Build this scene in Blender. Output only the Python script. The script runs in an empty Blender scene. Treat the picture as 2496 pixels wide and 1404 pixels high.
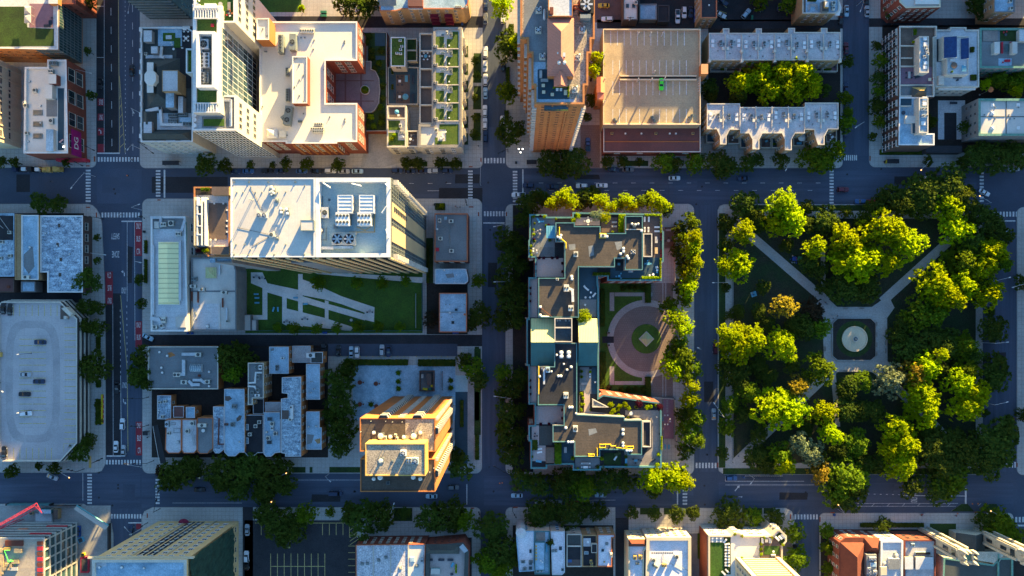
SUN_W=5.;SUN_C=(1.,.7,.28);SKY_S=.085;EXPO=2.7;OZ=4.3;AIR=1.3;SUN_EL=9.5
SHADE_BLOCKS=[(1470,1640,-230,-110,18),(1700,1900,-260,-100,24),(1960,2050,-240,-110,24),(2130,2330,-260,-120,26),(2350,2560,-240,-90,26),(2620,2800,-100,80,28),(2620,2820,150,360,28),(2560,2760,500,700,28),(2560,2760,740,960,28),(2560,2760,1000,1150,26),(1140,1175,-200,-90,14),(700,880,-820,-690,64),(892,1085,-820,-700,64)]  # unseen buildings added beyond the view to throw shade onto the site
import bpy,bmesh,math,random
from mathutils import Vector,Matrix
rnd=random.Random(7)
SC=bpy.context.scene
COL=SC.collection
S,H,NX,NY=.165,320.,1268.,762.
rad=math.radians
SUN_E,SUN_AZ=rad(SUN_EL),math.atan2(.5,1.)
def P(px,py,h=0.):
 """site-plan position (as seen from the drone) of a point at height h -> world metres"""
 k=(H-h)/H*S
 return((px-NX)*k,(NY-py)*k)
MATS={}
def _n(nt,t,**kw):
 n=nt.nodes.new(t)
 for k,v in kw.items():
  setattr(n,k,v)
 return n
def mat(key,c,c2=None,scale=.35,rough=.85,kind='noise',w=1.,h=1.,detail=.12,metal=0.,bump=0.,axis='X',mort=None,spec=.3,seed=0.,stretch=None):
 m=bpy.data.materials.new(key);m.use_nodes=True;MATS[key]=m
 nt=m.node_tree;b=nt.nodes['Principled BSDF'];L=nt.links.new
 b.inputs['Roughness'].default_value=rough;b.inputs['Metallic'].default_value=metal
 b.inputs['Specular IOR Level'].default_value=spec
 c2=c2 or tuple(x*.78 for x in c)
 geo=_n(nt,'ShaderNodeNewGeometry')
 mp=_n(nt,'ShaderNodeMapping');mp.inputs['Location'].default_value=(seed*17.3,seed*9.1,0)
 L(geo.outputs['Position'],mp.inputs['Vector'])
 pos=mp.outputs['Vector']
 if stretch:mp.inputs['Scale'].default_value=(stretch[0],stretch[1],1)
 no=_n(nt,'ShaderNodeTexNoise');no.inputs['Scale'].default_value=scale;no.inputs['Detail'].default_value=6;no.inputs['Roughness'].default_value=.65
 L(pos,no.inputs['Vector'])
 r=_n(nt,'ShaderNodeValToRGB');e=r.color_ramp.elements
 e[0].position=.36;e[1].position=.64;e[0].color=(*c2,1);e[1].color=(*c,1)
 L(no.outputs['Fac'],r.inputs['Fac'])
 out=r.outputs['Color']
 if kind in('slab','patch'):
  br=_n(nt,'ShaderNodeTexBrick');br.inputs['Scale'].default_value=1.
  br.inputs['Brick Width'].default_value=w;br.inputs['Row Height'].default_value=h
  mo=mort or tuple(x*.5 for x in c)
  br.inputs['Mortar'].default_value=(*mo,1)
  br.inputs['Mortar Size'].default_value=.06 if kind=='slab' else .05
  br.inputs['Mortar Smooth'].default_value=.3
  if kind=='slab':
   L(out,br.inputs['Color1']);L(out,br.inputs['Color2'])
   br.offset=0. if axis=='X' else .5
  else:
   br.inputs['Color1'].default_value=(*c,1);br.inputs['Color2'].default_value=(*c2,1)
   no2=_n(nt,'ShaderNodeTexNoise');no2.inputs['Scale'].default_value=.9;L(pos,no2.inputs['Vector'])
   mx0=_n(nt,'ShaderNodeMixRGB');mx0.inputs[0].default_value=.75
   ad=_n(nt,'ShaderNodeVectorMath',operation='ADD');L(pos,ad.inputs[0]);L(no2.outputs['Color'],ad.inputs[1])
   L(ad.outputs[0],br.inputs['Vector'])
   L(out,mx0.inputs[2]);L(br.outputs['Color'],mx0.inputs[1]);mx0.inputs[0].default_value=.45
   out=mx0.outputs[0]
  if kind=='slab':
   L(pos,br.inputs['Vector']);out=br.outputs['Color']
 if kind=='stripe':
  wv=_n(nt,'ShaderNodeTexWave',wave_type='BANDS',bands_direction=axis,wave_profile='SAW')
  wv.inputs['Scale'].default_value=.314/w;wv.inputs['Distortion'].default_value=0
  L(pos,wv.inputs['Vector'])
  r2=_n(nt,'ShaderNodeValToRGB');e2=r2.color_ramp.elements
  e2[0].position=.78;e2[1].position=.9;e2[0].color=(1,1,1,1);q=.55;e2[1].color=(q,q,q,1)
  L(wv.outputs['Fac'],r2.inputs['Fac'])
  mx=_n(nt,'ShaderNodeMixRGB',blend_type='MULTIPLY');mx.inputs[0].default_value=1.
  L(out,mx.inputs[1]);L(r2.outputs['Color'],mx.inputs[2]);out=mx.outputs[0]
 if detail:
  n3=_n(nt,'ShaderNodeTexNoise');n3.inputs['Scale'].default_value=2.2;n3.inputs['Detail'].default_value=8;n3.inputs['Roughness'].default_value=.75
  L(pos,n3.inputs['Vector'])
  r3=_n(nt,'ShaderNodeValToRGB');e3=r3.color_ramp.elements
  a=1-detail*2;z=1+detail
  e3[0].position=.35;e3[1].position=.6;e3[0].color=(a,a,a,1);e3[1].color=(z,z,z,1)
  L(n3.outputs['Fac'],r3.inputs['Fac'])
  mx=_n(nt,'ShaderNodeMixRGB',blend_type='MULTIPLY');mx.inputs[0].default_value=1.
  L(out,mx.inputs[1]);L(r3.outputs['Color'],mx.inputs[2]);out=mx.outputs[0]
 L(out,b.inputs['Base Color'])
 if bump:
  bp=_n(nt,'ShaderNodeBump');bp.inputs['Strength'].default_value=bump;bp.inputs['Distance'].default_value=.1
  L(no.outputs['Fac'],bp.inputs['Height']);L(bp.outputs['Normal'],b.inputs['Normal'])
 return m
def leafmat(key,c,c2,trans=.38,tc=None):
 m=bpy.data.materials.new(key);m.use_nodes=True;MATS[key]=m
 nt=m.node_tree;nt.nodes.clear();L=nt.links.new
 out=_n(nt,'ShaderNodeOutputMaterial');mix=_n(nt,'ShaderNodeMixShader');d=_n(nt,'ShaderNodeBsdfDiffuse');t=_n(nt,'ShaderNodeBsdfTranslucent')
 oi=_n(nt,'ShaderNodeObjectInfo');geo=_n(nt,'ShaderNodeNewGeometry')
 no=_n(nt,'ShaderNodeTexNoise');no.inputs['Scale'].default_value=.55;no.inputs['Detail'].default_value=5
 L(geo.outputs['Position'],no.inputs['Vector'])
 r=_n(nt,'ShaderNodeValToRGB');e=r.color_ramp.elements;e[0].position=.35;e[1].position=.65
 e[0].color=(*c2,1);e[1].color=(*c,1);L(no.outputs['Fac'],r.inputs['Fac'])
 hs=_n(nt,'ShaderNodeHueSaturation')
 mr=_n(nt,'ShaderNodeMapRange');mr.inputs['To Min'].default_value=.485;mr.inputs['To Max'].default_value=.515
 L(oi.outputs['Random'],mr.inputs['Value']);L(mr.outputs[0],hs.inputs['Hue'])
 mv=_n(nt,'ShaderNodeMapRange');mv.inputs['To Min'].default_value=.8;mv.inputs['To Max'].default_value=1.2
 L(oi.outputs['Random'],mv.inputs['Value']);L(mv.outputs[0],hs.inputs['Value'])
 L(r.outputs['Color'],hs.inputs['Color']);L(hs.outputs['Color'],d.inputs['Color'])
 tm=_n(nt,'ShaderNodeMixRGB',blend_type='MULTIPLY');tm.inputs[0].default_value=1;L(hs.outputs['Color'],tm.inputs[1])
 tm.inputs[2].default_value=(*(tc or(1.5,1.5,.5)),1);L(tm.outputs[0],t.inputs['Color'])
 mix.inputs[0].default_value=trans;L(d.outputs[0],mix.inputs[1]);L(t.outputs[0],mix.inputs[2]);L(mix.outputs[0],out.inputs['Surface'])
 return m
def glassmat(key,c,rough=.12,c2=None):
 m=mat(key,c,c2 or tuple(x*.5 for x in c),scale=.25,rough=rough,detail=0,spec=.6);return m
def emit(key,c,s):
 m=bpy.data.materials.new(key);m.use_nodes=True;MATS[key]=m
 b=m.node_tree.nodes['Principled BSDF'];b.inputs['Base Color'].default_value=(*c,1);b.inputs['Emission Color'].default_value=(*c,1);b.inputs['Emission Strength'].default_value=s
 return m
def paint(key,c,rough=.35,metal=0.,spec=.5):
 m=bpy.data.materials.new(key);m.use_nodes=True;MATS[key]=m
 b=m.node_tree.nodes['Principled BSDF'];b.inputs['Base Color'].default_value=(*c,1);b.inputs['Roughness'].default_value=rough;b.inputs['Metallic'].default_value=metal;b.inputs['Specular IOR Level'].default_value=spec
 nt=m.node_tree;geo=_n(nt,'ShaderNodeNewGeometry');no=_n(nt,'ShaderNodeTexNoise');no.inputs['Scale'].default_value=1.3
 nt.links.new(geo.outputs['Position'],no.inputs['Vector'])
 r=_n(nt,'ShaderNodeValToRGB');r.color_ramp.elements[0].color=(*(x*.8 for x in c),1);r.color_ramp.elements[1].color=(*c,1)
 r.color_ramp.elements[0].position=.3;r.color_ramp.elements[1].position=.7
 nt.links.new(no.outputs['Fac'],r.inputs['Fac']);nt.links.new(r.outputs['Color'],b.inputs['Base Color'])
 return m
def K(m):
 return MATS[m]if isinstance(m,str)else m
def ccw(pl):
 a=sum(pl[i][0]*pl[(i+1)%len(pl)][1]-pl[(i+1)%len(pl)][0]*pl[i][1]for i in range(len(pl)))
 return list(pl)if a>0 else list(reversed(pl))
def inset(pl,d):
 n=len(pl);out=[]
 for i in range(n):
  p0,p1,p2=Vector(pl[i-1]),Vector(pl[i]),Vector(pl[(i+1)%n])
  e1=(p1-p0).normalized();e2=(p2-p1).normalized()
  n1=Vector((-e1.y,e1.x));n2=Vector((-e2.y,e2.x))
  b=n1+n2
  q=b.length
  if q<1e-4:out.append(tuple(p1+n1*d));continue
  b/=q
  out.append(tuple(p1+b*(d/max(.35,b.dot(n1)))))
 return out
class MB:
 def __init__(s):s.v=[];s.f=[];s.m=[]
 def face(s,pts,m=0):
  b=len(s.v);s.v+=[tuple(p)for p in pts];s.f.append(tuple(range(b,b+len(pts))));s.m.append(m)
 def box(s,x0,y0,z0,x1,y1,z1,m=0,mt=None):
  s.obox((x0+x1)/2,(y0+y1)/2,z0,abs(x1-x0),abs(y1-y0),z1-z0,0,m,mt)
 def obox(s,cx,cy,z0,lx,ly,lz,a=0.,m=0,mt=None,tx=1.,ty=1.):
  c,q=math.cos(a),math.sin(a);b=len(s.v)
  for z,fx,fy in((z0,1,1),(z0+lz,tx,ty)):
   for sx,sy in((-1,-1),(1,-1),(1,1),(-1,1)):
    x,y=sx*lx/2*fx,sy*ly/2*fy
    s.v.append((cx+x*c-y*q,cy+x*q+y*c,z))
  for f,mm in(((0,3,2,1),m),((4,5,6,7),m if mt is None else mt),((0,1,5,4),m),((1,2,6,5),m),((2,3,7,6),m),((3,0,4,7),m)):
   s.f.append(tuple(b+i for i in f));s.m.append(mm)
 def sides(s,pl,z0,z1,m=0,flip=False):
  n=len(pl)
  for i in range(n):
   a,b=pl[i],pl[(i+1)%n]
   q=[(a[0],a[1],z0),(b[0],b[1],z0),(b[0],b[1],z1),(a[0],a[1],z1)]
   s.face(q[::-1]if flip else q,m)
 def prism(s,pl,z0,z1,m=0,mt=None):
  pl=ccw(pl);s.sides(pl,z0,z1,m);s.face([(x,y,z1)for x,y in pl],m if mt is None else mt)
 def cyl(s,cx,cy,z0,z1,r0,r1=None,n=12,m=0,mt=None,bot=False):
  r1=r0 if r1 is None else r1;b=len(s.v)
  for z,r in((z0,r0),(z1,r1)):
   for i in range(n):
    a=i*math.tau/n;s.v.append((cx+r*math.cos(a),cy+r*math.sin(a),z))
  for i in range(n):
   j=(i+1)%n;s.f.append((b+i,b+j,b+n+j,b+n+i));s.m.append(m)
  s.f.append(tuple(b+n+i for i in range(n)));s.m.append(m if mt is None else mt)
  if bot:s.f.append(tuple(b+n-1-i for i in range(n)));s.m.append(m)
 def bar(s,p,q,r,m=0,n=4):
  p,q=Vector(p),Vector(q);d=q-p;L=d.length
  if L<1e-6:return
  d/=L;u=d.orthogonal().normalized();w=d.cross(u);b=len(s.v)
  for o in(p,q):
   for i in range(n):
    a=(i+.5)*math.tau/n;s.v.append(tuple(o+(u*math.cos(a)+w*math.sin(a))*r))
  for i in range(n):
   j=(i+1)%n;s.f.append((b+i,b+j,b+n+j,b+n+i));s.m.append(m)
  s.f.append(tuple(b+n+i for i in range(n)));s.m.append(m);s.f.append(tuple(b+n-1-i for i in range(n)));s.m.append(m)
 def mesh(s,name,mats,smooth=False):
  me=bpy.data.meshes.new(name);me.from_pydata(s.v,[],s.f)
  for m in(mats if isinstance(mats,(list,tuple))else[mats]):me.materials.append(K(m))
  me.polygons.foreach_set('material_index',s.m)
  if smooth:me.polygons.foreach_set('use_smooth',[True]*len(s.f))
  me.update();return me
 def obj(s,name,mats,parent=None,loc=(0,0,0),smooth=False):
  return link(name,s.mesh(name,mats,smooth),parent,loc)
def link(name,data,parent=None,loc=(0,0,0),rz=0.,sc=None):
 o=bpy.data.objects.new(name,data);COL.objects.link(o)
 o.location=loc;o.rotation_euler=(0,0,rz)
 if sc:o.scale=sc
 if parent:o.parent=parent
 return o
def tag(o,label=None,cat=None,group=None,kind=None):
 if label:o['label']=label
 if cat:o['category']=cat
 if group:o['group']=group
 if kind:o['kind']=kind
 return o
def struct(name,mb,mats):
 return tag(mb.obj(name,mats),kind='structure')
PEND=[]
def pend(o,desc,cat,px,py,group=None):
 o['category']=cat
 if group:o['group']=group
 PEND.append((o,desc,cat,px,py));return o
LANDMARKS=[('the round stone fountain',2082,826),('the oval drive island',1575,826),('the bright green parked car',1612,205),('the red metal hip roof',1367,120),('the orange sunlit brick tower',980,1105),('the white twin cooling units',868,513),('the magenta wall banner',181,345),('the red crane boom',50,1265),('the yellow-green gable roof',1322,805),('the cream ridged roof light',410,665),('the church tower pinnacles',2375,1340),('the blue patio canopy',1342,565),('the painted word SAFETY',281,576),('the narrow lawn garden',760,740),('the blue solar panels',2310,115),('the yellow kerb barrier',250,998),('the pale walled plaza',930,925),('the barrel skylight',481,897),('the orange roof parasol',2388,232),('the purple roof terrace',103,40),('the north-west park path bend',1835,590),('the north-east park corner',2440,470),('the green scaffold netting',520,1330),('the yellow-lined parking lot',740,1340),('the long striped parking deck',1590,130),('the circular courtyard planter',890,220),('the red mansion roof',2060,1370),('the tan balcony facade',1050,35),('the garage ramp corner',165,755),('the row house roofs',1890,105),('the mirrored row house roofs',1880,300),('the lounger lawn roof',1745,1360),('the blue bicycle dock',1850,1166),('the south-west park path',1820,1085),('the maroon street awning',456,1264),('the copper-trimmed white roof',2440,285),('the dark brick driveway mouth',1430,370),('the small orange-edged office roof',1100,760),('the lower road bend',1975,1230),('the lower painted word ONLY',2228,1208),('the white wedge-shaped awning',225,1262),('the tall white facade tower',505,150),('the silver-leaved park tree',2168,925),('the golden sparse park tree',1913,745),('the picnic group in the park',1937,632),('the east park pavement',2388,790),('the planting bed triangles',2350,1237),('the alley parking strip',900,856),('the red planted roof terrace',1540,990),('the flat black alley roof',1725,10)]
ORD=['','first','second','third','fourth','fifth','sixth','seventh','eighth','ninth','tenth','eleventh','twelfth','thirteenth','fourteenth','fifteenth','sixteenth','seventeenth','eighteenth','nineteenth','twentieth']
def finish_labels():
 by={}
 for r in PEND:by.setdefault(r[2],[]).append(r)
 for cat,rows in by.items():
  best={}
  for lm,lx,ly in LANDMARKS:
   rs=sorted(range(len(rows)),key=lambda i:(rows[i][3]-lx)**2+(rows[i][4]-ly)**2)
   for k,i in enumerate(rs[:20]):
    d=math.hypot(rows[i][3]-lx,rows[i][4]-ly)
    if d<2:continue
    sc=(k+1)*22+d
    if i not in best or sc<best[i][0]:best[i]=(sc,k+1,lm)
  for i,r in enumerate(rows):
   if len(r[1].split())>=8:r[0]['label']=r[1]
   elif i in best:
    _,k,lm=best[i]
    r[0]['label']=f'{r[1]} standing next to {lm}' if k==1 else f'{r[1]}, {ORD[k]} {cat} from {lm}'
   else:
    r[0]['label']=f'{r[1]} at {int(r[3])} {int(r[4])}'
def empty(name,loc,rz=0.):
 o=bpy.data.objects.new(name,None);COL.objects.link(o);o.location=loc;o.rotation_euler=(0,0,rz);o.empty_display_size=.5
 return o
mat('asphalt',(.06,.075,.106),(.046,.059,.087),scale=.06,detail=.1)
mat('asphalt_light',(.068,.086,.125),(.05,.065,.095),scale=.05,detail=.1)
mat('asphalt_ns',(.072,.09,.13),(.047,.06,.088),scale=.05,detail=.14,stretch=(9.,.5))
mat('asphalt_ew',(.072,.09,.13),(.047,.06,.088),scale=.05,detail=.14,stretch=(.5,9.))
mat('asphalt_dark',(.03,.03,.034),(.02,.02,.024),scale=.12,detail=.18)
mat('lot',(.026,.027,.032),(.04,.04,.045),scale=.16,detail=.2)
mat('concrete',(.44,.42,.385),(.34,.325,.3),scale=.09,kind='slab',w=1.6,h=1.6,mort=(.26,.25,.235),detail=.08)
mat('concrete_plain',(.34,.33,.31),(.25,.245,.235),scale=.15,detail=.1)
mat('path',(.38,.355,.325),(.31,.29,.27),scale=.15,detail=.12)
mat('kerb',(.33,.32,.3),detail=.08)
mat('lawn',(.026,.058,.008),(.017,.034,.007),scale=.16,detail=.25)
mat('lawn_bright',(.05,.115,.012),(.035,.08,.01),scale=.2,detail=.2)
mat('sedum',(.075,.12,.015),(.045,.09,.012),scale=.3,detail=.3)
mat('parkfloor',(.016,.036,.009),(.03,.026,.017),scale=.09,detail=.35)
mat('soil',(.03,.024,.02),detail=.25)
mat('paint_white',(.62,.62,.6),(.42,.42,.42),scale=1.2,detail=.2)
mat('paint_yellow',(.52,.41,.15),(.42,.34,.14),scale=1.2,detail=.2)
mat('paint_red',(.28,.028,.04),(.2,.025,.035),scale=.6,detail=.12)
mat('tactile',(.3,.07,.035),detail=.1)
mat('roof_white',(.6,.555,.49),(.45,.425,.385),scale=.06,detail=.05,kind='slab',w=2.6,h=300,mort=(.47,.45,.43))
mat('roof_cream',(.67,.635,.57),(.58,.545,.49),scale=.05,detail=.05)
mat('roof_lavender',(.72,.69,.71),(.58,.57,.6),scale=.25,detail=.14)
mat('roof_pale',(.56,.57,.57),(.42,.43,.45),scale=.12,detail=.12,kind='slab',w=200,h=1.9,mort=(.42,.43,.44))
mat('roof_blue',(.36,.5,.6),(.2,.31,.39),scale=.18,detail=.15)
mat('roof_grey',(.2,.215,.22),(.15,.16,.165),scale=.1,detail=.1,kind='slab',w=120,h=1.4,mort=(.17,.18,.185))
mat('roof_rowhouse',(.48,.46,.45),(.34,.335,.34),scale=.2,detail=.15)
mat('roof_patch',(.5,.62,.69),(.11,.16,.22),scale=.55,detail=.28,kind='patch',w=2.4,h=.9,mort=(.16,.2,.25))
mat('roof_streak',(.66,.63,.62),(.42,.42,.45),scale=.3,detail=.3,kind='patch',w=.9,h=4.,mort=(.3,.3,.32))
mat('roof_black',(.03,.031,.036),(.02,.021,.025),scale=.2,detail=.18)
mat('roof_tar',(.092,.074,.058),(.06,.05,.042),scale=.11,detail=.16,kind='slab',w=60,h=1.0,mort=(.06,.055,.05))
mat('roof_gravel',(.36,.31,.24),(.25,.22,.18),scale=.5,detail=.35)
mat('roof_slate',(.065,.075,.07),(.05,.058,.056),scale=.2,detail=.12)
mat('roof_teal_shaded',(.035,.14,.15),(.03,.11,.12),scale=.2,detail=.05,kind='stripe',w=.45,axis='X')
mat('roof_lime',(.5,.52,.26),(.44,.46,.22),scale=.1,detail=.04,kind='stripe',w=.6,axis='X')
mat('roof_creamstripe',(.86,.8,.42),(.78,.73,.39),scale=.1,detail=.04,kind='stripe',w=1.9,axis='Y')
mat('roof_red',(.5,.2,.14),(.43,.17,.12),scale=.1,detail=.06,kind='stripe',w=.42,axis='Y')
mat('roof_orange',(.66,.33,.16),(.58,.29,.14),scale=.1,detail=.05,kind='stripe',w=.4,axis='Y')
mat('garage_wear',(.3,.28,.28),(.39,.36,.35),scale=.12,detail=.08)
mat('roof_maroon',(.16,.07,.06),(.12,.055,.05),scale=.1,detail=.07)
mat('roof_deck',(.4,.32,.19),(.31,.25,.155),scale=.09,detail=.12,kind='slab',w=9,h=9,mort=(.3,.245,.155))
mat('roof_garage',(.44,.4,.39),(.33,.31,.31),scale=.05,detail=.08,kind='slab',w=5.4,h=9,mort=(.34,.31,.31))
mat('cyan_floor',(.27,.42,.46),(.36,.47,.49),scale=.12,detail=.1)
mat('navy_deck',(.035,.075,.1),(.03,.06,.08),scale=.2,detail=.08)
mat('wood_deck',(.17,.12,.09),(.13,.09,.07),scale=.3,detail=.1,kind='stripe',w=.25,axis='Y')
mat('wood_grey',(.3,.26,.23),(.22,.19,.17),scale=.3,detail=.1,kind='stripe',w=.25,axis='X')
mat('pink_terrace',(.42,.34,.31),(.36,.3,.28),scale=.1,detail=.07)
mat('purple_terrace',(.25,.14,.17),(.2,.11,.14),scale=.2,detail=.08)
mat('brown_terrace',(.13,.095,.08),(.1,.075,.065),scale=.2,detail=.1)
mat('court_lawn',(.06,.13,.012),(.04,.09,.01),scale=.2,detail=.2)
mat('pale_paving',(.66,.63,.58),(.54,.52,.48),scale=.2,detail=.08)
mat('paver',(.23,.175,.15),(.18,.14,.122),scale=.1,detail=.1,kind='slab',w=.9,h=.9,mort=(.14,.11,.1),axis='Y')
mat('paver_plaza',(.16,.15,.165),(.13,.12,.135),scale=.2,detail=.08)
mat('paver_dark',(.12,.085,.085),detail=.08)
mat('brick_red',(.22,.06,.038),(.165,.046,.03),scale=.4,detail=.16)
mat('brick_orange',(.42,.16,.05),(.35,.135,.042),scale=.15,detail=.08)
mat('brick_brown',(.46,.19,.065),(.37,.15,.055),scale=.25,detail=.12)
mat('brick_tan',(.4,.26,.13),(.32,.2,.1),scale=.3,detail=.12)
mat('brick_dark',(.12,.075,.06),detail=.15)
mat('stone',(.55,.5,.42),(.46,.42,.35),scale=.25,detail=.12)
mat('limestone',(.5,.46,.36),(.38,.35,.28),scale=.4,detail=.2)
mat('tan_facade',(.72,.48,.23),(.62,.41,.2),scale=.12,detail=.06)
mat('stone_warm',(.6,.5,.34),(.52,.43,.29),scale=.12,detail=.06)
mat('panel_gold',(.42,.33,.2),(.37,.29,.18),scale=.1,detail=.05)
mat('white_wall',(.5,.48,.43),(.44,.42,.38),scale=.15,detail=.05)
mat('white_trim',(.68,.67,.64),(.58,.57,.55),scale=.3,detail=.06)
mat('grey_wall',(.24,.23,.22),(.19,.18,.175),scale=.2,detail=.1)
mat('dark_wall',(.06,.058,.06),detail=.1)
mat('copper',(.14,.29,.22),(.1,.22,.18),scale=.5,detail=.15)
mat('teal_trim',(.08,.2,.21),(.06,.16,.17),scale=.5,detail=.1)
mat('orange_trim',(.5,.16,.07),detail=.1)
mat('ochre',(.55,.36,.1),(.47,.3,.085),scale=.15,detail=.06)
mat('slab_edge',(.5,.48,.42),(.4,.38,.34),scale=.4,detail=.12)
mat('ply',(.46,.37,.26),(.3,.26,.22),scale=.2,detail=.1,kind='patch',w=2.4,h=1.2,mort=(.34,.28,.2))
mat('lumber',(.52,.38,.2),(.4,.28,.15),scale=.8,detail=.12)
mat('netting',(.025,.07,.05),(.015,.04,.03),scale=.4,detail=.2)
mat('metal',(.5,.52,.54),(.4,.42,.44),scale=.6,rough=.45,metal=.6,detail=.06)
mat('galv',(.55,.57,.58),(.45,.47,.48),scale=.6,rough=.5,metal=.3,detail=.06)
mat('beige_metal',(.6,.57,.48),(.52,.49,.42),scale=.4,rough=.6,detail=.05)
mat('grey_metal',(.2,.23,.23),(.15,.18,.18),scale=.4,rough=.6,detail=.08)
mat('pole_dark',(.02,.022,.024),rough=.5,detail=.05)
mat('cushion_white',(.75,.75,.73),detail=.04)
mat('cushion_dark',(.05,.06,.08),detail=.06)
mat('fabric_blue',(.12,.38,.52),(.1,.33,.46),detail=.05)
mat('fabric_teal',(.1,.3,.4),detail=.05)
mat('fabric_orange',(.7,.22,.08),detail=.05)
mat('fabric_red',(.5,.03,.05),detail=.05)
mat('fabric_maroon',(.22,.02,.05),detail=.05)
mat('fabric_grey',(.4,.39,.38),detail=.05)
mat('banner',(.3,.005,.13),(.24,.004,.11),scale=.5,detail=.04)
mat('signal_yellow',(.7,.5,.02),detail=.04)
mat('boom_green',(.08,.75,.12),detail=.04)
mat('crane_red',(.45,.03,.06),(.36,.025,.05),detail=.06)
mat('solar',(.012,.03,.1),(.015,.05,.15),scale=.8,rough=.3,detail=.05)
mat('teal_panel',(.12,.36,.38),detail=.05)
mat('bin_blue',(.02,.08,.3),detail=.05)
mat('bin_green',(.02,.16,.1),detail=.05)
mat('terracotta',(.16,.045,.026),detail=.1)
mat('skin',(.4,.25,.18),detail=.03)
mat('hair',(.03,.02,.015),detail=.05)
mat('tyre',(.015,.015,.016),detail=.05)
mat('bark',(.06,.045,.035),detail=.2)
glassmat('glass',(.03,.045,.055));glassmat('glass_teal',(.04,.09,.1));glassmat('glass_sky',(.05,.1,.13),rough=.08)
glassmat('car_glass',(.012,.014,.018),rough=.08);glassmat('water',(.1,.12,.12),rough=.05)
glassmat('skylight_glass',(.2,.3,.35),rough=.15)
emit('lamp_warm',(1.,.38,.08),1.);emit('lamp_white',(1.,.9,.75),1.5);emit('signal_red',(1.,.08,.03),3.)
for k,c in dict(white=(.72,.73,.74),silver=(.4,.42,.44),black=(.012,.012,.014),navy=(.015,.03,.075),blue=(.03,.1,.25),grey=(.13,.14,.15),maroon=(.12,.012,.025),red=(.4,.03,.03),yellow=(.62,.4,.02),green=(.06,.75,.03),paleblue=(.35,.5,.6)).items():
 paint('car_'+k,c)
for k,c in dict(red=(.4,.04,.04),white=(.6,.6,.6),blue=(.05,.1,.35),black=(.02,.02,.025),grey=(.2,.2,.2),tan=(.4,.3,.2),green=(.05,.2,.08)).items():
 mat('cloth_'+k,c,detail=.05)
leafmat('leaf_y',(.3,.36,.005),(.19,.27,.006),.45)
leafmat('leaf_g',(.13,.2,.012),(.08,.13,.011),.38)
leafmat('leaf_d',(.075,.105,.017),(.05,.078,.014),.34)
leafmat('leaf_o',(.3,.22,.03),(.2,.16,.02),.4)
leafmat('leaf_s',(.2,.24,.13),(.13,.17,.09),.25,(1.1,1.1,.8))
leafmat('leaf_m',(.1,.018,.03),(.06,.012,.02),.3,(1.3,.8,.8))
leafmat('leaf_r',(.06,.04,.022),(.04,.035,.02),.3,(1.2,1.,.7))
class Rec:pass
BLD=[]
def B(name,label,cat,poly,h,wall,roof,base=0.,par=.9,pw=.4,cap=None,parent=None,part='penthouse',ground=False):
 """a building (or a penthouse part of one): outer walls, roof slab and parapet, from its roof outline at height h"""
 hp=base if ground else h
 V=ccw([P(x,y,hp)for x,y in poly])
 r=Rec();r.h=h;r.z=h-par if par else h;r.V=V;r.base=base;r.wallmat=wall
 cx=sum(v[0]for v in V)/len(V);cy=sum(v[1]for v in V)/len(V)
 if parent is None:
  r.root=empty(name,(cx,cy,base));tag(r.root,label,cat);r.o=(cx,cy,base);holder=r.root
  BLD.append((r,label))
 else:
  r.root=parent.root;r.o=parent.o;holder=None
 ox,oy,oz=r.o
 loc=[(x-ox,y-oy)for x,y in V]
 mb=MB();mb.sides(loc,base-oz,h-oz)
 if par:
  inn=inset(loc,pw)
 wo=mb.obj('wall' if parent is None else part,wall,r.root)
 hold2=r.root if parent is None else wo
 m2=MB();m2.face([(x,y,r.z-oz)for x,y in(inn if par else loc)])
 r.roof=m2.obj('roof',roof,hold2)
 r.wall=wo
 r.hold=r.roof if parent is None else wo
 if par:
  m3=MB();n=len(loc)
  for i in range(n):
   j=(i+1)%n
   m3.face([(*loc[i],h-oz),(*loc[j],h-oz),(*inn[j],h-oz),(*inn[i],h-oz)])
  m3.sides(inn,r.z-oz,h-oz,0,True)
  m3.obj('parapet',cap or wall,hold2)
 r.edges=[]
 n=len(V)
 for i in range(n):
  a,b=Vector(V[i]),Vector(V[(i+1)%n]);e=b-a
  if e.length<.5:continue
  nn=Vector((e.y,-e.x)).normalized()
  r.edges.append((a,b,nn,e.length))
 return r
def seen(a,b,nn):
 m=(a+b)/2
 return nn.dot(-m)>0
WIN={}
def winmesh(w,h,fr,gl,sill=True,split=True):
 k=(round(w,1),round(h,1),fr,gl,sill,split)
 if k not in WIN:
  mb=MB();t=.12
  mb.box(-w/2,-.02,-h/2,w/2,.03,h/2,1)
  for x0,x1,z0,z1 in((-w/2,-w/2+t,-h/2,h/2),(w/2-t,w/2,-h/2,h/2),(-w/2+t,w/2-t,h/2-t,h/2),(-w/2+t,w/2-t,-h/2,-h/2+t)):
   mb.box(x0,-.02,z0,x1,.1,z1,0)
  if split:mb.box(-.04,.03,-h/2+t,.04,.09,h/2-t,0)
  if sill:mb.box(-w/2-.1,-.02,-h/2-.15,w/2+.1,.2,-h/2,0)
  WIN[k]=mb.mesh('window',[fr,gl])
 return WIN[k]
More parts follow.
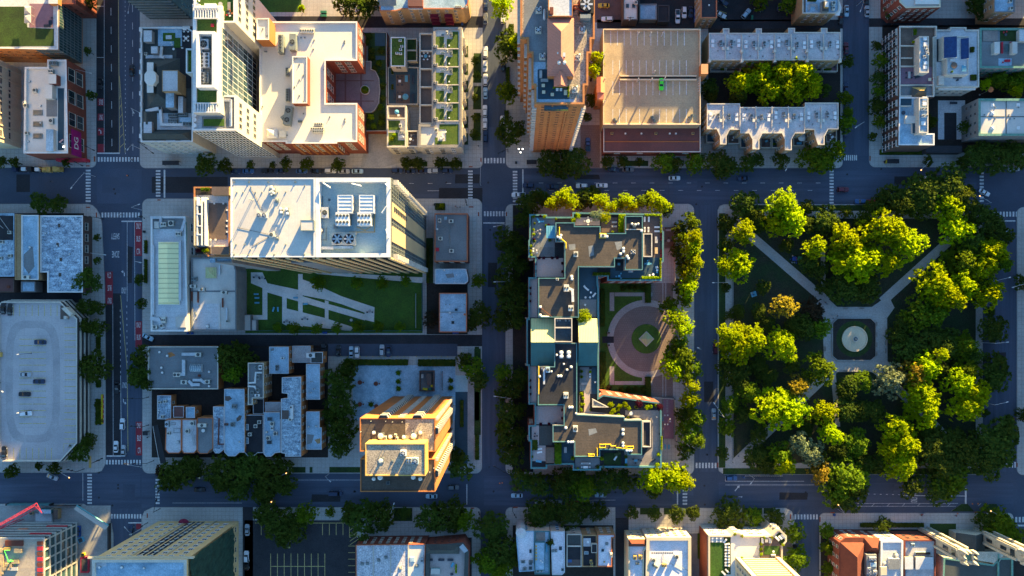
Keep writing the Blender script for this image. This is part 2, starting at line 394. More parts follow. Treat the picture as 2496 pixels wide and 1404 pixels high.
def windows(r,fh=3.4,sp=3.2,w=1.5,h=1.8,fr='stone',gl='glass',side=None,z0=None,z1=None,margin=1.2,cap=60,name='window',sill=True,split=True,group=1,skip=()):
 """individual windows on every wall that faces the open air in front of it; past the cap the rest is one part"""
 spots=[]
 for(a,b,nn,L)in r.edges:
  if side is not None:
   if nn.dot(Vector(side))<.8:continue
  elif not seen(a,b,nn):continue
  zt=(z1 if z1 is not None else r.h-1.6)
  zb=(z0 if z0 is not None else r.base+1.2)
  nr=max(1,int((zt-zb-h)/fh)+1);nc=int((L-2*margin-w)/sp)+1
  if nc<1:continue
  d=(b-a)/L;off=(L-(nc-1)*sp)/2
  for k in range(nr):
   for c in range(nc):
    if(c%(group+1)==group and group>1):continue
    p=a+d*(off+c*sp);spots.append((p,nn,zt-h/2-k*fh,k))
 spots.sort(key=lambda q:q[3])
 me=winmesh(w,h,fr,gl,sill,split)
 rest=MB()
 for i,(p,nn,z,k)in enumerate(spots):
  rz=math.atan2(nn.y,nn.x)-math.pi/2
  if i<cap:
   link(name,me,r.root,(p.x-r.o[0],p.y-r.o[1],z-r.o[2]),rz)
  else:
   M_=Matrix.Translation((p.x-r.o[0],p.y-r.o[1],z-r.o[2]))@Matrix.Rotation(rz,4,'Z')
   b0=len(rest.v)
   rest.v+=[tuple(M_@v.co)for v in me.vertices]
   for pl in me.polygons:rest.f.append(tuple(b0+q for q in pl.vertices));rest.m.append(pl.material_index)
 if rest.f:tag(rest.obj(name,[fr,gl],r.root),kind='stuff')
def edge(r,side):
 return max((e for e in r.edges if e[2].dot(Vector(side))>.8),key=lambda e:e[3])
def curtain(r,side,nx,dz,z0,z1,gl='glass_sky',ml='white_trim',mw=.18,u0=0.,u1=1.,name='curtain_wall',hor=True,d=.1,ver=True):
 a,b,nn,L=edge(r,side);t=(b-a)/L;n3=Vector((nn.x,nn.y));o=Vector(r.o[:2])
 A=a+t*L*u0-o;Bp=a+t*L*u1-o;Lw=L*(u1-u0)
 g=MB();q=n3*.04
 g.face([(A.x+q.x,A.y+q.y,z0-r.o[2]),(Bp.x+q.x,Bp.y+q.y,z0-r.o[2]),(Bp.x+q.x,Bp.y+q.y,z1-r.o[2]),(A.x+q.x,A.y+q.y,z1-r.o[2])])
 go=g.obj(name,gl,r.root)
 m=MB();ang=math.atan2(t.y,t.x)
 if ver:
  for i in range(nx+1):
   c=A+t*Lw*i/nx+n3*(.04+d/2);m.obox(c.x,c.y,z0-r.o[2],mw,d,z1-z0,ang)
 if hor:
  nz=max(1,round((z1-z0)/dz))
  for k in range(nz+1):
   c=(A+Bp)/2+n3*(.05+d/2);m.obox(c.x,c.y,z0-r.o[2]+(z1-z0)*k/nz-mw/2,Lw,d+.03,mw,ang)
 m.obj('mullion',ml,go)
 return go
def onwall(r,side,u,z,lx,lz,depth,m,name,mats=None):
 """a box fixed to the wall facing side, centre at fraction u along it"""
 a,b,nn,L=edge(r,side);t=(b-a)/L;c=a+t*L*u+nn*(depth/2+.01)
 mb=MB();mb.obox(c.x-r.o[0],c.y-r.o[1],z-r.o[2],lx,depth,lz,math.atan2(t.y,t.x))
 return mb.obj(name,m,r.root)
EQ={}
def put(r,name,key,make,px,py,ang=0.,z=None,par=None):
 if key not in EQ:EQ[key]=make()
 zz=r.z if z is None else z
 x,y=P(px,py,zz)
 return link(name,EQ[key],par or r.hold,(x-r.o[0],y-r.o[1],zz-r.o[2]),ang)
def ac(r,px,py,lx=2.2,ly=1.6,hz=1.2,ang=0.,fans=1,m='beige_metal',z=None,name='air_conditioner',grid=1):
 def mk():
  mb=MB();mb.obox(0,0,.15,lx,ly,hz,0,0)
  mb.obox(0,0,0,lx*.9,ly*.85,.15,0,2)
  mb.obox(0,0,hz+.15,lx*.98,ly*.98,.05,0,0)
  rr=min(lx/max(1,fans),ly/grid)*.36
  for gj in range(grid):
   for i in range(fans):
    cx=-lx/2+lx*(i+.5)/fans;cy=-ly/2+ly*(gj+.5)/grid
    mb.cyl(cx,cy,hz+.18,hz+.34,rr*1.12,rr*1.05,12,2,1)
    for k in range(3):
     mb.obox(cx,cy,hz+.34,rr*1.9,rr*.12,.04,k*1.05,2)
  for sx in(-1,1):mb.obox(sx*(lx/2+.02),0,.3,.05,ly*.8,hz*.7,0,2)
  return mb.mesh(name,[m,'pole_dark','grey_metal'])
 return put(r,name,('ac',lx,ly,hz,fans,m,grid),mk,px,py,rad(ang),z)
def vent(r,px,py,rr=.45,h=.9,m='white_trim',z=None,kind='dome'):
 def mk():
  mb=MB()
  mb.obox(0,0,0,rr*2.2,rr*2.2,.22,0,1)
  mb.cyl(0,0,.2,h*.6,rr*.6,rr*.6,10,1)
  if kind=='dome':
   mb.cyl(0,0,h*.6,h*.85,rr,rr,14,0);mb.cyl(0,0,h*.85,h,rr,rr*.55,14,0)
  else:
   mb.cyl(0,0,h*.6,h,rr*.7,rr*.7,10,1)
  return mb.mesh('roof_vent',[m,'grey_metal'])
 return put(r,'roof_vent',('v',rr,h,m,kind),mk,px,py,0,z)
def fan(r,px,py,rr=1.4,h=1.6,m='galv',z=None):
 def mk():
  mb=MB();mb.obox(0,0,0,rr*2.3,rr*2.3,h*.7,0,0)
  mb.cyl(0,0,h*.7,h,rr,rr*1.02,20,0,1)
  for k in range(6):
   a=k*math.tau/6;mb.obox(math.cos(a)*rr*.5,math.sin(a)*rr*.5,h+.02,rr*.85,rr*.3,.05,a,2)
  mb.cyl(0,0,h+.02,h+.2,rr*.2,rr*.15,10,0)
  return mb.mesh('cooling_fan',[m,'pole_dark','metal'])
 return put(r,'cooling_fan',('f',rr,h,m),mk,px,py,0,z)
def duct(r,pts,w=.8,h=.7,m='galv',name='duct',z=None,lift=.25):
 zz=r.z if z is None else z
 q=[P(x,y,zz)for x,y in pts];mb=MB()
 for i,(a,b)in enumerate(zip(q,q[1:])):
  L=math.hypot(b[0]-a[0],b[1]-a[1]);ang=math.atan2(b[1]-a[1],b[0]-a[0])
  mb.obox((a[0]+b[0])/2-r.o[0],(a[1]+b[1])/2-r.o[1],zz-r.o[2]+lift+.004*i,L+w*.96,w,h,ang)
  n=int(L/2.4)
  for k in range(n):
   f=(k+.5)/n;mb.obox(a[0]+(b[0]-a[0])*f-r.o[0],a[1]+(b[1]-a[1])*f-r.o[1],zz-r.o[2]+lift-.03,.1,w+.08,h+.08,ang)
   mb.obox(a[0]+(b[0]-a[0])*f-r.o[0],a[1]+(b[1]-a[1])*f-r.o[1],zz-r.o[2],.12,.12,lift,ang)
 return mb.obj(name,m,r.hold)
def blk(r,name,x0,y0,x1,y1,h,m,mt=None,z=None,lip=0.,ang=0.):
 """a box standing on the roof between two plan corners"""
 zz=r.z if z is None else z
 a=P(x0,y0,zz+h);b=P(x1,y1,zz+h);mb=MB()
 X0,X1=sorted((a[0]-r.o[0],b[0]-r.o[0]));Y0,Y1=sorted((a[1]-r.o[1],b[1]-r.o[1]))
 cx,cy=(X0+X1)/2,(Y0+Y1)/2
 mb.obox(cx,cy,zz-r.o[2],X1-X0,Y1-Y0,h,rad(ang),0,1)
 if lip:
  for bx in((X0-.08,Y0-.08,X1+.08,Y0+.12),(X0-.08,Y1-.12,X1+.08,Y1+.08),(X0-.08,Y0+.12,X0+.12,Y1-.12),(X1-.12,Y0+.12,X1+.08,Y1-.12)):
   mb.box(bx[0],bx[1],zz-r.o[2]+h-.1,bx[2],bx[3],zz-r.o[2]+h+lip,0)
 return mb.obj(name,[m,mt or m],r.hold)
def pad(r,name,poly,m,dz=.02,z=None,kind=None):
 """a thin finish laid on the roof (grass tray, deck, stain)"""
 zz=(r.z if z is None else z)+dz
 mb=MB();q=ccw([P(x,y,zz)for x,y in poly])
 mb.prism([(x-r.o[0],y-r.o[1])for x,y in q],zz-dz+.004-r.o[2],zz-r.o[2])
 return mb.obj(name,m,r.hold)
def rect(x0,y0,x1,y1):return[(x0,y0),(x1,y0),(x1,y1),(x0,y1)]
def skylight(r,px,py,lx,ly,m='skylight_glass',fr='white_trim',kind='pyramid',hz=.7,ang=0.,z=None):
 def mk():
  mb=MB();mb.obox(0,0,0,lx,ly,.35,0,0)
  if kind=='pyramid':
   a,b=lx/2*.92,ly/2*.92;c=(0,0,hz)
   k=[(-a,-b,.36),(a,-b,.36),(a,b,.36),(-a,b,.36)]
   for i in range(4):mb.face([k[i],k[(i+1)%4],c],1);mb.bar(k[i],c,.05,0)
  elif kind=='flat':
   mb.obox(0,0,.35,lx*.86,ly*.86,.06,0,1)
  else:
   n=8
   for i in range(n):
    a0=math.pi*i/n;a1=math.pi*(i+1)/n
    y0,z0,y1,z1=-ly/2*.94*math.cos(a0),.35+hz*math.sin(a0),-ly/2*.94*math.cos(a1),.35+hz*math.sin(a1)
    mb.face([(-lx/2*.95,y0,z0),(lx/2*.95,y0,z0),(lx/2*.95,y1,z1),(-lx/2*.95,y1,z1)],1)
    for k in range(7):
     x=-lx/2*.95+lx*.95*k/6;mb.bar((x,y0,z0),(x,y1,z1),.07,0)
  return mb.mesh('skylight',[fr,m])
 return put(r,'skylight',('s',lx,ly,m,fr,kind,hz),mk,px,py,rad(ang),z)
def pipes(r,pts,z=None,m='grey_metal',rr=.07,h=.25,name='pipe'):
 zz=r.z if z is None else z;mb=MB();q=[P(x,y,zz)for x,y in pts]
 for a,b in zip(q,q[1:]):
  mb.bar((a[0]-r.o[0],a[1]-r.o[1],zz-r.o[2]+h),(b[0]-r.o[0],b[1]-r.o[1],zz-r.o[2]+h),rr)
 for a in q:mb.bar((a[0]-r.o[0],a[1]-r.o[1],zz-r.o[2]),(a[0]-r.o[0],a[1]-r.o[1],zz-r.o[2]+h),rr)
 return mb.obj(name,m,r.hold)
def gable(r,name,x0,y0,x1,y1,z0,hr,roof,roof2=None,axis='x',wall='grey_wall',hip=0.):
 """pitched roof between plan corners, eaves at z0, ridge at z0+hr; ridge runs along axis, hip = plan length of hipped ends"""
 a=P(x0,y0,z0);b=P(x1,y1,z0);X0,X1=sorted((a[0]-r.o[0],b[0]-r.o[0]));Y0,Y1=sorted((a[1]-r.o[1],b[1]-r.o[1]));Z=z0-r.o[2]
 mb=MB();hh=hip
 if axis=='x':
  ym=(Y0+Y1)/2;A,Bq=(X0+hh,ym,Z+hr),(X1-hh,ym,Z+hr)
  mb.face([(X0,Y0,Z),(X1,Y0,Z),Bq,A],0);mb.face([(X1,Y1,Z),(X0,Y1,Z),A,Bq],1)
  mb.face([(X1,Y0,Z),(X1,Y1,Z),Bq],0 if hip else 2);mb.face([(X0,Y1,Z),(X0,Y0,Z),A],0 if hip else 2)
 else:
  xm=(X0+X1)/2;A,Bq=(xm,Y0+hh,Z+hr),(xm,Y1-hh,Z+hr)
  mb.face([(X1,Y0,Z),(X1,Y1,Z),Bq,A],0);mb.face([(X0,Y1,Z),(X0,Y0,Z),A,Bq],1)
  mb.face([(X0,Y0,Z),(X1,Y0,Z),A],0 if hip else 2);mb.face([(X1,Y1,Z),(X0,Y1,Z),Bq],0 if hip else 2)
 return mb.obj(name,[roof,roof2 or roof,wall],r.root)
CROWN={}
def crown_mesh(kind,seed,mk='leaf_g',n_lobe=8,per=34,leaf=.085,flat=.72,spread=.62):
 R_=random.Random(seed);v=[];f=[]
 def rv():
  while True:
   q=Vector((R_.uniform(-1,1),R_.uniform(-1,1),R_.uniform(-1,1)))
   if .05<q.length<1:return q.normalized()
 lobes=[(Vector((0,0,.12)),.58)]
 a0=R_.uniform(0,6)
 for i in range(n_lobe):
  a=a0+i*math.tau/n_lobe*1.0+R_.uniform(-.35,.35);d=spread*R_.uniform(.75,1.15)
  lobes.append((Vector((d*math.cos(a),d*math.sin(a),R_.uniform(-.32,.16))),R_.uniform(.3,.46)))
 for i in range(4):
  a=R_.uniform(0,6.3);d=R_.uniform(.1,.42);lobes.append((Vector((d*math.cos(a),d*math.sin(a),R_.uniform(.2,.42))),R_.uniform(.26,.38)))
 for c,rr in lobes:
  ncl=int(per*(rr/.42)**2)
  for _ in range(ncl):
   u=rv()
   if u.z<-.45:u.z*=-1
   k=R_.uniform(.72,1.06)
   if R_.random()<.12:k*=1.12
   p=c+Vector((u.x,u.y,u.z*flat))*rr*k
   for _ in range(9):
    q=p+rv()*R_.uniform(.02,.115)
    nn=(u*.55+rv()*.8+Vector((0,0,.25))).normalized()
    t=nn.orthogonal().normalized();t.rotate(Matrix.Rotation(R_.uniform(0,6.3),3,nn));w=nn.cross(t)
    s=leaf*R_.uniform(.55,1.2);s2=s*R_.uniform(.45,.8)
    b=len(v)
    v.extend([tuple(q-t*s),tuple(q+w*s2),tuple(q+t*s),tuple(q-w*s2)]);f.append((b,b+1,b+2,b+3))
 me=bpy.data.meshes.new('crown');me.from_pydata(v,[],f);me.materials.append(K(mk));me.update();return me
def trunk_mesh(seed):
 R_=random.Random(seed);mb=MB()
 def limb(p,q,r0,r1,n=6):
  p,q=Vector(p),Vector(q);d=(q-p).normalized();u=d.orthogonal().normalized();w=d.cross(u);b=len(mb.v)
  for o,rr in((p,r0),(q,r1)):
   for i in range(n):
    a=i*math.tau/n;mb.v.append(tuple(o+(u*math.cos(a)+w*math.sin(a))*rr))
  for i in range(n):
   j=(i+1)%n;mb.f.append((b+i,b+j,b+n+j,b+n+i));mb.m.append(0)
  mb.f.append(tuple(b+n+i for i in range(n)));mb.m.append(0)
 limb((0,0,0),(.02,.01,.38),.05,.036);limb((.02,.01,.38),(.0,.03,.85),.036,.012)
 for i in range(6):
  a=i*1.05+R_.uniform(0,.5);z=R_.uniform(.3,.5);e=R_.uniform(.25,.42)
  limb((.015,.01,z),(math.cos(a)*e,math.sin(a)*e,z+R_.uniform(.2,.4)),.02,.006,5)
 return mb.mesh('trunk','bark')
TRUNKS=[trunk_mesh(s)for s in(1,2,3)]
KINDS_T=dict(y=('leaf_y','yellow-green leafy tree'),g=('leaf_g','mid-green leafy tree'),d=('leaf_d','dark green leafy tree'),o=('leaf_o','golden thin-leaved tree'),s=('leaf_s','silvery grey-green tree'),m=('leaf_m','maroon-leaved small tree'),r=('leaf_r','dull brownish tree'))
for k,(mk,_)in KINDS_T.items():
 CROWN[k]=[crown_mesh(k,100+ord(k)*10+i,mk,n_lobe=6+i%4,per=30 if k!='o' else 17,leaf=.074)for i in range(5 if k in 'ygd' else 2)]
CROWN['small']={k:crown_mesh(k,900+ord(k),KINDS_T[k][0],n_lobe=5,per=15,leaf=.15)for k in 'ygdmr'}
NT=[0]
def tree(px,py,rp,k='g',h=10.,base=0.,cat='tree',name='tree',desc=None):
 """crown centre at plan px,py, plan radius rp, total height h above base"""
 NT[0]+=1;R_=random.Random(NT[0]*31+5)
 r=rp*S*(H-base-h*.7)/H*1.13
 sz=min(r*1.5,(h-1.6)/1.5);zc=base+h-sz*.9
 x,y=P(px,py,zc)
 small=rp<12
 rt=empty(name,(x,y,base),R_.uniform(0,6.28))
 if small and k in CROWN['small']:me=CROWN['small'][k]
 else:me=R_.choice(CROWN[k])
 link('crown',me,rt,(0,0,zc-base),R_.uniform(0,6.28),(r*R_.uniform(.94,1.06),r*R_.uniform(.94,1.06),sz))
 link('trunk',TRUNKS[NT[0]%3],rt,(0,0,0),0,(h*.62 if r>2 else r*1.5,)*2+((zc-base)*1.35,))
 size='small' if rp<17 else 'large' if rp>36 else ''
 d=desc or(size+' '+KINDS_T[k][1]).strip()
 if rp<16 and not desc:rt.name='sapling';cat='sapling';d=d.replace('tree','sapling').replace('small ','')  # small trees get their own name and category
 pend(rt,d,cat,px,py,'trees and street greenery')
 return rt
SHR={}
def shrub(px,py,rp,k='g',base=.13,h=None,desc=None,cat='shrub',group='shrubs and planters'):
 NT[0]+=1;R_=random.Random(NT[0])
 h=h or rp*S*1.5;x,y=P(px,py,base);r=rp*S*(H-base)/H
 if k not in SHR:
  src=CROWN['small'].get(k)or CROWN[k][0]
  SHR[k]=src.copy();SHR[k].name='shrub'
 o=link('shrub',SHR[k],None,(x,y,base+h*.42),R_.uniform(0,6),(r,r,h*.62))
 pend(o,desc or{'y':'bright yellow-green rounded shrub','g':'mid-green rounded shrub','d':'dark green rounded shrub','m':'dark red leafy shrub','r':'brownish shrub'}.get(k,'leafy shrub'),cat,px,py,group)
 return o
def hedge(x0,y0,x1,y1,h=1.1,k='g',base=.13,desc=None):
 a=P(x0,y0,base);b=P(x1,y1,base);X0,X1=sorted((a[0],b[0]));Y0,Y1=sorted((a[1],b[1]))
 R_=random.Random(int(x0*7+y0));mb=MB()
 lx,ly=X1-X0,Y1-Y0;mb.box(-lx/2+.1,-ly/2+.1,0,lx/2-.1,ly/2-.1,h-.15,0)
 n=int(min(2600,(lx*ly+2*(lx+ly)*h)*14))
 for _ in range(n):
  q=R_.random()
  if q<.6:p=Vector((R_.uniform(-lx/2,lx/2),R_.uniform(-ly/2,ly/2),h-R_.uniform(0,.22)))
  elif R_.random()<lx/(lx+ly):p=Vector((R_.uniform(-lx/2,lx/2),R_.choice((-1,1))*ly/2,R_.uniform(0,h)))
  else:p=Vector((R_.choice((-1,1))*lx/2,R_.uniform(-ly/2,ly/2),R_.uniform(0,h)))
  nn=Vector((R_.uniform(-1,1),R_.uniform(-1,1),R_.uniform(-.3,1.2))).normalized();t=nn.orthogonal().normalized();w=nn.cross(t);s=R_.uniform(.12,.28)
  mb.face([p-t*s,p+w*s*.6,p+t*s,p-w*s*.6],0)
 o=mb.obj('hedge',{'y':'leaf_y','g':'leaf_g','d':'leaf_d','r':'leaf_r'}[k],None,((X0+X1)/2,(Y0+Y1)/2,base))
 pend(o,desc or{'y':'bright yellow-green clipped hedge','g':'mid-green clipped hedge','d':'dark green clipped hedge','r':'brownish hedge'}[k],'hedge',(x0+x1)/2,(y0+y1)/2,'hedges')
 return o
def car_parts(kind):
 L,W_,Hh=dict(sedan=(4.7,1.85,1.42),suv=(4.7,1.92,1.72),van=(5.6,2.0,2.1),pickup=(5.6,1.98,1.75))[kind]
 body=MB();n=20
 def ring(z,ins,lf=0.,e=.32):
  pts=[]
  for i in range(n):
   a=(i+.5)*math.tau/n;ca,sa=math.cos(a),math.sin(a)
   x=(L/2-ins-lf)*math.copysign(abs(ca)**e,ca);y=(W_/2-ins)*math.copysign(abs(sa)**e,sa);pts.append((x,y,z))
  return pts
 belt=.92 if kind=='sedan' else 1.02
 rs=[ring(.28,.12),ring(.5,.02),ring(.72,0),ring(belt-.06,.07),ring(belt,.2)]
 for a,b in zip(rs,rs[1:]):
  for i in range(n):
   j=(i+1)%n;body.face([a[i],a[j],b[j],b[i]])
 body.face(rs[-1]);body.face(rs[0][::-1])
 gl=MB();rf=MB()
 x0,x1=dict(sedan=(-1.75,.85),suv=(-2.2,.75),van=(-2.65,1.6),pickup=(-.55,1.25))[kind]
 s0,s1=dict(sedan=(.75,.8),suv=(.35,.6),van=(.1,.7),pickup=(.25,.65))[kind]
 yb,yt=W_/2-.12,W_/2-.3
 A=[(x0,-yb),(x1,-yb),(x1,yb),(x0,yb)];T=[(x0+s0,-yt),(x1-s1,-yt),(x1-s1,yt),(x0+s0,yt)]
 zt=Hh-.06
 for i in range(4):
  j=(i+1)%4;gl.face([(*A[i],belt-.01),(*A[j],belt-.01),(*T[j],zt),(*T[i],zt)])
 rf.obox((T[0][0]+T[1][0])/2,0,zt,T[1][0]-T[0][0]+.08,yt*2+.06,.06,0,0,None,.94,.9)
 for i in range(4):rf.bar((*A[i],belt),(*T[i],zt),.045)
 if kind=='pickup':
  bed=MB()
  body.obox(-1.62,.86,belt-.02,2.05,.1,.3);body.obox(-1.62,-.86,belt-.02,2.05,.1,.3);body.obox(-2.66,0,belt-.02,.1,1.8,.3)
  gl.obox(-1.6,0,belt+.004,1.9,1.6,.03)
 hl=MB()
 hl.obox(0,0,0,.18,.38,.14)
 wh=MB();w2=MB()
 for(mbx,r0,t)in((wh,.33,.22),):
  b=len(mbx.v)
  for yy in(-t/2,t/2):
   for i in range(12):
    a=i*math.tau/12;mbx.v.append((r0*math.cos(a),yy,r0*math.sin(a)))
  for i in range(12):
   j=(i+1)%12;mbx.f.append((i,12+i,12+j,j));mbx.m.append(0)
  mbx.f.append(tuple(range(12)));mbx.m.append(1);mbx.f.append(tuple(range(23,11,-1)));mbx.m.append(1)
 return dict(L=L,W=W_,belt=belt,body=body.mesh('body','car_white',True),glass=gl.mesh('windows','car_glass'),roof=rf.mesh('roof_panel','car_white'),head=hl.mesh('headlight','cushion_white'),tail=hl.mesh('tail_light','fabric_red'),wheel=wh.mesh('wheel',['tyre','galv']))
CARP={k:car_parts(k)for k in('sedan','suv','van','pickup')}
COLN=dict(white='white',silver='silver grey',black='black',navy='dark navy',blue='blue',grey='dark grey',maroon='maroon',red='red',yellow='yellow',green='bright lime-green',paleblue='pale blue-grey')
CARN=dict(sedan='sedan car',suv='tall estate car',van='boxy van',pickup='pickup truck')
def car(px,py,ang,colr,kind='sedan',z=0.,desc=None):
 cp=CARP[kind];x,y=P(px,py,z+.9);rt=empty('parked_car' if kind!='pickup' else 'pickup_truck',(x,y,z),rad(ang))
 m=K('car_'+colr)
 for nm in('body','roof'):
  o=link(cp[nm].name.split('.')[0],cp[nm],rt);o.material_slots[0].link='OBJECT';o.material_slots[0].material=m
 link('glazing',cp['glass'],rt)
 for sx in(-1,1):
  for sy in(-1,1):link('wheel',cp['wheel'],rt,(sx*cp['L']*.29,sy*(cp['W']/2-.12),.33))
 for sy in(-1,1):
  link('headlight',cp['head'],rt,(cp['L']/2-.17,sy*(cp['W']/2-.38),.62));link('tail_light',cp['tail'],rt,(-cp['L']/2+.17,sy*(cp['W']/2-.38),.66))
 pend(rt,desc or f'{COLN[colr]} {CARN[kind]}','car',px,py,'cars parked and driving')
 return rt
FM={}
def thing(key,parts,px,py,z,ang,name,desc,cat,group=None,loc3=None):
 """parts: [(part name, builder)] -> an Empty with one mesh per part, meshes shared by key"""
 if key not in FM:FM[key]=[(n,f())for n,f in parts]
 x,y=P(px,py,z);rt=empty(name,(x,y,z),rad(ang))
 for n,me in FM[key]:link(n,me,rt)
 pend(rt,desc,cat,px,py,group);return rt
def _m(mats,fn):
 def g():
  mb=MB();fn(mb);return mb.mesh('m',mats)
 return g
def lamp(px,py,hx,hy,h=9.,lit=False,z=.13,m='galv'):
 """street lamp: pole foot at px,py on the pavement, head above plan hx,hy (as it appears from above)"""
 x,y=P(px,py,z);a=P(hx,hy,h);dx,dy=a[0]-x,a[1]-y;L=math.hypot(dx,dy)
 rt=empty('street_lamp',(x,y,z),math.atan2(dy,dx))
 mb=MB();mb.cyl(0,0,0,.5,.16,.13,8);mb.cyl(0,0,.5,h-z-.3,.1,.07,8);mb.obj('pole',m,rt)
 mb=MB();mb.bar((0,0,h-z-.8),(L*.4,0,h-z-.25),.05);mb.bar((L*.4,0,h-z-.25),(L,0,h-z-.1),.05);mb.obj('arm',m,rt)
 mb=MB();mb.obox(L,0,h-z-.2,.95,.38,.2,0,0,1,.7,.7);mb.obox(L,0,h-z-.26,.6,.26,.06,0,2)
 if lit:mb.cyl(L+.1,0,h-z,h-z+.1,.22,.15,8,2)
 mb.obj('lamp_head',['galv','galv' if m=='galv' else 'white_trim','lamp_warm' if lit else 'cushion_white'],rt)
 pend(rt,('lit orange ' if lit else 'grey ')+'street lamp on an arm','street lamp',px,py,'street lamps')
def signal(px,py,hx,hy,h=6.):
 x,y=P(px,py,.13);a=P(hx,hy,h);dx,dy=a[0]-x,a[1]-y;L=math.hypot(dx,dy)
 rt=empty('traffic_signal',(x,y,.13),math.atan2(dy,dx))
 mb=MB();mb.cyl(0,0,0,.4,.22,.16,8);mb.cyl(0,0,.4,h,.13,.1,8);mb.obj('pole','pole_dark',rt)
 mb=MB();mb.bar((0,0,h-.4),(L,0,h-.1),.09);mb.obj('mast_arm','pole_dark',rt)
 for f in(.55,.97):
  mb=MB();mb.obox(L*f,0,h-1.1,.4,.42,1.15)
  for k in range(3):mb.obox(L*f+.23,0,h-1.0+k*.36,.12,.3,.26)
  mb.obj('signal_head','pole_dark',rt)
 pend(rt,'black mast-arm traffic signal','traffic signal',px,py,'traffic signals')
def lounger(px,py,z,ang,m='cushion_white',desc='white sun lounger'):
 thing(('lounger',m),[('frame',_m('galv',lambda b:[b.box(-.95,-.33,.22,.95,.33,.28)]+[b.box(x-.04,y-.04,0,x+.04,y+.04,.22)for x in(-.8,.8)for y in(-.28,.28)])),('cushion',_m(m,lambda b:(b.box(-.95,-.32,.29,.35,.32,.4),b.obox(.66,0,.29,.6,.62,.34,0))))],px,py,z,ang,'sun_lounger',desc,'sun lounger','sun loungers')
def chair(px,py,z,ang,m='cushion_dark',desc=None,big=1.):
 s=big
 thing(('chair',m,s),[('seat',_m(m,lambda b:b.box(-.28*s,-.28*s,.4,.28*s,.28*s,.48))),('backrest',_m(m,lambda b:b.box(-.3*s,-.28*s,.48,-.22*s,.28*s,.95))),('frame',_m('pole_dark',lambda b:[b.box(x*s-.03,y*s-.03,0,x*s+.03,y*s+.03,.4)for x in(-.24,.24)for y in(-.24,.24)]))],px,py,z,ang,'patio_chair',desc or('white patio chair' if 'white' in m else 'dark patio chair' if 'dark' in m else 'blue patio chair' if('blue' in m or 'teal' in m)else 'coloured patio chair'),'chair','patio chairs')
def table(px,py,z,lx=1.4,ly=.9,ang=0,m='cushion_white',rnd_=False,desc=None):
 thing(('table',lx,ly,m,rnd_),[('table_top',_m(m,lambda b:b.cyl(0,0,.7,.75,lx/2,lx/2,20)if rnd_ else b.box(-lx/2,-ly/2,.7,lx/2,ly/2,.75))),('leg',_m('pole_dark',lambda b:(b.cyl(0,0,0,.03,.3,.3,10),b.cyl(0,0,.03,.7,.05,.05,8))))],px,py,z,ang,'patio_table',desc or(('round ' if rnd_ else 'rectangular ')+('white' if 'white' in m else 'dark' if 'dark' in m else 'wooden' if('wood' in m or 'lumber' in m)else 'pale')+' patio table'),'table','patio tables')
def sofa(px,py,z,lx=2.,ang=0,m='cushion_white',desc=None):
 thing(('sofa',lx,m),[('seat',_m(m,lambda b:b.box(-lx/2,-.4,.12,lx/2,.4,.45))),('backrest',_m(m,lambda b:b.box(-lx/2,.25,.46,lx/2,.42,.8))),('armrest',_m(m,lambda b:b.box(-lx/2-.15,-.4,.12,-lx/2-.01,.4,.62))),('armrest',_m(m,lambda b:b.box(lx/2+.01,-.4,.12,lx/2+.15,.4,.62)))],px,py,z,ang,'patio_sofa',desc or('white' if 'white' in m else 'dark' if 'dark' in m else 'grey' if 'grey' in m else 'coloured')+' patio sofa','sofa','patio sofas')
def parasol(px,py,z,rr=1.5,m='fabric_blue',n=8,desc=None,h=2.5):
 def can(b):
  for i in range(n):
   a0,a1=i*math.tau/n,(i+1)*math.tau/n
   p0,p1=(rr*math.cos(a0),rr*math.sin(a0),h-.45),(rr*math.cos(a1),rr*math.sin(a1),h-.45)
   b.face([p0,p1,(0,0,h)]);b.face([p0,(p0[0],p0[1],h-.6),(p1[0],p1[1],h-.6),p1])
   b.bar((0,0,h+.01),(p0[0],p0[1],h-.44),.025)
 thing(('parasol',rr,m,n),[('canopy',_m(m,can)),('pole',_m('galv',lambda b:(b.cyl(0,0,0,.08,.35,.3,10),b.cyl(0,0,.08,h-.05,.035,.035,8))))],px,py,z,10,'parasol',desc or{'fabric_blue':'blue','fabric_teal':'teal','fabric_orange':'orange','cushion_white':'white','fabric_red':'red'}.get(m,'pale')+' open parasol','parasol')
def planter(px,py,z,lx=2.,ly=.6,ang=0,k='g',pot='grey_wall',desc=None,hh=.5):
 def leaves(b):
  R_=random.Random(int(px+py))
  for _ in range(int(60+lx*ly*60)):
   p=Vector((R_.uniform(-lx/2,lx/2),R_.uniform(-ly/2,ly/2),R_.uniform(hh,hh+.6)));nn=Vector((R_.uniform(-1,1),R_.uniform(-1,1),R_.uniform(0,1.3))).normalized();t=nn.orthogonal().normalized();w=nn.cross(t);s=R_.uniform(.12,.26)
   b.face([p-t*s,p+w*s*.6,p+t*s,p-w*s*.6])
 thing(('planter',lx,ly,k,pot,int(px+py)),[('trough',_m([pot,'soil'],lambda b:b.obox(0,0,0,lx,ly,hh,0,0,1))),('foliage',_m('leaf_'+k,leaves))],px,py,z,ang,'planter',desc or('planter box of bright green plants' if k in 'yg' else 'planter box of dark green plants' if k=='d' else 'planter box of coloured plants'),'planter','shrubs and planters')
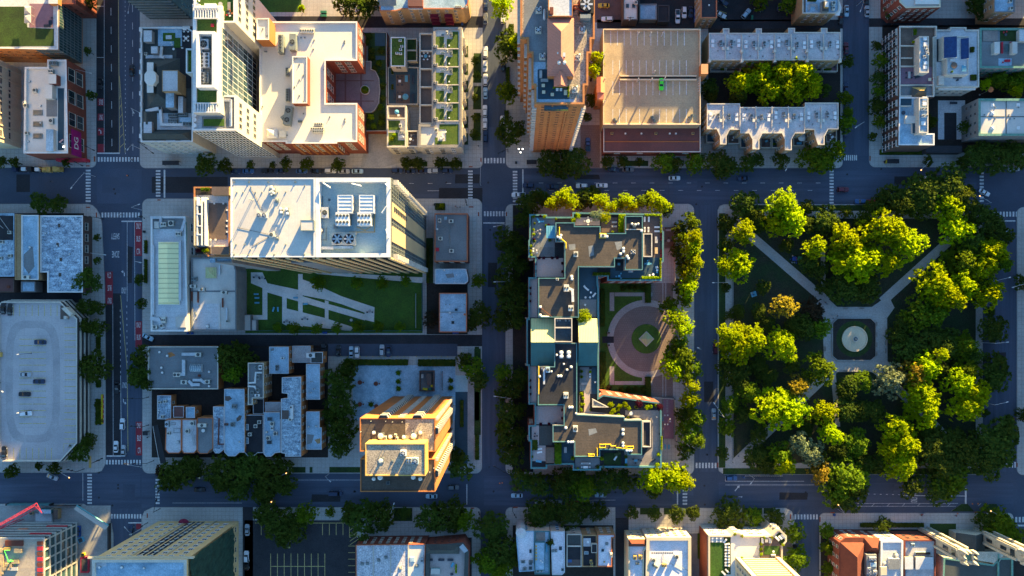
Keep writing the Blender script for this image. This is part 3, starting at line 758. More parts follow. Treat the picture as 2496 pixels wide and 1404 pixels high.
def bench(px,py,z,ang,m='wood_grey'):
 thing(('bench',m),[('seat',_m(m,lambda b:b.box(-.9,-.22,.4,.9,.22,.46))),('backrest',_m(m,lambda b:b.box(-.9,.2,.5,.9,.26,.85))),('leg',_m('pole_dark',lambda b:b.box(-.75,-.2,0,-.68,.24,.4))),('leg',_m('pole_dark',lambda b:b.box(.68,-.2,0,.75,.24,.4)))],px,py,z,ang,'park_bench','wooden slatted park bench','bench','benches')
def bin_(px,py,z,ang=0,m='bin_blue',lx=.7,desc=None):
 thing(('bin',m,lx),[('body',_m(m,lambda b:b.obox(0,0,.1,lx,.75,.95,0,0,None,1.08,1.08))),('lid',_m(m,lambda b:b.obox(0,0,1.06,lx*1.12,.85,.07))),('wheel',_m('tyre',lambda b:b.box(-lx/2,-.4,0,lx/2,-.3,.2)))],px,py,z,ang,'wheelie_bin',desc or('blue' if 'blue' in m else 'green' if 'green' in m else 'dark')+' rubbish bin with a lid','bin','rubbish bins')
def person_mesh(pose):
 bm=bmesh.new();sk=bm.verts.layers.skin.verify()
 def V(p,r):v=bm.verts.new(p);v[sk].radius=(r,r*.85);return v
 if pose=='walk':hip,kn=[((.06,.11,.9),(.2,.12,.5),(.22,.12,.08),(.38,.12,.04)),((-.02,-.11,.9),(-.04,-.12,.5),(-.25,-.12,.14),(-.12,-.12,.05))],1
 else:hip,kn=[((.02,.12,.32),(.42,.22,.42),(.34,.05,.1),(.5,.0,.06)),((.02,-.12,.32),(.42,-.22,.42),(.34,-.05,.1),(.5,-.1,.06))],0
 dz=0 if pose=='walk' else-.62
 root=V((0,0,.95+dz),.16);ch=V((0,0,1.2+dz),.17);sh=V((0,0,1.42+dz),.14);nk=V((.01,0,1.54+dz),.06);hd=V((.02,0,1.66+dz),.105);tp=V((.02,0,1.74+dz),.085)
 for a,b in((root,ch),(ch,sh),(sh,nk),(nk,hd),(hd,tp)):bm.edges.new((a,b))
 for c in hip:
  last=root
  for p,r in zip(c,(.1,.075,.05,.04)):v=V(p,r);bm.edges.new((last,v));last=v
 for s in(1,-1):
  last=sh
  sw=.18*s if pose=='walk' else .2
  for p,r in(((0,.2*s,1.4+dz),.06),((-.02+sw*.3,.25*s,1.12+dz),.045),((.08+sw*.8,.24*s,.9+dz),.035),((.12+sw*.9,.235*s,.82+dz),.03)):v=V(p,r);bm.edges.new((last,v));last=v
 me=bpy.data.meshes.new('tmp');bm.to_mesh(me);bm.free()
 for i,v in enumerate(me.skin_vertices[0].data):v.use_root=(i==0)
 o=bpy.data.objects.new('tmp',me);COL.objects.link(o)
 o.modifiers.new('s','SKIN');m=o.modifiers.new('u','SUBSURF');m.levels=1
 dg=bpy.context.evaluated_depsgraph_get();dg.update()
 out=bpy.data.meshes.new_from_object(o.evaluated_get(dg));bpy.data.objects.remove(o)
 out.materials.clear()
 for k in('skin','cloth_blue','cloth_black'):out.materials.append(K(k))
 for p in out.polygons:
  z=p.center.z-dz;y=abs(p.center.y)
  p.material_index=0 if z>1.5 or(y>.2 and z<1.12 and z>.7 and pose=='walk')else 1 if z>.93 else 2
  p.use_smooth=True
 hm=MB();hm.cyl(.0,0,1.68+dz,1.76+dz,.115,.1,10,0,None,True);hm.cyl(0,0,1.76+dz,1.81+dz,.1,.05,10)
 return out,hm.mesh('hair','hair')
PM={k:person_mesh(k)for k in('walk','sit')}
def person(px,py,ang=0.,top='blue',leg='black',pose='walk',z=.134,desc=None):
 x,y=P(px,py,z+.9);rt=empty('person',(x,y,z),rad(ang));body,hair=PM[pose]
 o=link('body',body,rt)
 for i,k in((1,'cloth_'+top),(2,'cloth_'+leg)):o.material_slots[i].link='OBJECT';o.material_slots[i].material=K(k)
 link('hair',hair,rt)
 pend(rt,desc or f'person in a {top} top '+('walking' if pose=='walk' else 'sitting'),'person',px,py,'people in the park and streets')
def text_mesh(txt,mk):
 cu=bpy.data.curves.new('t','FONT');cu.body=txt;cu.align_x='CENTER';cu.align_y='CENTER';cu.size=1.;cu.offset=.012
 o=bpy.data.objects.new('t',cu);COL.objects.link(o)
 dg=bpy.context.evaluated_depsgraph_get();dg.update()
 me=bpy.data.meshes.new_from_object(o.evaluated_get(dg));bpy.data.objects.remove(o)
 xs=[v.co.x for v in me.vertices];ys=[v.co.y for v in me.vertices]
 w,h,cx,cy=max(xs)-min(xs),max(ys)-min(ys),(max(xs)+min(xs))/2,(max(ys)+min(ys))/2
 for v in me.vertices:v.co=((v.co.x-cx)/w,(v.co.y-cy)/h,0)
 me.materials.clear();me.materials.append(K(mk));return me
def road_text(txt,px,py,w,h,ang=0.,mk='paint_white',z=.012):
 x,y=P(px,py);o=link('road_lettering',text_mesh(txt,mk),None,(x,y,z),rad(ang),(w*S,h*S,1));return tag(o,kind='structure')
cam=bpy.data.cameras.new('camera');co=bpy.data.objects.new('camera',cam);COL.objects.link(co)
co.location=(0,0,H);co.rotation_euler=(0,0,0)
cam.sensor_width=36.;cam.lens=36.*H/(2496*S);cam.clip_end=6000.;cam.clip_start=1.
cam.shift_x=(1248-NX)/2496.;cam.shift_y=(NY-702)/2496.
SC.camera=co
sd=Vector((math.sin(SUN_AZ)*math.cos(SUN_E),math.cos(SUN_AZ)*math.cos(SUN_E),math.sin(SUN_E)))
sl=bpy.data.lights.new('sun','SUN');sl.energy=SUN_W;sl.angle=rad(.5);sl.color=SUN_C
so=bpy.data.objects.new('sun',sl);COL.objects.link(so);so.rotation_euler=(-sd).to_track_quat('-Z','Y').to_euler();so.location=(100,200,300)
W=bpy.data.worlds.new('World');SC.world=W;W.use_nodes=True;wn=W.node_tree
sky=_n(wn,'ShaderNodeTexSky',sky_type='NISHITA');sky.sun_disc=False;sky.sun_elevation=SUN_E;sky.sun_rotation=SUN_AZ
sky.air_density=AIR;sky.dust_density=.3;sky.ozone_density=OZ
bg=wn.nodes['Background'];bg.inputs['Strength'].default_value=SKY_S;wn.links.new(sky.outputs[0],bg.inputs[0])
SC.view_settings.view_transform='Standard';SC.view_settings.look='None';SC.view_settings.gamma=1.;SC.view_settings.exposure=EXPO
SC.cycles.max_bounces=6;SC.cycles.diffuse_bounces=3;SC.cycles.glossy_bounces=2;SC.cycles.transmission_bounces=3;SC.cycles.use_denoising=True
g=MB();g.face([(-2500,-2500,0),(2500,-2500,0),(2500,2500,0),(-2500,2500,0)]);struct('ground',g,'asphalt')
def sheet(name,poly,m,z=.004,hgt=0.):
 q=ccw([P(x,y,hgt)for x,y in poly]);mb=MB();mb.face([(x,y,hgt+z)for x,y in q]);return struct(name,mb,m)
def rnd_rect(x0,y0,x1,y1,r=12,cs='abcd'):
 """plan rectangle with rounded corners a=NW b=NE c=SE d=SW"""
 out=[]
 for k,(cx,cy,a0)in dict(a=(x0+r,y0+r,180),b=(x1-r,y0+r,270),c=(x1-r,y1-r,0),d=(x0+r,y1-r,90)).items():
  if k in cs:
   for i in range(7):a=rad(a0+i*15);out.append((cx+r*math.cos(a),cy+r*math.sin(a)))
  else:out.append({'a':(x0,y0),'b':(x1,y0),'c':(x1,y1),'d':(x0,y1)}[k])
 return out
def block(poly,m='concrete',z=.13):
 q=ccw([P(x,y)for x,y in poly]);mb=MB();mb.sides(q,0,z,1);i=inset(q,.22)
 n=len(q)
 for k in range(n):
  j=(k+1)%n;mb.face([(*q[k],z),(*q[j],z),(*i[j],z),(*i[k],z)],1)
 mb.face([(x,y,z)for x,y in i],0);return struct('pavement',mb,[m,'kerb'])
block(rnd_rect(-400,-400,235,409,14,'c'))
block(rnd_rect(341,-400,1177,410,14,'cd'))
block(rnd_rect(1233,-400,2054,410,14,'cd'))
block(rnd_rect(2118,-400,2560,408,16,'d'))
block([(-400,497)]+[(215,497),(226,500),(236,510),(244,523),(249,545),(256,700),(258,860),(258,1130),(248,1148),(235,1152)]+[(-400,1152)])
block(rnd_rect(347,484,1175,1154,16))
block(rnd_rect(1232,497,1692,1157,16))
block([(1749,512),(1754,502),(1764,498),(2390,498),(2395,508),(2395,1148),(2388,1157),(1765,1157),(1752,1148),(1749,1135)])
block(rnd_rect(2478,505,2760,1158,16,'ad'))
block([(-400,1228),(205,1228),(272,1275),(277,1300),(277,1700),(-400,1700)])
block([(345,1262),(352,1246),(372,1236),(592,1236),(592,1700),(345,1700)])
block(rnd_rect(617,1236,1172,1700,14,'b'))
block(rnd_rect(1232,1236,1500,1700,14,'a'))
block([(1532,1238),(1915,1238),(1930,1246),(1936,1262),(1938,1300),(1952,1700),(1526,1700)])
block(rnd_rect(1997,1250,2470,1700,12,'ab'))
Z=.134
for q in([(345,412),(1176,412),(1176,470),(345,470)],):pass
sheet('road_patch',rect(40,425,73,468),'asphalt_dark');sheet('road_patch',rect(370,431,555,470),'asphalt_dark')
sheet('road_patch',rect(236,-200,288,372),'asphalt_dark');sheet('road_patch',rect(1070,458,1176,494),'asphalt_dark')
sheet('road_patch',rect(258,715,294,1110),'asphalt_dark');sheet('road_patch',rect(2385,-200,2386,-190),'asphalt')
sheet('road_surface',rect(-400,1154,342,1226),'asphalt_ew');sheet('road_surface',rect(238,1240,344,1400),'asphalt_ns',.008)
sheet('road_surface',[(345,1157),(880,1160),(880,1233),(372,1233),(345,1240)],'asphalt_ew')
sheet('road_surface',rect(290,-200,340,380),'asphalt_ns');sheet('road_surface',[(296,540),(345,500),(345,1108),(296,1108)],'asphalt_ns')
sheet('road_surface',rect(1180,60,1230,400),'asphalt_ns');sheet('road_surface',rect(2058,-200,2115,380),'asphalt_ns')
sheet('road_surface',rect(1630,416,2380,492),'asphalt_ew');sheet('road_surface',rect(1752,1172,2470,1232),'asphalt_ew',.006)
sheet('road_surface',rect(2398,520,2474,1150),'asphalt_ns');sheet('road_surface',rect(236,412,345,496),'asphalt_light')
sheet('road_surface',rect(1177,505,1229,1140),'asphalt_ns');sheet('road_surface',rect(1695,500,1746,1150),'asphalt_ns',.005);sheet('road_surface',rect(1276,420,1628,490),'asphalt_ew');sheet('road_surface',rect(405,471,1068,483),'asphalt_ew');sheet('road_surface',rect(1180,1160,1690,1232),'asphalt_ew');sheet('road_surface',rect(1955,1250,1993,1500),'asphalt_ns')
R_=random.Random(9)
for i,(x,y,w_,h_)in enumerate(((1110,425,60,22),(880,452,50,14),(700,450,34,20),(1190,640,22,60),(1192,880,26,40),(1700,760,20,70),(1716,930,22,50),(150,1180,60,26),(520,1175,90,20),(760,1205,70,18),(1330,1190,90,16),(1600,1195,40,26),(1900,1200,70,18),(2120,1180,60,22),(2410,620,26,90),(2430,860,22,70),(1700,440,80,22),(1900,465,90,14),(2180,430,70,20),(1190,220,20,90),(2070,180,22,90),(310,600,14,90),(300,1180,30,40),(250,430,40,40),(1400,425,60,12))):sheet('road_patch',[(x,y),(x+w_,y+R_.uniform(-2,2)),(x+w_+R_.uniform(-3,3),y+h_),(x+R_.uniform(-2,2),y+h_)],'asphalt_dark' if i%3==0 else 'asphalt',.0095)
for x,y in((278,461),(281,472),(312,428),(1088,445),(1190,445),(1724,1108),(1717,1184),(1964,1200),(1718,1230),(2065,425),(2148,412),(2210,437),(241,1152),(241,1213),(274,1232),(288,1182),(288,1190),(1203,1198),(865,1198),(864,1198),(1310,420),(1424,424),(1711,455),(1697,498),(1195,560),(1206,760),(1214,1010),(2440,700),(2450,930),(1500,1200),(620,1200),(700,460),(1000,470)):
 mb=MB();c_=P(x,y);mb.cyl(*c_,.004,.013,.42,.42,14);struct('manhole_cover',mb,'pole_dark')
AL='asphalt_dark'
for q in(rect(635,40,1177,68),rect(1455,48,2054,70),rect(2118,45,2560,66),rect(347,816,1175,844),rect(-20,714,200,738),rect(1500,1262,1532,1700),rect(592,1236,617,1700)):sheet('alley',q,AL,Z)
mb=MB();q=ccw([P(x,y)for x,y in rect(592,1236,617,1700)]);
sheet('driveway',rect(1415,305,1462,409),'paver',Z);sheet('yard',rect(1448,-60,1560,55),'paver_dark',Z);sheet('yard',rect(1560,-80,1760,48),'asphalt_dark',Z+.004);sheet('yard',rect(1755,-60,1950,52),'asphalt_dark',Z)
sheet('yard',rect(800,838,1115,868),'asphalt',Z+.004);sheet('yard',rect(596,1268,870,1700),'lot',Z);sheet('yard',rect(370,843,800,1115),'soil',Z);sheet('yard',rect(590,848,800,900),'asphalt_dark',Z+.004)
sheet('yard',rect(1500,700,1501,701),'soil',Z);sheet('yard',rect(2150,62,2560,372),'soil',Z);sheet('yard',rect(1726,70,2048,352),'soil',Z);sheet('yard',rect(1040,690,1140,815),'soil',Z)
sheet('yard',rect(0,520,205,714),'soil',Z);sheet('yard',rect(2000,1290,2500,1700),'soil',Z);sheet('yard',rect(1250,1280,1495,1700),'soil',Z);sheet('yard',rect(1535,1300,1930,1700),'paver_plaza',Z);sheet('yard',rect(870,1310,1150,1700),'soil',Z)
sheet('site_ground',rect(-60,1232,270,1600),'concrete_plain',Z);sheet('yard',rect(1250,500,1300,1150),'soil',Z)
sheet('driveway',[(940,310),(1040,380),(935,408),(880,408),(892,320)],'concrete_plain',Z)
def lawn(poly,m='lawn',z=Z+.006):return sheet('lawn',poly,m,z)
for q in([(1155,130),(1173,130),(1173,202),(1153,202)],[(1155,210),(1173,210),(1173,267),(1153,267)],[(1155,275),(1172,275),(1172,343),(1153,343)]):lawn(q)
for y0 in(112,155,197,240,284,325):lawn(rect(1132,y0,1141,y0+28))
lawn(rect(1060,495,1085,512));lawn(rect(1039,580,1056,690))
for q in(rect(980,394,1042,406),rect(1062,394,1127,406),rect(1512,392,1580,405),rect(2143,365,2250,378),rect(1784,500,1878,514),rect(1940,500,2006,514),rect(2022,500,2390,514)):lawn(q)
lawn(rect(1752,520,1768,1140));lawn(rect(1750,1140,1751,1141));lawn(rect(1762,1141,1885,1156));lawn(rect(1885,1141,2390,1156))
for q in(rect(1560,1238,1608,1254),rect(1618,1238,1661,1254),rect(1671,1238,1705,1254),rect(1810,1238,1858,1254),rect(1861,1238,1884,1252),rect(2266,1276,2330,1306),rect(960,1238,1005,1270),rect(712,1138,745,1152),rect(755,1138,762,1152),rect(803,1138,890,1152)):lawn(q)
for q in([(2318,1246),(2343,1228),(2358,1228),(2374,1246)],[(2390,1246),(2410,1228),(2428,1228),(2440,1246)]):lawn(q,'lawn',Z+.01);block(q,'lawn',.125)
lawn([(640,-20),(735,-20),(735,30),(618,30)],'lawn_bright');lawn(rect(612,-20,617,30));sheet('path',rect(742,-60,750,34),'path',Z+.01)
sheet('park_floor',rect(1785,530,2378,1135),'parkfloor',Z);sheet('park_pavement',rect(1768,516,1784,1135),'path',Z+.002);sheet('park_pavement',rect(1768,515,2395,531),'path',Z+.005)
sheet('park_pavement',rect(2379,531,2395,1135),'path',Z+.002);sheet('park_pavement',rect(1768,1128,2395,1140),'path',Z+.009)
PT=dict(m='path',z=Z+.013)
def strip(x0,y0,x1,y1,w,dz=0.):
 d=Vector((x1-x0,y1-y0)).normalized();n_=Vector((-d.y,d.x))*w/2
 sheet('path',[(x0+n_.x,y0+n_.y),(x1+n_.x,y1+n_.y),(x1-n_.x,y1-n_.y),(x0-n_.x,y0-n_.y)],'path',Z+.013+dz)
strip(1790,540,2015,735,22);strip(2005,600,2008,735,11,.003);strip(2150,735,2360,545,22);strip(2025,905,1790,1130,22);strip(2145,905,2370,1130,22);strip(2030,900,2042,1040,12,.003)
sheet('path',[(2010,720),(2040,748),(2125,748),(2165,720),(2180,750),(2162,775),(2163,880),(2185,905),(2150,925),(2125,907),(2042,907),(2015,930),(1995,910),(2008,885),(2005,775),(1990,740)],'path',Z+.02)
oct_=[(2040,776),(2122,776),(2134,788),(2134,868),(2122,878),(2040,878),(2028,868),(2028,788)]
sheet('planting_bed',oct_,'soil',Z+.024)
c=P(2082,826);
mb=MB();mb.cyl(*c,Z+.02,Z+.03,44*S,44*S,40);struct('lawn',mb,'lawn')
ft=empty('fountain',(*c,Z+.03));pend(ft,'pale round stone fountain basin in the octagonal park bed','fountain',2082,826);ft['label']='pale round stone fountain basin in the octagonal park bed';PEND.pop()
mb=MB();n=40;R1,R2=31*S,29*S
for i in range(n):
 a,b=i*math.tau/n,(i+1)*math.tau/n;A,Bq=(math.cos(a),math.sin(a)),(math.cos(b),math.sin(b))
 mb.face([(A[0]*R1,A[1]*R1,0),(Bq[0]*R1,Bq[1]*R1,0),(Bq[0]*R1,Bq[1]*R1,.6),(A[0]*R1,A[1]*R1,.6)]);mb.face([(A[0]*R1,A[1]*R1,.6),(Bq[0]*R1,Bq[1]*R1,.6),(Bq[0]*R2,Bq[1]*R2,.6),(A[0]*R2,A[1]*R2,.6)])
 mb.face([(A[0]*R2,A[1]*R2,.6),(Bq[0]*R2,Bq[1]*R2,.6),(Bq[0]*R2,Bq[1]*R2,.25),(A[0]*R2,A[1]*R2,.25)])
mb.obj('basin_rim','stone_warm',ft);mb=MB();mb.cyl(0,0,.2,.26,R2,R2,40);mb.obj('basin_floor','stone_warm',ft)
mb=MB();mb.cyl(0,0,.26,1.0,.55,.4,12);mb.cyl(0,0,1.,1.25,.5,1.1,16,0,0,True);mb.cyl(0,0,1.25,1.9,.25,.15,10);mb.obj('pedestal','stone',ft)
mb=MB();mb.cyl(0,0,1.26,1.28,.9,.9,16);mb.obj('water','water',ft)
def fence(pts,h,m,label,cat='fence',name='fence',z=.134,close=False,post='pole_dark',solid=.1,hh=0.):
 q=[P(x,y,hh)for x,y in pts];o=empty(name,(*q[0],z+hh));tag(o,label,cat)
 if close:q.append(q[0])
 mb=MB();mp=MB()
 for a,b in zip(q,q[1:]):
  L=math.hypot(b[0]-a[0],b[1]-a[1]);ang=math.atan2(b[1]-a[1],b[0]-a[0])
  mb.obox((a[0]+b[0])/2-q[0][0],(a[1]+b[1])/2-q[0][1],0,L,solid,h,ang)
 mb.obj('panel',m,o)
 for i,(x,y)in enumerate(q[:-1]if close else q):
  mp=MB();mp.obox(x-q[0][0],y-q[0][1],0,solid+.1,solid+.1,h+.12,0);mp.obj('post',post,o)
 return o
fence(oct_,.55,'concrete_plain','low pale stone kerb wall round the fountain bed','wall','low_wall',close=True,post='concrete_plain',solid=.25)
fence([(2036,905),(2050,905),(2122,905)],.5,'concrete_plain','low stone edging wall below the fountain','wall','low_wall',post='concrete_plain',solid=.2)
fence([(1786,532),(1786,1120)],.45,'concrete_plain','long low stone edging along the west park pavement','wall','low_wall',post='concrete_plain',solid=.25)
fence([(1830,532),(2380,532)],.45,'concrete_plain','long low stone edging along the north park pavement','wall','low_wall',post='concrete_plain',solid=.25)
sheet('court',rect(1462,690,1640,965),'court_lawn',Z);sheet('driveway',rect(1586,690,1640,970),'paver',Z+.01)
for x in(1614,1621):sheet('driveway',rect(x,690,x+3,970),'concrete_plain',Z+.016)
mb=MB();cc=P(1575,826);mb.cyl(*cc,Z+.0,Z+.02,95*S,95*S,56);mb.cyl(*cc,Z+.02,Z+.026,80*S,80*S,56,1);struct('circle_drive',mb,['path','paver'])
for q in(rect(1498,713,1590,722),rect(1486,713,1497,758),rect(1565,722,1574,742),rect(1498,929,1590,938),rect(1486,893,1497,938),rect(1565,905,1574,929)):sheet('path',q,'path',Z+.012)
sheet('path',rect(1468,820,1496,836),'asphalt_dark',Z+.03)
mb=MB();mb.cyl(*cc,Z+.02,Z+.2,36*S,35*S,40);struct('lawn',mb,'court_lawn')
o=empty('court_monument',(*cc,Z+.2));tag(o,'grey square stone plinth set diagonally on the round planted island','monument')
mb=MB();mb.obox(0,0,0,4.4,4.4,.5,rad(45));mb.obj('border','stone',o);mb=MB();mb.obox(0,0,.5,3.9,3.9,1.2,rad(45),0,0,.06,.06);mb.obj('cap','roof_lime',o)
sheet('garden',rect(598,655,1030,812),'lawn_bright',Z);
for q,m in(([(615,665),(650,668),(650,770),(615,770)],'lawn_bright'),):lawn(q,m,Z+.01)
pass
GP=[[(640,690),(652,690),(652,779),(604,779),(604,768),(640,768)],[(612,664),(640,664),(652,690),(652,704),(640,702),(612,690)],[(650,690),(735,708),(735,680),(762,690),(832,722),(913,749),(912,785),(888,779),(889,762),(832,741),(792,730),(650,703)],[(688,712),(699,714),(699,794),(688,788)],[(727,668),(738,668),(738,797),(727,790)],[(650,697),(690,707),(790,738),(890,766),(890,781),(800,755),(690,724),(650,712)],[(699,752),(740,762),(792,775),(862,798),(854,807),(699,790)],[(792,732),(801,734),(801,796),(792,792)],[(775,668),(1030,690),(1030,676),(760,662)]]
for i,q in enumerate(GP):sheet('path',q,'pale_paving',Z+.014+i*.003)
sheet('plaza',[(858,890),(1110,890),(1110,1000),(1108,1025),(862,1025)],'roof_blue',Z+.01);sheet('plaza',rect(1110,915,1140,955),'cyan_floor',Z+.01);sheet('plaza',rect(1108,955,1140,1130),'navy_deck',Z+.008)
lawn(rect(1150,850,1172,1060));sheet('pavement_strip',rect(1141,850,1156,1150),'concrete_plain',Z+.012);lawn(rect(1157,955,1168,1025));lawn(rect(1157,845,1168,875),'lawn',Z+.01)
MK=MB();MY=MB();MR=MB();MT=MB()
def mk(mb,poly,z=.014):q=ccw([P(x,y)for x,y in poly]);mb.face([(x,y,z)for x,y in q])
def zebra(x0,y0,x1,y1,n,hor):
 for i in range(n):
  f=(i+.22)/n;f2=(i+.78)/n
  if hor:mk(MK,rect(x0+(x1-x0)*f,y0,x0+(x1-x0)*f2,y1))
  else:mk(MK,rect(x0,y0+(y1-y0)*f,x1,y0+(y1-y0)*f2))
zebra(237,383,362,394,17,1);zebra(209,412,221,494,11,0);zebra(380,413,391,481,9,0);zebra(246,518,342,530,13,1)
zebra(1179,385,1232,398,7,1);zebra(1141,414,1152,494,11,0);zebra(1250,415,1261,494,11,0);zebra(1178,515,1236,527,8,1)
zebra(2022,414,2032,498,11,0);zebra(2056,378,2090,391,7,1);zebra(2388,418,2398,494,9,0);zebra(2404,516,2482,528,10,1)
zebra(257,1121,345,1132,12,1);zebra(213,1146,224,1230,11,0);zebra(379,1166,389,1230,9,0);zebra(262,1253,346,1264,12,1)
zebra(1694,1128,1748,1141,7,1);zebra(1664,1160,1675,1232,9,0);zebra(1935,1254,1995,1266,8,1);zebra(2473,1260,2540,1273,8,1);zebra(2450,1126,2478,1140,4,1)
for q in(rect(237,372,292,375),rect(296,538,345,541),rect(399,414,403,482),rect(1273,413,1276,490),rect(1178,542,1230,545),rect(260,1110,296,1113),rect(1137,1180,1139,1230),rect(2352,1190,2356,1228),rect(2433,537,2475,540),rect(2470,1279,2540,1283),rect(1650,1160,1653,1230),rect(2083,380,2085,390),rect(346,1273,348,1276),rect(313,1273,346,1276)):mk(MK,q)
def dash(x0,y0,x1,y1,n,w=1.2,fill=.4,mb=MK):
 for i in range(n):
  f,f2=(i+.3)/n,(i+.3+fill)/n;ax,ay,bx,by=x0+(x1-x0)*f,y0+(y1-y0)*f,x0+(x1-x0)*f2,y0+(y1-y0)*f2
  d=Vector((bx-ax,by-ay)).normalized();k=Vector((-d.y,d.x))*w/2
  mk(mb,[(ax+k.x,ay+k.y),(bx+k.x,by+k.y),(bx-k.x,by-k.y),(ax-k.x,ay-k.y)])
def line(x0,y0,x1,y1,w=1.2,mb=MK):dash(x0,y0,x1,y1,1,w,1.,mb)if False else mk(mb,[(x0+(y1-y0)/math.hypot(x1-x0,y1-y0)*w/2,y0-(x1-x0)/math.hypot(x1-x0,y1-y0)*w/2),(x1+(y1-y0)/math.hypot(x1-x0,y1-y0)*w/2,y1-(x1-x0)/math.hypot(x1-x0,y1-y0)*w/2),(x1-(y1-y0)/math.hypot(x1-x0,y1-y0)*w/2,y1+(x1-x0)/math.hypot(x1-x0,y1-y0)*w/2),(x0-(y1-y0)/math.hypot(x1-x0,y1-y0)*w/2,y0+(x1-x0)/math.hypot(x1-x0,y1-y0)*w/2)])
dash(270,-40,273,370,9);dash(305,0,306,380,34,1.2,.3);dash(323,0,324,380,9);line(254,0,254,370,.9)
for y in(15,140):line(236,y,253,y,1.)
for x0,x1 in((288.5,290),):line(x0,-40,x1,185,1.3,MY);line(291,185,305,372,1.2,MY);line(290,185,292,372,1.2,MY)
for i in range(6):line(291.5+0,240+i*24,291+(240+i*24-185)*.075,228+i*24,1.2,MY)
line(310,541,310,735,1.);line(328,541,329,830,1.);line(275,740,276,1110,1.);dash(293,750,294,915,11,1.2,.35);line(294,915,296,1110,1.1);dash(309,740,310,890,10,1.2,.35);line(294,720,310,900,1.3,MY);line(310,900,312,1100,1.3,MY)
dash(575,447,1120,447,12,.9,.25);dash(1300,446,2020,446,16,.9,.25);dash(1280,464,2000,464,16,.9,.25);dash(580,465,1140,465,4,.9,.2)
line(715,1170,880,1170,.9);line(420,1226,590,1226,.8);line(1300,1219,1500,1219,.8);line(1768,1173,1960,1173,1.);line(1768,1182,1985,1182,1.);line(1768,1160,1768,1173,1.);line(2090,1227,2335,1227,.8);line(2090,1234,2330,1234,.8)
for i in range(8):line(2125+i*37,1234,2132+i*37,1227,.8)
line(2202,1208,2352,1209,1.6);dash(2110,1204,2200,1206,6,1.,.3);line(50,1152,200,1152,.9);line(202,1140,202,1220,1.1)
line(2444,541,2444,575,1.)
def arrow(px,py,s,ang,mb=MK,turn=0):
 pts=[[(-.12,-1),(.12,-1),(.12,.35),(-.12,.35)],[(-.42,.35),(.42,.35),(0,1)]]
 if turn:pts=[[(-.12,-1),(.14,-1),(.14,-.2),(-.12,-.05)],[(-.12,-.05),(.14,-.2),(.14*0+.1*turn+.05*turn,.35),(-.1*0+.45*turn,.5),(.45*turn,.1)][:4],[(.42*turn,.75),(.42*turn,-.1),(.95*turn,.4)]]
 c_,s_=math.cos(rad(ang)),math.sin(rad(ang))
 for q in pts:
  w=[(px+(x*c_-y*s_)*s,py-(x*s_+y*c_)*s)for x,y in q];a=ccw([P(*k)for k in w]);mb.face([(x,y,.016)for x,y in a])
arrow(303,665,8,0,MK,-1);arrow(301,980,8,180,MK,-1);arrow(1797,1190,9,-40,MK);arrow(1805,1211,5,-90,MK);arrow(2270,1218,8,-90,MK);arrow(2455,563,6,-60,MK)
for q in(rect(238,240,254,258),rect(238,277,254,294),rect(238,312,254,330),rect(238,351,255,372),rect(329,541,346,624),rect(257,662,275,742),rect(330,783,346,846),rect(331,1028,347,1110),rect(332,1276,348,1290)):mk(MR,q,.010)
for q in(rect(229,381,233,394),rect(210,403,219,406),rect(384,486,392,489),rect(210,504,220,507),rect(234,518,237,530),rect(1171,385,1174,397),rect(1143,405,1152,408),rect(1143,503,1154,506),rect(1165,517,1168,527),rect(1233,517,1236,527),rect(2014,500,2022,503),rect(2119,380,2122,392),rect(2025,403,2030,406),rect(2385,502,2396,505),rect(1748,1127,1751,1139),rect(1925,1253,1928,1265),rect(1997,1260,2000,1272),rect(2024,1248,2034,1251),rect(358,1251,361,1262),rect(1147,1237,1156,1240),rect(2477,1128,2480,1138),rect(2375,1247,2386,1250),rect(1250,1235,1262,1238)):mk(MT,q,.142)
for i in range(13):
 x=637+i*16.6
 if not(5<i<9):mk(MY,rect(x-.7,1276,x+.7,1304),.146)
mk(MY,rect(622,1274,870,1275.4),.146);mk(MY,rect(660,1379.5,792,1381),.146)
for i in range(9):mk(MY,rect(659.3+i*16.5,1349,660.7+i*16.5,1420),.147)
for i in range(6):mk(MY,rect(849,1330+i*16,866,1331.3+i*16),.146)
for i in range(6):line(853,1300+i*8,878,1284+i*5,1.2,MY)if False else None
def liney(x0,y0,x1,y1,w=1.3):
 L=math.hypot(x1-x0,y1-y0);nx,ny=(y1-y0)/L*w/2,-(x1-x0)/L*w/2;mk(MY,[(x0+nx,y0+ny),(x1+nx,y1+ny),(x1-nx,y1-ny),(x0-nx,y0-ny)],.147)
for i in range(5):liney(853,1292+i*9,868+i*2,1280+i*8)
liney(852,1276,852,1310);liney(852,1304,880,1304)
for py,an in((1319,90),(1334,-90)):
 for q in([(-.1,-1),(.1,-1),(.1,.3),(-.1,.3)],[(-.4,.3),(.4,.3),(0,1)]):
  c_,s_=math.cos(rad(an)),math.sin(rad(an));a=ccw([P(702+(x*c_-y*s_)*7,py-(x*s_+y*c_)*7)for x,y in q]);MY.face([(x,y,.147)for x,y in a])
for i,(x0,y0,x1,y1)in enumerate(((1755,5,1771,19),(1755,27,1771,33),(1755,42,1771,47))):liney(x0,y0,x1,y1)
struct('road_markings',MK,'paint_white');struct('road_markings',MY,'paint_yellow');struct('bus_lane_marking',MR,'paint_red');struct('kerb_ramp',MT,'tactile')
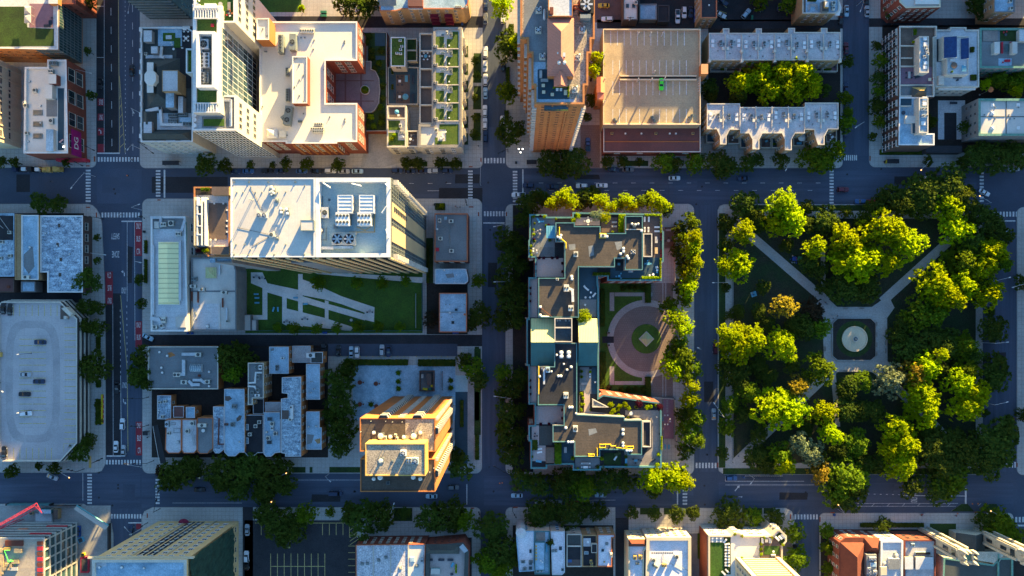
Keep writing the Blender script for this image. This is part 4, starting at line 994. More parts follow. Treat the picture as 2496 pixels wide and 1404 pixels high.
for t,x,y,w,h,a in(('SAFETY',281,576,20,15,180),('ZONE',282,620,18,16,180),('ONLY',337.5,551,11,14,0),('BUS',337.5,582,9,14,0),('CTA',337.5,613,9,14,0),('CTA',266,671,9,14,180),('BUS',267,702,9,14,180),('ONLY',267,733,10,14,180),('ONLY',302,708,12,15,0),('ONLY',303,939,12,14,180),('ONLY',338,792,11,13,0),('BUS',338,822,9,13,0),('ONLY',339,1037,11,13,0),('BUS',339,1068,9,14,0),('CTA',339.5,1098,7,14,0),('BUS',246,249,9,13,180),('ONLY',246,286,9,13,180),('ONLY',2228,1199,14,16,90),('ONLY',2228,1218,14,16,90)):
 road_text(t,x,y,w,h,a)
mb=MB();
for q in([(-.16,-.9),(.16,-.9),(.16,.1),(-.16,.1)],[(-.16,.1),(.16,.1),(-.35,.55),(-.6,.3)],[(-.2,.85),(-.75,.55),(-.85,.05)]):
 a=ccw([P(246+x*7,320-y*7)for x,y in q]);mb.face([(x,y,.016)for x,y in a])
struct('turn_arrow_marking',mb,'paint_white')
b=B('office_building','office block with a flat lawn roof and purple terrace','building',[(-60,-60),(142,-60),(142,121),(-60,117)],17,'brick_brown','roof_pale',cap='white_trim')
pad(b,'lawn_tray',[(-50,16),(66,16),(66,66),(74,68),(131,70),(131,112),(-50,114)],'lawn',.12);pad(b,'terrace',[(72,9),(129,9),(129,67),(72,67)],'purple_terrace',.1)
curtain(b,(1,0),26,2.6,1,16.5,'glass_teal','grey_metal',.14,0.,1.);curtain(b,(0,-1),14,2.6,1,16.5,'glass_teal','grey_metal',.14,.72,1.);windows(b,3.6,3.6,1.6,1.6,'brick_brown','glass',(0,-1),2,14,cap=30)
blk(b,'roof_bay',118,-40,141,9,2.5,'brick_brown','roof_pale')
b2=B('brick_wing','dark red brick wing with two bare gable walls by the wide road','building',[(142.5,-60),(185,-60),(185,10),(142.5,10)],15,'brick_red','roof_maroon',par=.5);windows(b2,3.6,5,1.2,1.8,'brick_red','glass',cap=20)
for i in range(2):thing(('tent',i),[('canopy',_m('fabric_grey',lambda q:q.obox(0,0,2.2,2.6,3.2,.7,0,0,None,.25,.3))),('pole',_m('galv',lambda q:[q.cyl(x,y,0,2.2,.04,.04,6)for x in(-1.2,1.2)for y in(-1.5,1.5)]))],76,30+i*21,16.2,0,'canopy_tent','grey canopy tent on the purple terrace, '+('upper' if i==0 else 'lower')+' one of the pair','canopy')
sofa(124,58,16.2,2.,90,'cushion_dark');sofa(115,64,16.2,1.6,0,'cushion_dark');chair(128,44,16.2,90)
b=B('brick_shop_building','red brick corner shop building with a white parapet and magenta banner','building',[(60,163),(115,163),(115,145),(162,145),(166,374),(57,374)],13.5,'brick_red','roof_cream',cap='white_trim',pw=.7)
windows(b,5.6,8.6,5.2,4.4,'stone','glass',(1,0),1,12.6,2,cap=20)
onwall(b,(1,0),.14,4.6,10,6.6,.3,'banner','banner');
_t=text_mesh('DG','cushion_white');a_,b_,n_,L_=edge(b,(1,0));t_=(b_-a_)/L_;c_=a_+t_*L_*.14+n_*.36
o=link('banner_lettering',_t,b.root,(c_.x-b.o[0],c_.y-b.o[1],8.3),0,(4.6,2.9,1));o.rotation_euler=(rad(90),0,math.atan2(t_.y,t_.x))
onwall(b,(0,-1),.75,.8,12,3.2,1.1,'fabric_red','shop_awning')
blk(b,'stair_head',118,181,137,204,3,'brick_red','roof_cream');blk(b,'plant_room',109,206,127,240,2.5,'white_wall','roof_cream');pad(b,'roof_strip',rect(113,240,139,284),'roof_grey',.1);blk(b,'rear_room',112,315,130,368,2,'white_wall','roof_blue');pad(b,'deck',rect(141,215,156,366),'navy_deck',.04)
for y in(275,303,332):skylight(b,93,y,3.6,2.,kind='flat',m='glass_sky',fr='grey_metal')
ac(b,134,157,3,1.6,1.4,0,2,'grey_metal');ac(b,128,176,1.8,1.6,1.2,0,2);ac(b,88,222,1.4,1.6,1.1,0,1);ac(b,66,259,1.4,1.6);ac(b,69,326,1.2,1.2);ac(b,128,296,1.6,2.4,1.1,0,1)
for q in((73,199),(100,258),(100,300),(70,345)):vent(b,*q,.3,.6)
pipes(b,[(63,165),(63,245),(56,250)],m='white_trim',rr=.2)
fl=empty('flag',(*P(150,350,12.6),12.6));tag(fl,'striped flag hanging from a leaning pole above the shop parapet corner','flag')
mb=MB();mb.bar((-1,.6,0),(2.6,-.9,3.2),.05);mb.obj('pole','cushion_white',fl)
mb=MB()
for i in range(7):mb.face([(.2+i*0,.1+.0,1.2+i*.16),(1.6,1.3,.9+i*.16+.3),(1.6,1.3,1.06+i*.16+.3),(.2,.1,1.36+i*.16)],i%2)
mb.face([(.15,.06,1.7),(.75,.6,1.72),(.75,.6,2.35),(.15,.06,2.36)],2);mb.obj('cloth',['fabric_red','cushion_white','car_navy'],fl)
thing(('spot',),[('lamp',_m('lamp_white',lambda q:q.obox(0,0,0,.5,.5,.3))),('bracket',_m('galv',lambda q:q.obox(0,0,-.5,.1,.1,.5)))],155.5,358,13.6,0,'floodlight','small lit floodlight on the shop parapet corner','lamp')
b=B('stone_tower','tall pale stone tower with sunlit banded face at the left edge','building',[(-330,172),(52,172),(52,362),(-330,362)],62,'stone_warm','roof_pale',ground=True)
windows(b,5.2,4.2,3.2,1.1,'grey_wall','glass',(1,0),3,60,1,cap=70,sill=False)
for i in range(7):onwall(b,(1,0),.06+.88*i/6,0.2,.5,58,.35,'stone_warm','pier')
b=B('louvred_tower','tower with dark glass and pale horizontal louvres rising beyond the top edge','building',[(352,-200),(470,-200),(470,47),(366,47),(352,30)],50,'glass_teal','roof_grey',ground=True)
for k in range(18):
 onwall(b,(0,-1),.5,3+k*2.6,16.2,.5,.5,'grey_metal','louvre')
b=B('mansard_hotel','ornate white stone hotel with dark mansard roofs and scalloped parapet','building',[(343,66),(455,66),(470,75),(470,230),(470,346),(343,346)],23,'stone','roof_slate',cap='white_trim',pw=.5)
b.z=b.h-.9
pad(b,'light_deck',rect(385,64,443,112),'roof_blue',.35);pad(b,'lawn_tray',rect(397,80,427,100),'lawn_bright',.5);blk(b,'planter_box',404,86,418,95,.8,'roof_pale');pad(b,'dark_deck',rect(430,64,470,215),'roof_black',.1);pad(b,'lawn_tray',rect(424,92,440,116),'lawn_bright',.45)
blk(b,'dormer_tower',350,74,370,102,2.4,'grey_wall','roof_pale');blk(b,'dormer_tower',350,297,370,325,2.4,'grey_wall','roof_pale');blk(b,'tank_room',368,113,384,130,2.5,'grey_wall','roof_pale')
gable(b,'mansard_roof',356,142,440,270,b.z,5,'roof_slate',axis='y',hip=5.);blk(b,'bow_room',358,152,374,226,6,'roof_slate','roof_cream');
mb=MB();q=ccw([P(x,y,b.z+7)for x,y in((359,172),(373,172),(380,181),(380,197),(373,207),(359,207),(352,197),(352,181))]);mb.prism([(x-b.o[0],y-b.o[1])for x,y in q],b.z-b.o[2],b.z+7);mb.obj('belvedere','roof_cream',b.roof)
blk(b,'plant_room',396,172,434,223,7,'brick_tan','roof_pale',lip=.2);blk(b,'stair_head',404,226,424,262,5,'grey_wall','roof_blue');blk(b,'stair_head',434,235,446,275,3,'grey_wall','roof_pale')
gable(b,'mansard_roof',345,318,468,344,b.z,3.2,'roof_slate',axis='x',hip=2.5);gable(b,'mansard_roof',346,268,384,318,b.z,2.8,'roof_slate',axis='y',hip=2.)
for x in(405,440):pad(b,'flat_strip',rect(x,345-5,x+22,345),'roof_blue',.5)
pad(b,'plant_deck',rect(370,276,466,316),'roof_pale',.1);duct(b,[(393,262),(396,305),(450,306),(450,296)],1.,.9,'white_trim');duct(b,[(362,272),(392,265)],1.2,.9,'white_trim')
for x,y,n in((424,283,4),(448,281,4),(424,296,4),(460,304,3)):ac(b,x,y,3.4,1.4,1.1,0,n,'grey_metal')
ac(b,426,300,2.6,1.,.9,0,2,'beige_metal');duct(b,[(396,118),(394,140),(400,142)],.8,.8,'white_trim');pad(b,'flat_strip',rect(355,134,420,142),'roof_pale',.3);ac(b,358,133,1.,1.,.9);blk(b,'teal_unit',438,286,466,297,1.4,'teal_panel','roof_blue')
for i in range(11):
 y=74+i*26;
 o=blk(b,'parapet_scallop',339+(i%2)*2,y-8,345,y+2,1.4,'white_trim',z=22.2)
windows(b,3.6,3.2,1.3,2.,'white_trim','glass',(0,-1),2,22,cap=48)
for y in(78,90,100):
 for x in(450,460):chair(x,y,22.3,40,'cushion_white')
table(455,95,22.3,1.,1.,0);table(452,73,22.3,1.4,.8,0);sofa(455,68,22.3,2.4,0);chair(446,118,22.3,10,'cushion_white');table(425,121,22.3,.9,.9,0,'cushion_white',True);chair(419,105,22.3,30,'cushion_white');chair(421,110,22.3,120,'cushion_white')
t=B('white_tower','slender white tower with green lawn roof, rooftop plant well and glass east face','building',[(470,18),(537,18),(537,275),(470,275)],52,'white_wall','sedum',cap='white_trim',pw=1.2,par=.6)
for y0,y1 in((20,43),(252,272)):
 for i in range(9):blk(t,'pergola_slat',474.5+i*6.4,y0,476.5+i*6.4,y1,.5,'white_trim',z=52.1)
 blk(t,'pergola_beam',472,y0-2,532,y0,.6,'white_trim',z=52.1);blk(t,'pergola_beam',472,y1,532,y1+2,.6,'white_trim',z=52.1);pad(t,'pergola_floor',rect(474,y0,531,y1),'roof_blue',.12)
well=[(478,76),(523,76),(523,213),(478,213)]
q=ccw([P(x,y,55)for x,y in well]);q=[(x-t.o[0],y-t.o[1])for x,y in q];iq=inset(q,.9);mb=MB();mb.sides(q,t.z,55)
for i in range(4):j=(i+1)%4;mb.face([(*q[i],55),(*q[j],55),(*iq[j],55),(*iq[i],55)])
mb.sides(iq,t.z,55,0,True);mb.obj('plant_screen','white_trim',t.root);pad(t,'plant_floor',rect(483,82,518,207),'grey_metal',.12)
ac(t,501,85,4.2,1.4,1.6,0,4,'grey_metal');blk(t,'plant_tank',483,100,491,200,1.,'roof_blue');ac(t,502,112,3.2,3.4,1.8,0,1,'galv');ac(t,503,150,3.4,5.,1.6,0,2,'galv',grid=4);ac(t,487,192,1.2,3.6,1.2,0,1,'grey_metal',grid=3);ac(t,497,192,1.2,3.6,1.2,0,1,'metal',grid=3);ac(t,507,192,1.6,3.8,1.3,0,1,'grey_metal',grid=4)
b1=B('',None,None,[(453,118),(469.6,118),(469.6,178),(453,178)],49,'white_wall','sedum',parent=t,part='side_bay',cap='white_trim',base=20)
nw_=B('',None,None,[(472,-70),(573,-70),(573,55),(537.5,55),(537.5,17.5),(472,17.5)],49,'white_wall','lawn_bright',parent=t,part='north_wing',cap='white_trim',pw=.6)
sw_=B('',None,None,[(468,275.6),(537.5,275.6),(537.5,232),(575,232),(575,318),(468,318)],49,'white_wall','roof_pale',parent=t,part='south_wing',cap='white_trim',pw=.6)
curtain(t,(1,0),12,4.8,15,50.5,'glass_sky','white_trim',.14,.17,.83,d=.03)
for w in(nw_,sw_):
 for z0_ in(29,35.5,42):
  pass
 w.base=24;windows(w,7.4,2.4,1.7,2.8,'white_wall','glass',(1,0),26,46,1.,cap=26,sill=False,split=False)
curtain(sw_,(0,-1),12,3.6,4,48,'glass_teal','white_trim',.24,d=.08)
pad(sw_,'pool_surround',rect(492,284,549,310),'roof_grey',.3);pad(sw_,'lawn_tray',rect(496,290,546,307),'lawn_bright',.5);pad(sw_,'grey_walk',rect(544,236,571,312),'roof_grey',.06)
z48=48.15
for i in range(4):sofa(564,252+i*16,z48,2.2,-90,'cushion_white')
sofa(556,245,z48,2.2,0,'cushion_white')
for y in(281,293,307):table(476,y,z48,1.5,1.5,0,'cushion_white',True)
table(539,12,z48,1.5,1.5,0,'fabric_grey',True);table(541,33,z48,1.4,1.4,0,'wood_grey',True);table(560,17,z48,1.,2.8,0,'wood_grey');blk(nw_,'roof_bar',498,8,526,19,1.,'white_trim')
for a in range(5):chair(560+6*math.cos(a*1.25),34+6*math.sin(a*1.25),z48,-a*72+180,('fabric_orange','cushion_white','fabric_red','cushion_dark','fabric_orange')[a])
table(560,34,z48,.9,.9,0,'wood_grey',True);chair(476,2,z48,30,'cushion_white');chair(487,3,z48,70,'cushion_white');sofa(480,15,z48,2.4,0);table(481,10,z48,1.2,.5,0)
thing(('redbox',),[('cushion',_m('fabric_red',lambda q:q.obox(0,0,0,1.,1.,.5,0,0,None,.85,.85))),('base',_m('pole_dark',lambda q:q.obox(0,0,-.06,1.1,1.1,.05)))],518,62,51.5,0,'floor_cushion','small square red cushion on the tower lawn roof','cushion')
b=B('brick_hotel','large red brick block with broad white C-shaped roof','building',[(632,52),(871,52),(871,148),(794,148),(794,251),(871,251),(871,346),(822,346),(822,350),(696,350),(696,346),(632,346)],22,'brick_red','roof_cream',cap='white_trim',pw=.55,par=.6)
windows(b,3.4,3.6,2.2,2.,'stone','glass_teal',(0,-1),5,20.5,1.5,cap=56);windows(b,3.6,4.6,2.6,2.4,'stone','glass_teal',(1,0),8,20,1.2,cap=34)
ph=B('',None,None,[(712,137),(749,137),(749,252),(712,252)],26,'brick_red','roof_cream',base=22,parent=b,cap='white_trim',par=.4)
ph2=B('',None,None,[(625,44),(656,44),(656,97),(625,97)],29,'brick_orange','roof_cream',base=15,parent=b,part='stair_tower',cap='white_trim',par=.5)
for q in((722,142),(718,145),(740,184),(730,157),(730,195),(740,248),(718,212),(730,233),(641,70),(651,88)):vent(ph if q[0]>700 else ph2,*q,.22,.45,'pole_dark',kind='pipe')
ac(b,689,112,2.,6.6,2.6,0,1,'grey_metal',grid=5);ac(b,718,108,2.4,6.,2.6,0,1,'grey_metal',grid=1);ac(b,750,77,5.4,1.8,1.,0,6,'beige_metal');ac(b,706,285,2.6,7.,2.6,-8,1,'grey_metal',grid=2);ac(b,698,293,2.,3.,2.,35,1,'grey_metal')
ac(b,778,304,3.2,1.1,.9,0,4,'beige_metal');ac(b,775,315,5.,1.1,.9,0,6,'beige_metal');ac(b,777,322,4.,1.,.9,0,5,'beige_metal');ac(b,702,177,1.2,3.,1.,0,1,'grey_metal',grid=4);ac(b,703,233,1.4,4.6,1.,0,1,'grey_metal',grid=5);ac(b,733,297,1.6,.7,.7,0,2,'grey_metal')
gable(b,'stair_canopy',650,314,677,337,22,2.2,'white_trim',axis='x',hip=2.4);blk(b,'hatch',680,318,696,334,1.2,'beige_metal')
for q in((734,92),(743,92),(766,98),(764,120),(840,100),(840,105),(841,290),(841,297),(650,126),(646,126),(740,277),(804,285),(640,260),(700,330),(790,170)):vent(b,*q,.22,.5,'pole_dark',kind='pipe')
for i in range(7):onwall(b,(0,-1),.12+i*.13,3,.6,17,.4,'brick_orange','pilaster')
c_=B('courtyard_terrace','raised paved courtyard terrace with curved pale rim beside the white C-shaped roof','terrace',[(795,148.5),(905,148.5),(905,168),(915,172),(924,190),(926,220),(924,250),(914,268),(905,274),(795,274)],6,'grey_wall','paver_plaza',cap='concrete_plain',pw=.3,par=.4)
for x in(840,878):pad(c_,'paving_band',rect(x,172,x+4,272),'paver_dark',.012)
for y in(195,245):pad(c_,'paving_band',rect(800,y,912,y+3),'paver_dark',.022)
thing(('rplant',),[('rim',_m('concrete_plain',lambda q:(q.cyl(0,0,0,.55,1.9,1.9,28)))),('foliage',_m('leaf_g',lambda q:q.cyl(0,0,.55,.62,1.6,1.5,20)))],890,220,5.62,0,'round_planter','round stone courtyard planter with low green planting','planter')
shrub(890,220,9,'g',6.2,.9)
gw=B('garden_terrace','long raised planted terrace strip with pale walls beside the courtyard','terrace',[(884,77),(943,77),(943,320),(884,320)],5,'brick_red','lawn',cap='concrete_plain',pw=.35,par=.5)
pad(gw,'path',rect(885,112,897,170),'paver',.03);pad(gw,'pool',rect(914,80,939,112),'navy_deck',.05);pad(gw,'pool',rect(916,136,939,146),'navy_deck',.05)
for x,y,k in((900,90,'d'),(895,105,'d'),(930,125,'d'),(908,140,'d'),(925,155,'g'),(915,170,'d'),(932,180,'d'),(934,240,'d'),(928,262,'g'),(932,285,'d'),(905,287,'y'),(895,305,'d'),(912,308,'g'),(930,300,'g'),(908,125,'d'),(935,210,'d')):shrub(x,y,9,k,4.6,2.2)
b=B('row_house_terrace','terrace of row houses with paired bright lawn roofs and brown decks','building',[(1056,66),(1126,66),(1126,359),(1020,359),(1020,303),(1056,303)],13.5,'stone','roof_white',cap='grey_wall',pw=.9,par=.5)
for i in range(5):
 y=76+i*44
 pad(b,'lawn_tray',rect(1059,y+13,1082,y+40),'sedum',.15);pad(b,'lawn_tray',[(1103,y+1),(1117,y+1),(1117,y+41),(1089,y+41),(1089,y+19),(1103,y+19)],'sedum',.15);blk(b,'party_wall',1056,y+41.5,1118,y+43.5,.5,'stone')
 skylight(b,1079,y+10,1.4,.7,'glass_sky','white_trim','flat');ac(b,1090,y+5,.8,1.3,.9);ac(b,1100,y+10,1.,1.3,.9,0,1,'grey_metal')
 for dy in(33,38):vent(b,1084.5,y+dy,.2,.5,'pole_dark',kind='pipe')
 vent(b,1095,y+36,.3,.5);ac(b,1063,y+38,1.5,.8,.8,0,2);table(1099,y+6,13.05,.8,.8,0,'cushion_dark')
pad(b,'lawn_tray',[(1071,303),(1117,303),(1117,352),(1060,352),(1060,335),(1067,335),(1067,344),(1087,344),(1087,315),(1071,315)],'sedum',.15);skylight(b,1080,298,1.4,.8,'glass_sky','white_trim','flat');ac(b,1064,319,1.2,1.8,1.)
sofa(1080,330,13.1,1.6,90,'cushion_white');table(1076,338,13.1,1.,.8);chair(1087,322,13.1,0,'cushion_white')
windows(b,3.6,4.6,1.6,2.,'white_trim','glass',(0,-1),2,12,cap=16)
for i in range(6):
 a=P(1126,105+i*43.5,10);q=[(a[0]-.1,a[1]+2.2),(a[0]+1.3,a[1]+1.1),(a[0]+1.3,a[1]-1.1),(a[0]-.1,a[1]-2.2)];mb=MB();mb.prism([(x-b.o[0],y-b.o[1])for x,y in q],0,11.5,0,1);bw=mb.obj('bay_window',['stone','grey_wall'],b.root)
 m2=MB();
 for k in range(3):m2.box(a[0]+1.3-b.o[0],a[1]-.8-b.o[1],1.6+k*3.4,a[0]+1.36-b.o[0],a[1]+.8-b.o[1],3.6+k*3.4)
 m2.obj('pane','glass',bw)
for i in range(4):
 a=P(965+i*38,359,8);q=[(a[0]-2.2,a[1]+.1),(a[0]-1.1,a[1]-1.3),(a[0]+1.1,a[1]-1.3),(a[0]+2.2,a[1]+.1)];mb=MB();mb.prism([(x-b.o[0],y-b.o[1])for x,y in q],0,11,0,1);bw=mb.obj('bay_window',['stone','grey_wall'],b.root)
 m2=MB()
 for k in range(3):m2.box(a[0]-.8-b.o[0],a[1]-1.36-b.o[1],1.6+k*3.2,a[0]+.8-b.o[0],a[1]-1.3-b.o[1],3.6+k*3.2)
 m2.obj('pane','glass',bw)
d=B('row_house_decks','strip of walled brown roof decks behind the lawn-roofed row houses','terrace',[(1022,80),(1055.4,80),(1055.4,302),(1022,302)],10.5,'stone','brown_terrace',cap='stone',pw=.5,par=1.2)
for i in range(4):blk(d,'party_wall',1024,122+i*44,1053,125+i*44,1.3,'stone')
for a in range(6):chair(1038+9*math.cos(a*1.05),138+9*math.sin(a*1.05),9.3,-a*60+180,'cushion_white')
table(1038,138,9.3,1.4,1.4,0,'fabric_teal',True)
b=B('lawn_roof_house','house with a rectangular lawn roof in the walled court','building',[(952,90),(988,90),(988,162),(952,162)],10,'stone','sedum',cap='white_trim',par=.3);windows(b,3.3,4.6,2.2,2.2,'stone','glass',(0,-1),5,9.5,cap=4)
for q in((976,100),(980,114),(977,122),(968,131),(977,132)):ac(b,*q,1.1,.8,.6,0,1,'white_trim')
c_=B('walled_court','dark paved court with furniture enclosed by pale walls','terrace',[(945,163),(1020,163),(1020,255),(945,255)],3.4,'stone','navy_deck',par=.3);pad(c_,'brown_paving',rect(965,182,999,254),'brown_terrace',.03)
for y0 in(199,237):
 table(975,y0,3.15,1.,1.,0);[chair(975+dx,y0+dy,3.15,an,'cushion_dark')for dx,dy,an in((-5,-11,90),(5,-11,90),(-5,9,-90),(5,9,-90))]
parasol(990,239,3.15,1.25,'fabric_teal');table(991,193,3.15,1.2,2.6,0,'fabric_teal',False,'teal oblong patio table');sofa(1007,195,3.15,3.,90,'cushion_dark');sofa(1007,240,3.15,3.,90,'cushion_dark');planter(957,174,3.15,.8,2.6,0,'d');planter(957,213,3.15,.8,2.,0,'d');sofa(961,235,3.15,2.4,-90,'cushion_dark')
c2_=B('planted_court','two small dark planted courts framed by pale walls','terrace',[(990,93),(1017,93),(1017,149),(990,149)],5,'stone','lawn',cap='stone',par=.6);blk(c2_,'party_wall',992,121,1015,124,.6,'stone')
b=B('corner_row_house','corner row house with brown deck and lawn roof at the south-west end','building',[(943,257),(990,257),(990,359),(943,359)],12.5,'stone','roof_white',cap='stone',par=.6,pw=.5)
pad(b,'brown_deck',rect(949,262,986,286),'brown_terrace',.05);blk(b,'party_wall',945,287,988,290,.7,'stone');pad(b,'lawn_tray',rect(947,294,975,317),'sedum',.12);pad(b,'lawn_tray',[(947,323),(970,323),(970,342),(987,342),(987,354),(947,354)],'sedum',.12);ac(b,977,308,1.,1.4);ac(b,981,323,1.6,1.,.8,0,2);[vent(b,x,320,.22,.5,'pole_dark',kind='pipe')for x in(967,972)]
parasol(969,276,11.9,.9,'fabric_blue');table(972,282,11.9,.8,.8);sofa(978,334,11.9,1.4,20);chair(984,334,11.9,60,'cushion_white');windows(b,3.6,3.8,1.4,2.,'white_trim','glass',(0,-1),2,11.5,cap=8)
for x,y in((955,338),(962,330),(1096,338),(1108,325),(1100,348)):shrub(x,y,6,'y',12.2,.9)
d=B('brown_roof_deck','square brown roof deck with round sofa beside the corner row house','terrace',[(992,318),(1019.4,318),(1019.4,358),(992,358)],11.5,'stone','brown_terrace',par=1.,pw=.4,cap='stone');sofa(1012,331,10.5,2.,0,'cushion_dark');table(1012,336,10.5,.8,.6,0,'cushion_dark')
table(1001,340,10.5,1.,1.,0,'cushion_white',True);[chair(1001+7*math.cos(a*1.57+.3),340+9*math.sin(a*1.57+.3),10.5,-a*90+160,'fabric_grey')for a in range(4)]
b=B('tan_flats','tan brick flats with red balconies and grey roof at the top edge','building',[(925,-80),(1125,-80),(1143,-5),(1141,10),(1130,22),(980,22),(965,27),(925,27)],15,'brick_tan','roof_blue',cap='orange_trim',par=.4)
windows(b,3.2,3.4,1.2,1.6,'stone','glass',(0,-1),2,14,cap=50)
for x in(1055,1090):
 for k in range(3):
  a=P(x,22,15);mb=MB();mb.box(a[0]-1.6-b.o[0],a[1]-1.7-b.o[1],2.5+k*3.6,a[0]+1.6-b.o[0],a[1]-.02-b.o[1],2.7+k*3.6);bo=mb.obj('balcony','fabric_maroon',b.root)
  mb=MB();mb.box(a[0]-1.6-b.o[0],a[1]-1.72-b.o[1],2.7+k*3.6,a[0]+1.6-b.o[0],a[1]-1.66-b.o[1],3.7+k*3.6);mb.obj('railing','fabric_maroon',bo)
blk(b,'stair_head',994,-20,1030,15,2.6,'brick_red','roof_maroon');blk(b,'roof_deck',995,16,1030,22,.8,'roof_pale');gable(b,'pergola_roof',925,-30,966,14,15,1.2,'grey_metal',axis='x');[ac(b,x,18,1.,.7,.6,0,1,'beige_metal')for x in(1112,1117,1122,1136)]
b=B('brick_tower','tall brown brick apartment tower with stepped sides and red metal roof house','building',[(1268,-120),(1450,-120),(1450,95),(1442,95),(1442,130),(1434,130),(1434,208),(1425,208),(1425,254),(1303,254),(1303,208),(1296,208),(1296,130),(1285,130),(1285,95),(1268,95)],74,'brick_brown','roof_gravel',cap='brick_brown',par=.7,pw=.6)
pad(b,'grey_roofing',[(1280,-100),(1333,-100),(1333,150),(1308,200),(1300,200),(1300,130),(1290,120),(1290,95),(1276,90)],'roof_grey',.02)
s_=[e for e in b.edges if e[2].y<-.8];b.edges_all=b.edges;b.edges=[max(s_,key=lambda e:e[3])];windows(b,3.3,2.5,1.3,1.1,'brick_brown','glass_sky',(0,-1),6,71,1.6,cap=96,sill=False)
for u in(.36,.66):onwall(b,(0,-1),u,.1,.5,73,.5,'brick_brown','pier')
onwall(b,(0,-1),.44,70.5,7.5,2.2,1.2,'glass_sky','bay_glazing');b.edges=b.edges_all
for(x,y0,y1)in((1268,-40,94),(1285,96,129),(1296,131,207),(1303,210,252)):
 a=P(x,y0,74);c2=P(x,y1,74)
 for k in range(21):
  mb=MB();mb.box(a[0]-.9-b.o[0],min(a[1],c2[1])-b.o[1],5+k*3.2,a[0]-.02-b.o[0],max(a[1],c2[1])-b.o[1],5.9+k*3.2)if k%1==0 else 0;mb.obj('balcony_band','brick_brown' if k%2 else 'slab_edge',b.root)
for xw in(1303,1425):
 a=P(xw,254,74)
 for k in range(20):mb=MB();mb.box(a[0]-.7-b.o[0],a[1]-.5-b.o[1],4+k*3.4,a[0]+.7-b.o[0],a[1]+.6-b.o[1],5.2+k*3.4);mb.obj('balcony','slab_edge',b.root)
rh=B('',None,None,rect(1335,45,1398,185),77,'brick_brown','roof_red',base=73.3,parent=b,part='roof_house',par=0.)
gable(b,'roof_house_hip',1334,44,1399,186,77.02,3.2,'roof_red','roof_red','y','brick_brown',5.2);gable(b,'roof_house_wing',1350,178,1383,211,76.2,2.2,'roof_red',axis='y',wall='roof_red');blk(b,'wing_walls',1351,182,1382,209,2.6,'brick_brown')
blk(b,'plant_room',1337,-60,1395,40,5,'brick_orange','roof_pale',lip=.3);blk(b,'hatch',1340,17,1349,33,1.2,'terracotta',z=78.4)
fan(b,1428,20,2.,3.2,'pole_dark');blk(b,'tower_frame',1414,0,1440,8,3,'grey_metal');blk(b,'tower_frame',1414,34,1440,44,3,'grey_metal');pipes(b,[(1398,20),(1412,20),(1412,8),(1428,8)],m='terracotta',rr=.35,h=2.2);pipes(b,[(1398,26),(1412,30),(1412,32),(1432,34)],m='terracotta',rr=.35,h=2.2)
pad(b,'dark_deck',[(1311,169),(1350,169),(1350,206),(1352,212),(1385,212),(1388,241),(1311,241)],'navy_deck',.08);pad(b,'pale_roofing',rect(1306,212,1311,252),'roof_blue',.05);pad(b,'pale_roofing',rect(1311,242,1400,252),'roof_blue',.05);pad(b,'pale_roofing',[(1297,151),(1330,151),(1330,168),(1310,170),(1310,208),(1297,208)],'roof_blue',.04)
for q in((1313,27),(1312,76),(1418,75),(1322,140),(1407,142),(1401,220)):fan(b,*q,.8,1.4,'beige_metal');vent(b,q[0]+5,q[1]-7,.35,1.)
vent(b,1362,133,.6,1.6,'galv',78);[vent(b,x,157,.55,2.2,'galv',77.6)for x in(1362,1375)];blk(b,'chimney',1370,128,1378,138,1.6,'galv',z=78.2);pipes(b,[(1327,25),(1327,47)],m='white_trim',rr=.4)
z74=73.4
for x,y in((1324,210),(1325,226),(1346,232)):table(x,y,z74,1.,1.,0,'stone_warm',False,'square cream patio table');[chair(x+dx,y+dy,z74,an,'cushion_dark')for dx,dy,an in((-6,0,0),(6,0,180),(0,-6,-90))]
sofa(1318,182,z74,2.,-90,'fabric_grey');sofa(1327,197,z74,2.,0,'fabric_grey');planter(1365,214,z74,4.2,.6,0,'g');planter(1385,225,z74,.5,3.4,0,'g');chair(1358,220,z74,-90,'cushion_white',None,1.4);chair(1367,220,z74,-90,'cushion_white',None,1.4);table(1378,227,z74,1.,1.6,0,'stone_warm',False,'oblong cream patio table');planter(1350,215,z74,.5,.5,0,'y')
b=B('parking_deck','tan concrete parking deck with painted bays, divided by a low spine wall','parking garage',[(1470,70),(1708,70),(1708,304),(1470,304)],13,'panel_gold','roof_deck',cap='stone_warm',pw=.35,par=.9)
for i in range(12):
 x=1488+i*16.3
 for y0,y1 in((75,111),(147,182),(198,232),(266,300)):
  if y0==266 and i in(3,5):continue
  pad(b,'bay_line',rect(x+(0 if y0<100 else 5),y0,x+1.5+(0 if y0<100 else 5),y1),'paint_white',.01)
blk(b,'spine_wall',1511,183,1698,186,.9,'stone_warm');blk(b,'spine_wall',1511,192,1698,195,.9,'stone_warm');pad(b,'ramp_gap',rect(1512,186,1697,192),'asphalt_dark',.012);blk(b,'cross_wall',1474,300,1704,303,.5,'stone_warm')
for q in((1474,132),(1475,190),(1557,190),(1590,190),(1622,188),(1597,172),(1475,245),(1588,78),(1558,78),(1617,78)):blk(b,'lamp_post',q[0]-1,q[1]-1,q[0]+1,q[1]+1,5,'galv')
for i in range(6):pad(b,'hatch_line',[(1701,192+i*6),(1706,188+i*6),(1706,189.5+i*6),(1701,193.5+i*6)],'paint_white',.011)
sh=B('',None,None,rect(1456,196,1472,240),16.5,'brick_brown','roof_orange',base=0,parent=b,part='stair_house',par=.0);gable(b,'stair_roof',1454,188,1474,226,16.52,.7,'roof_orange',axis='y');pad(sh,'lower_roof',rect(1456,226,1472,242),'roof_red',.03)
sh=B('',None,None,rect(1709,156,1726,180),16,'brick_brown','roof_orange',parent=b,part='stair_house',par=0.)
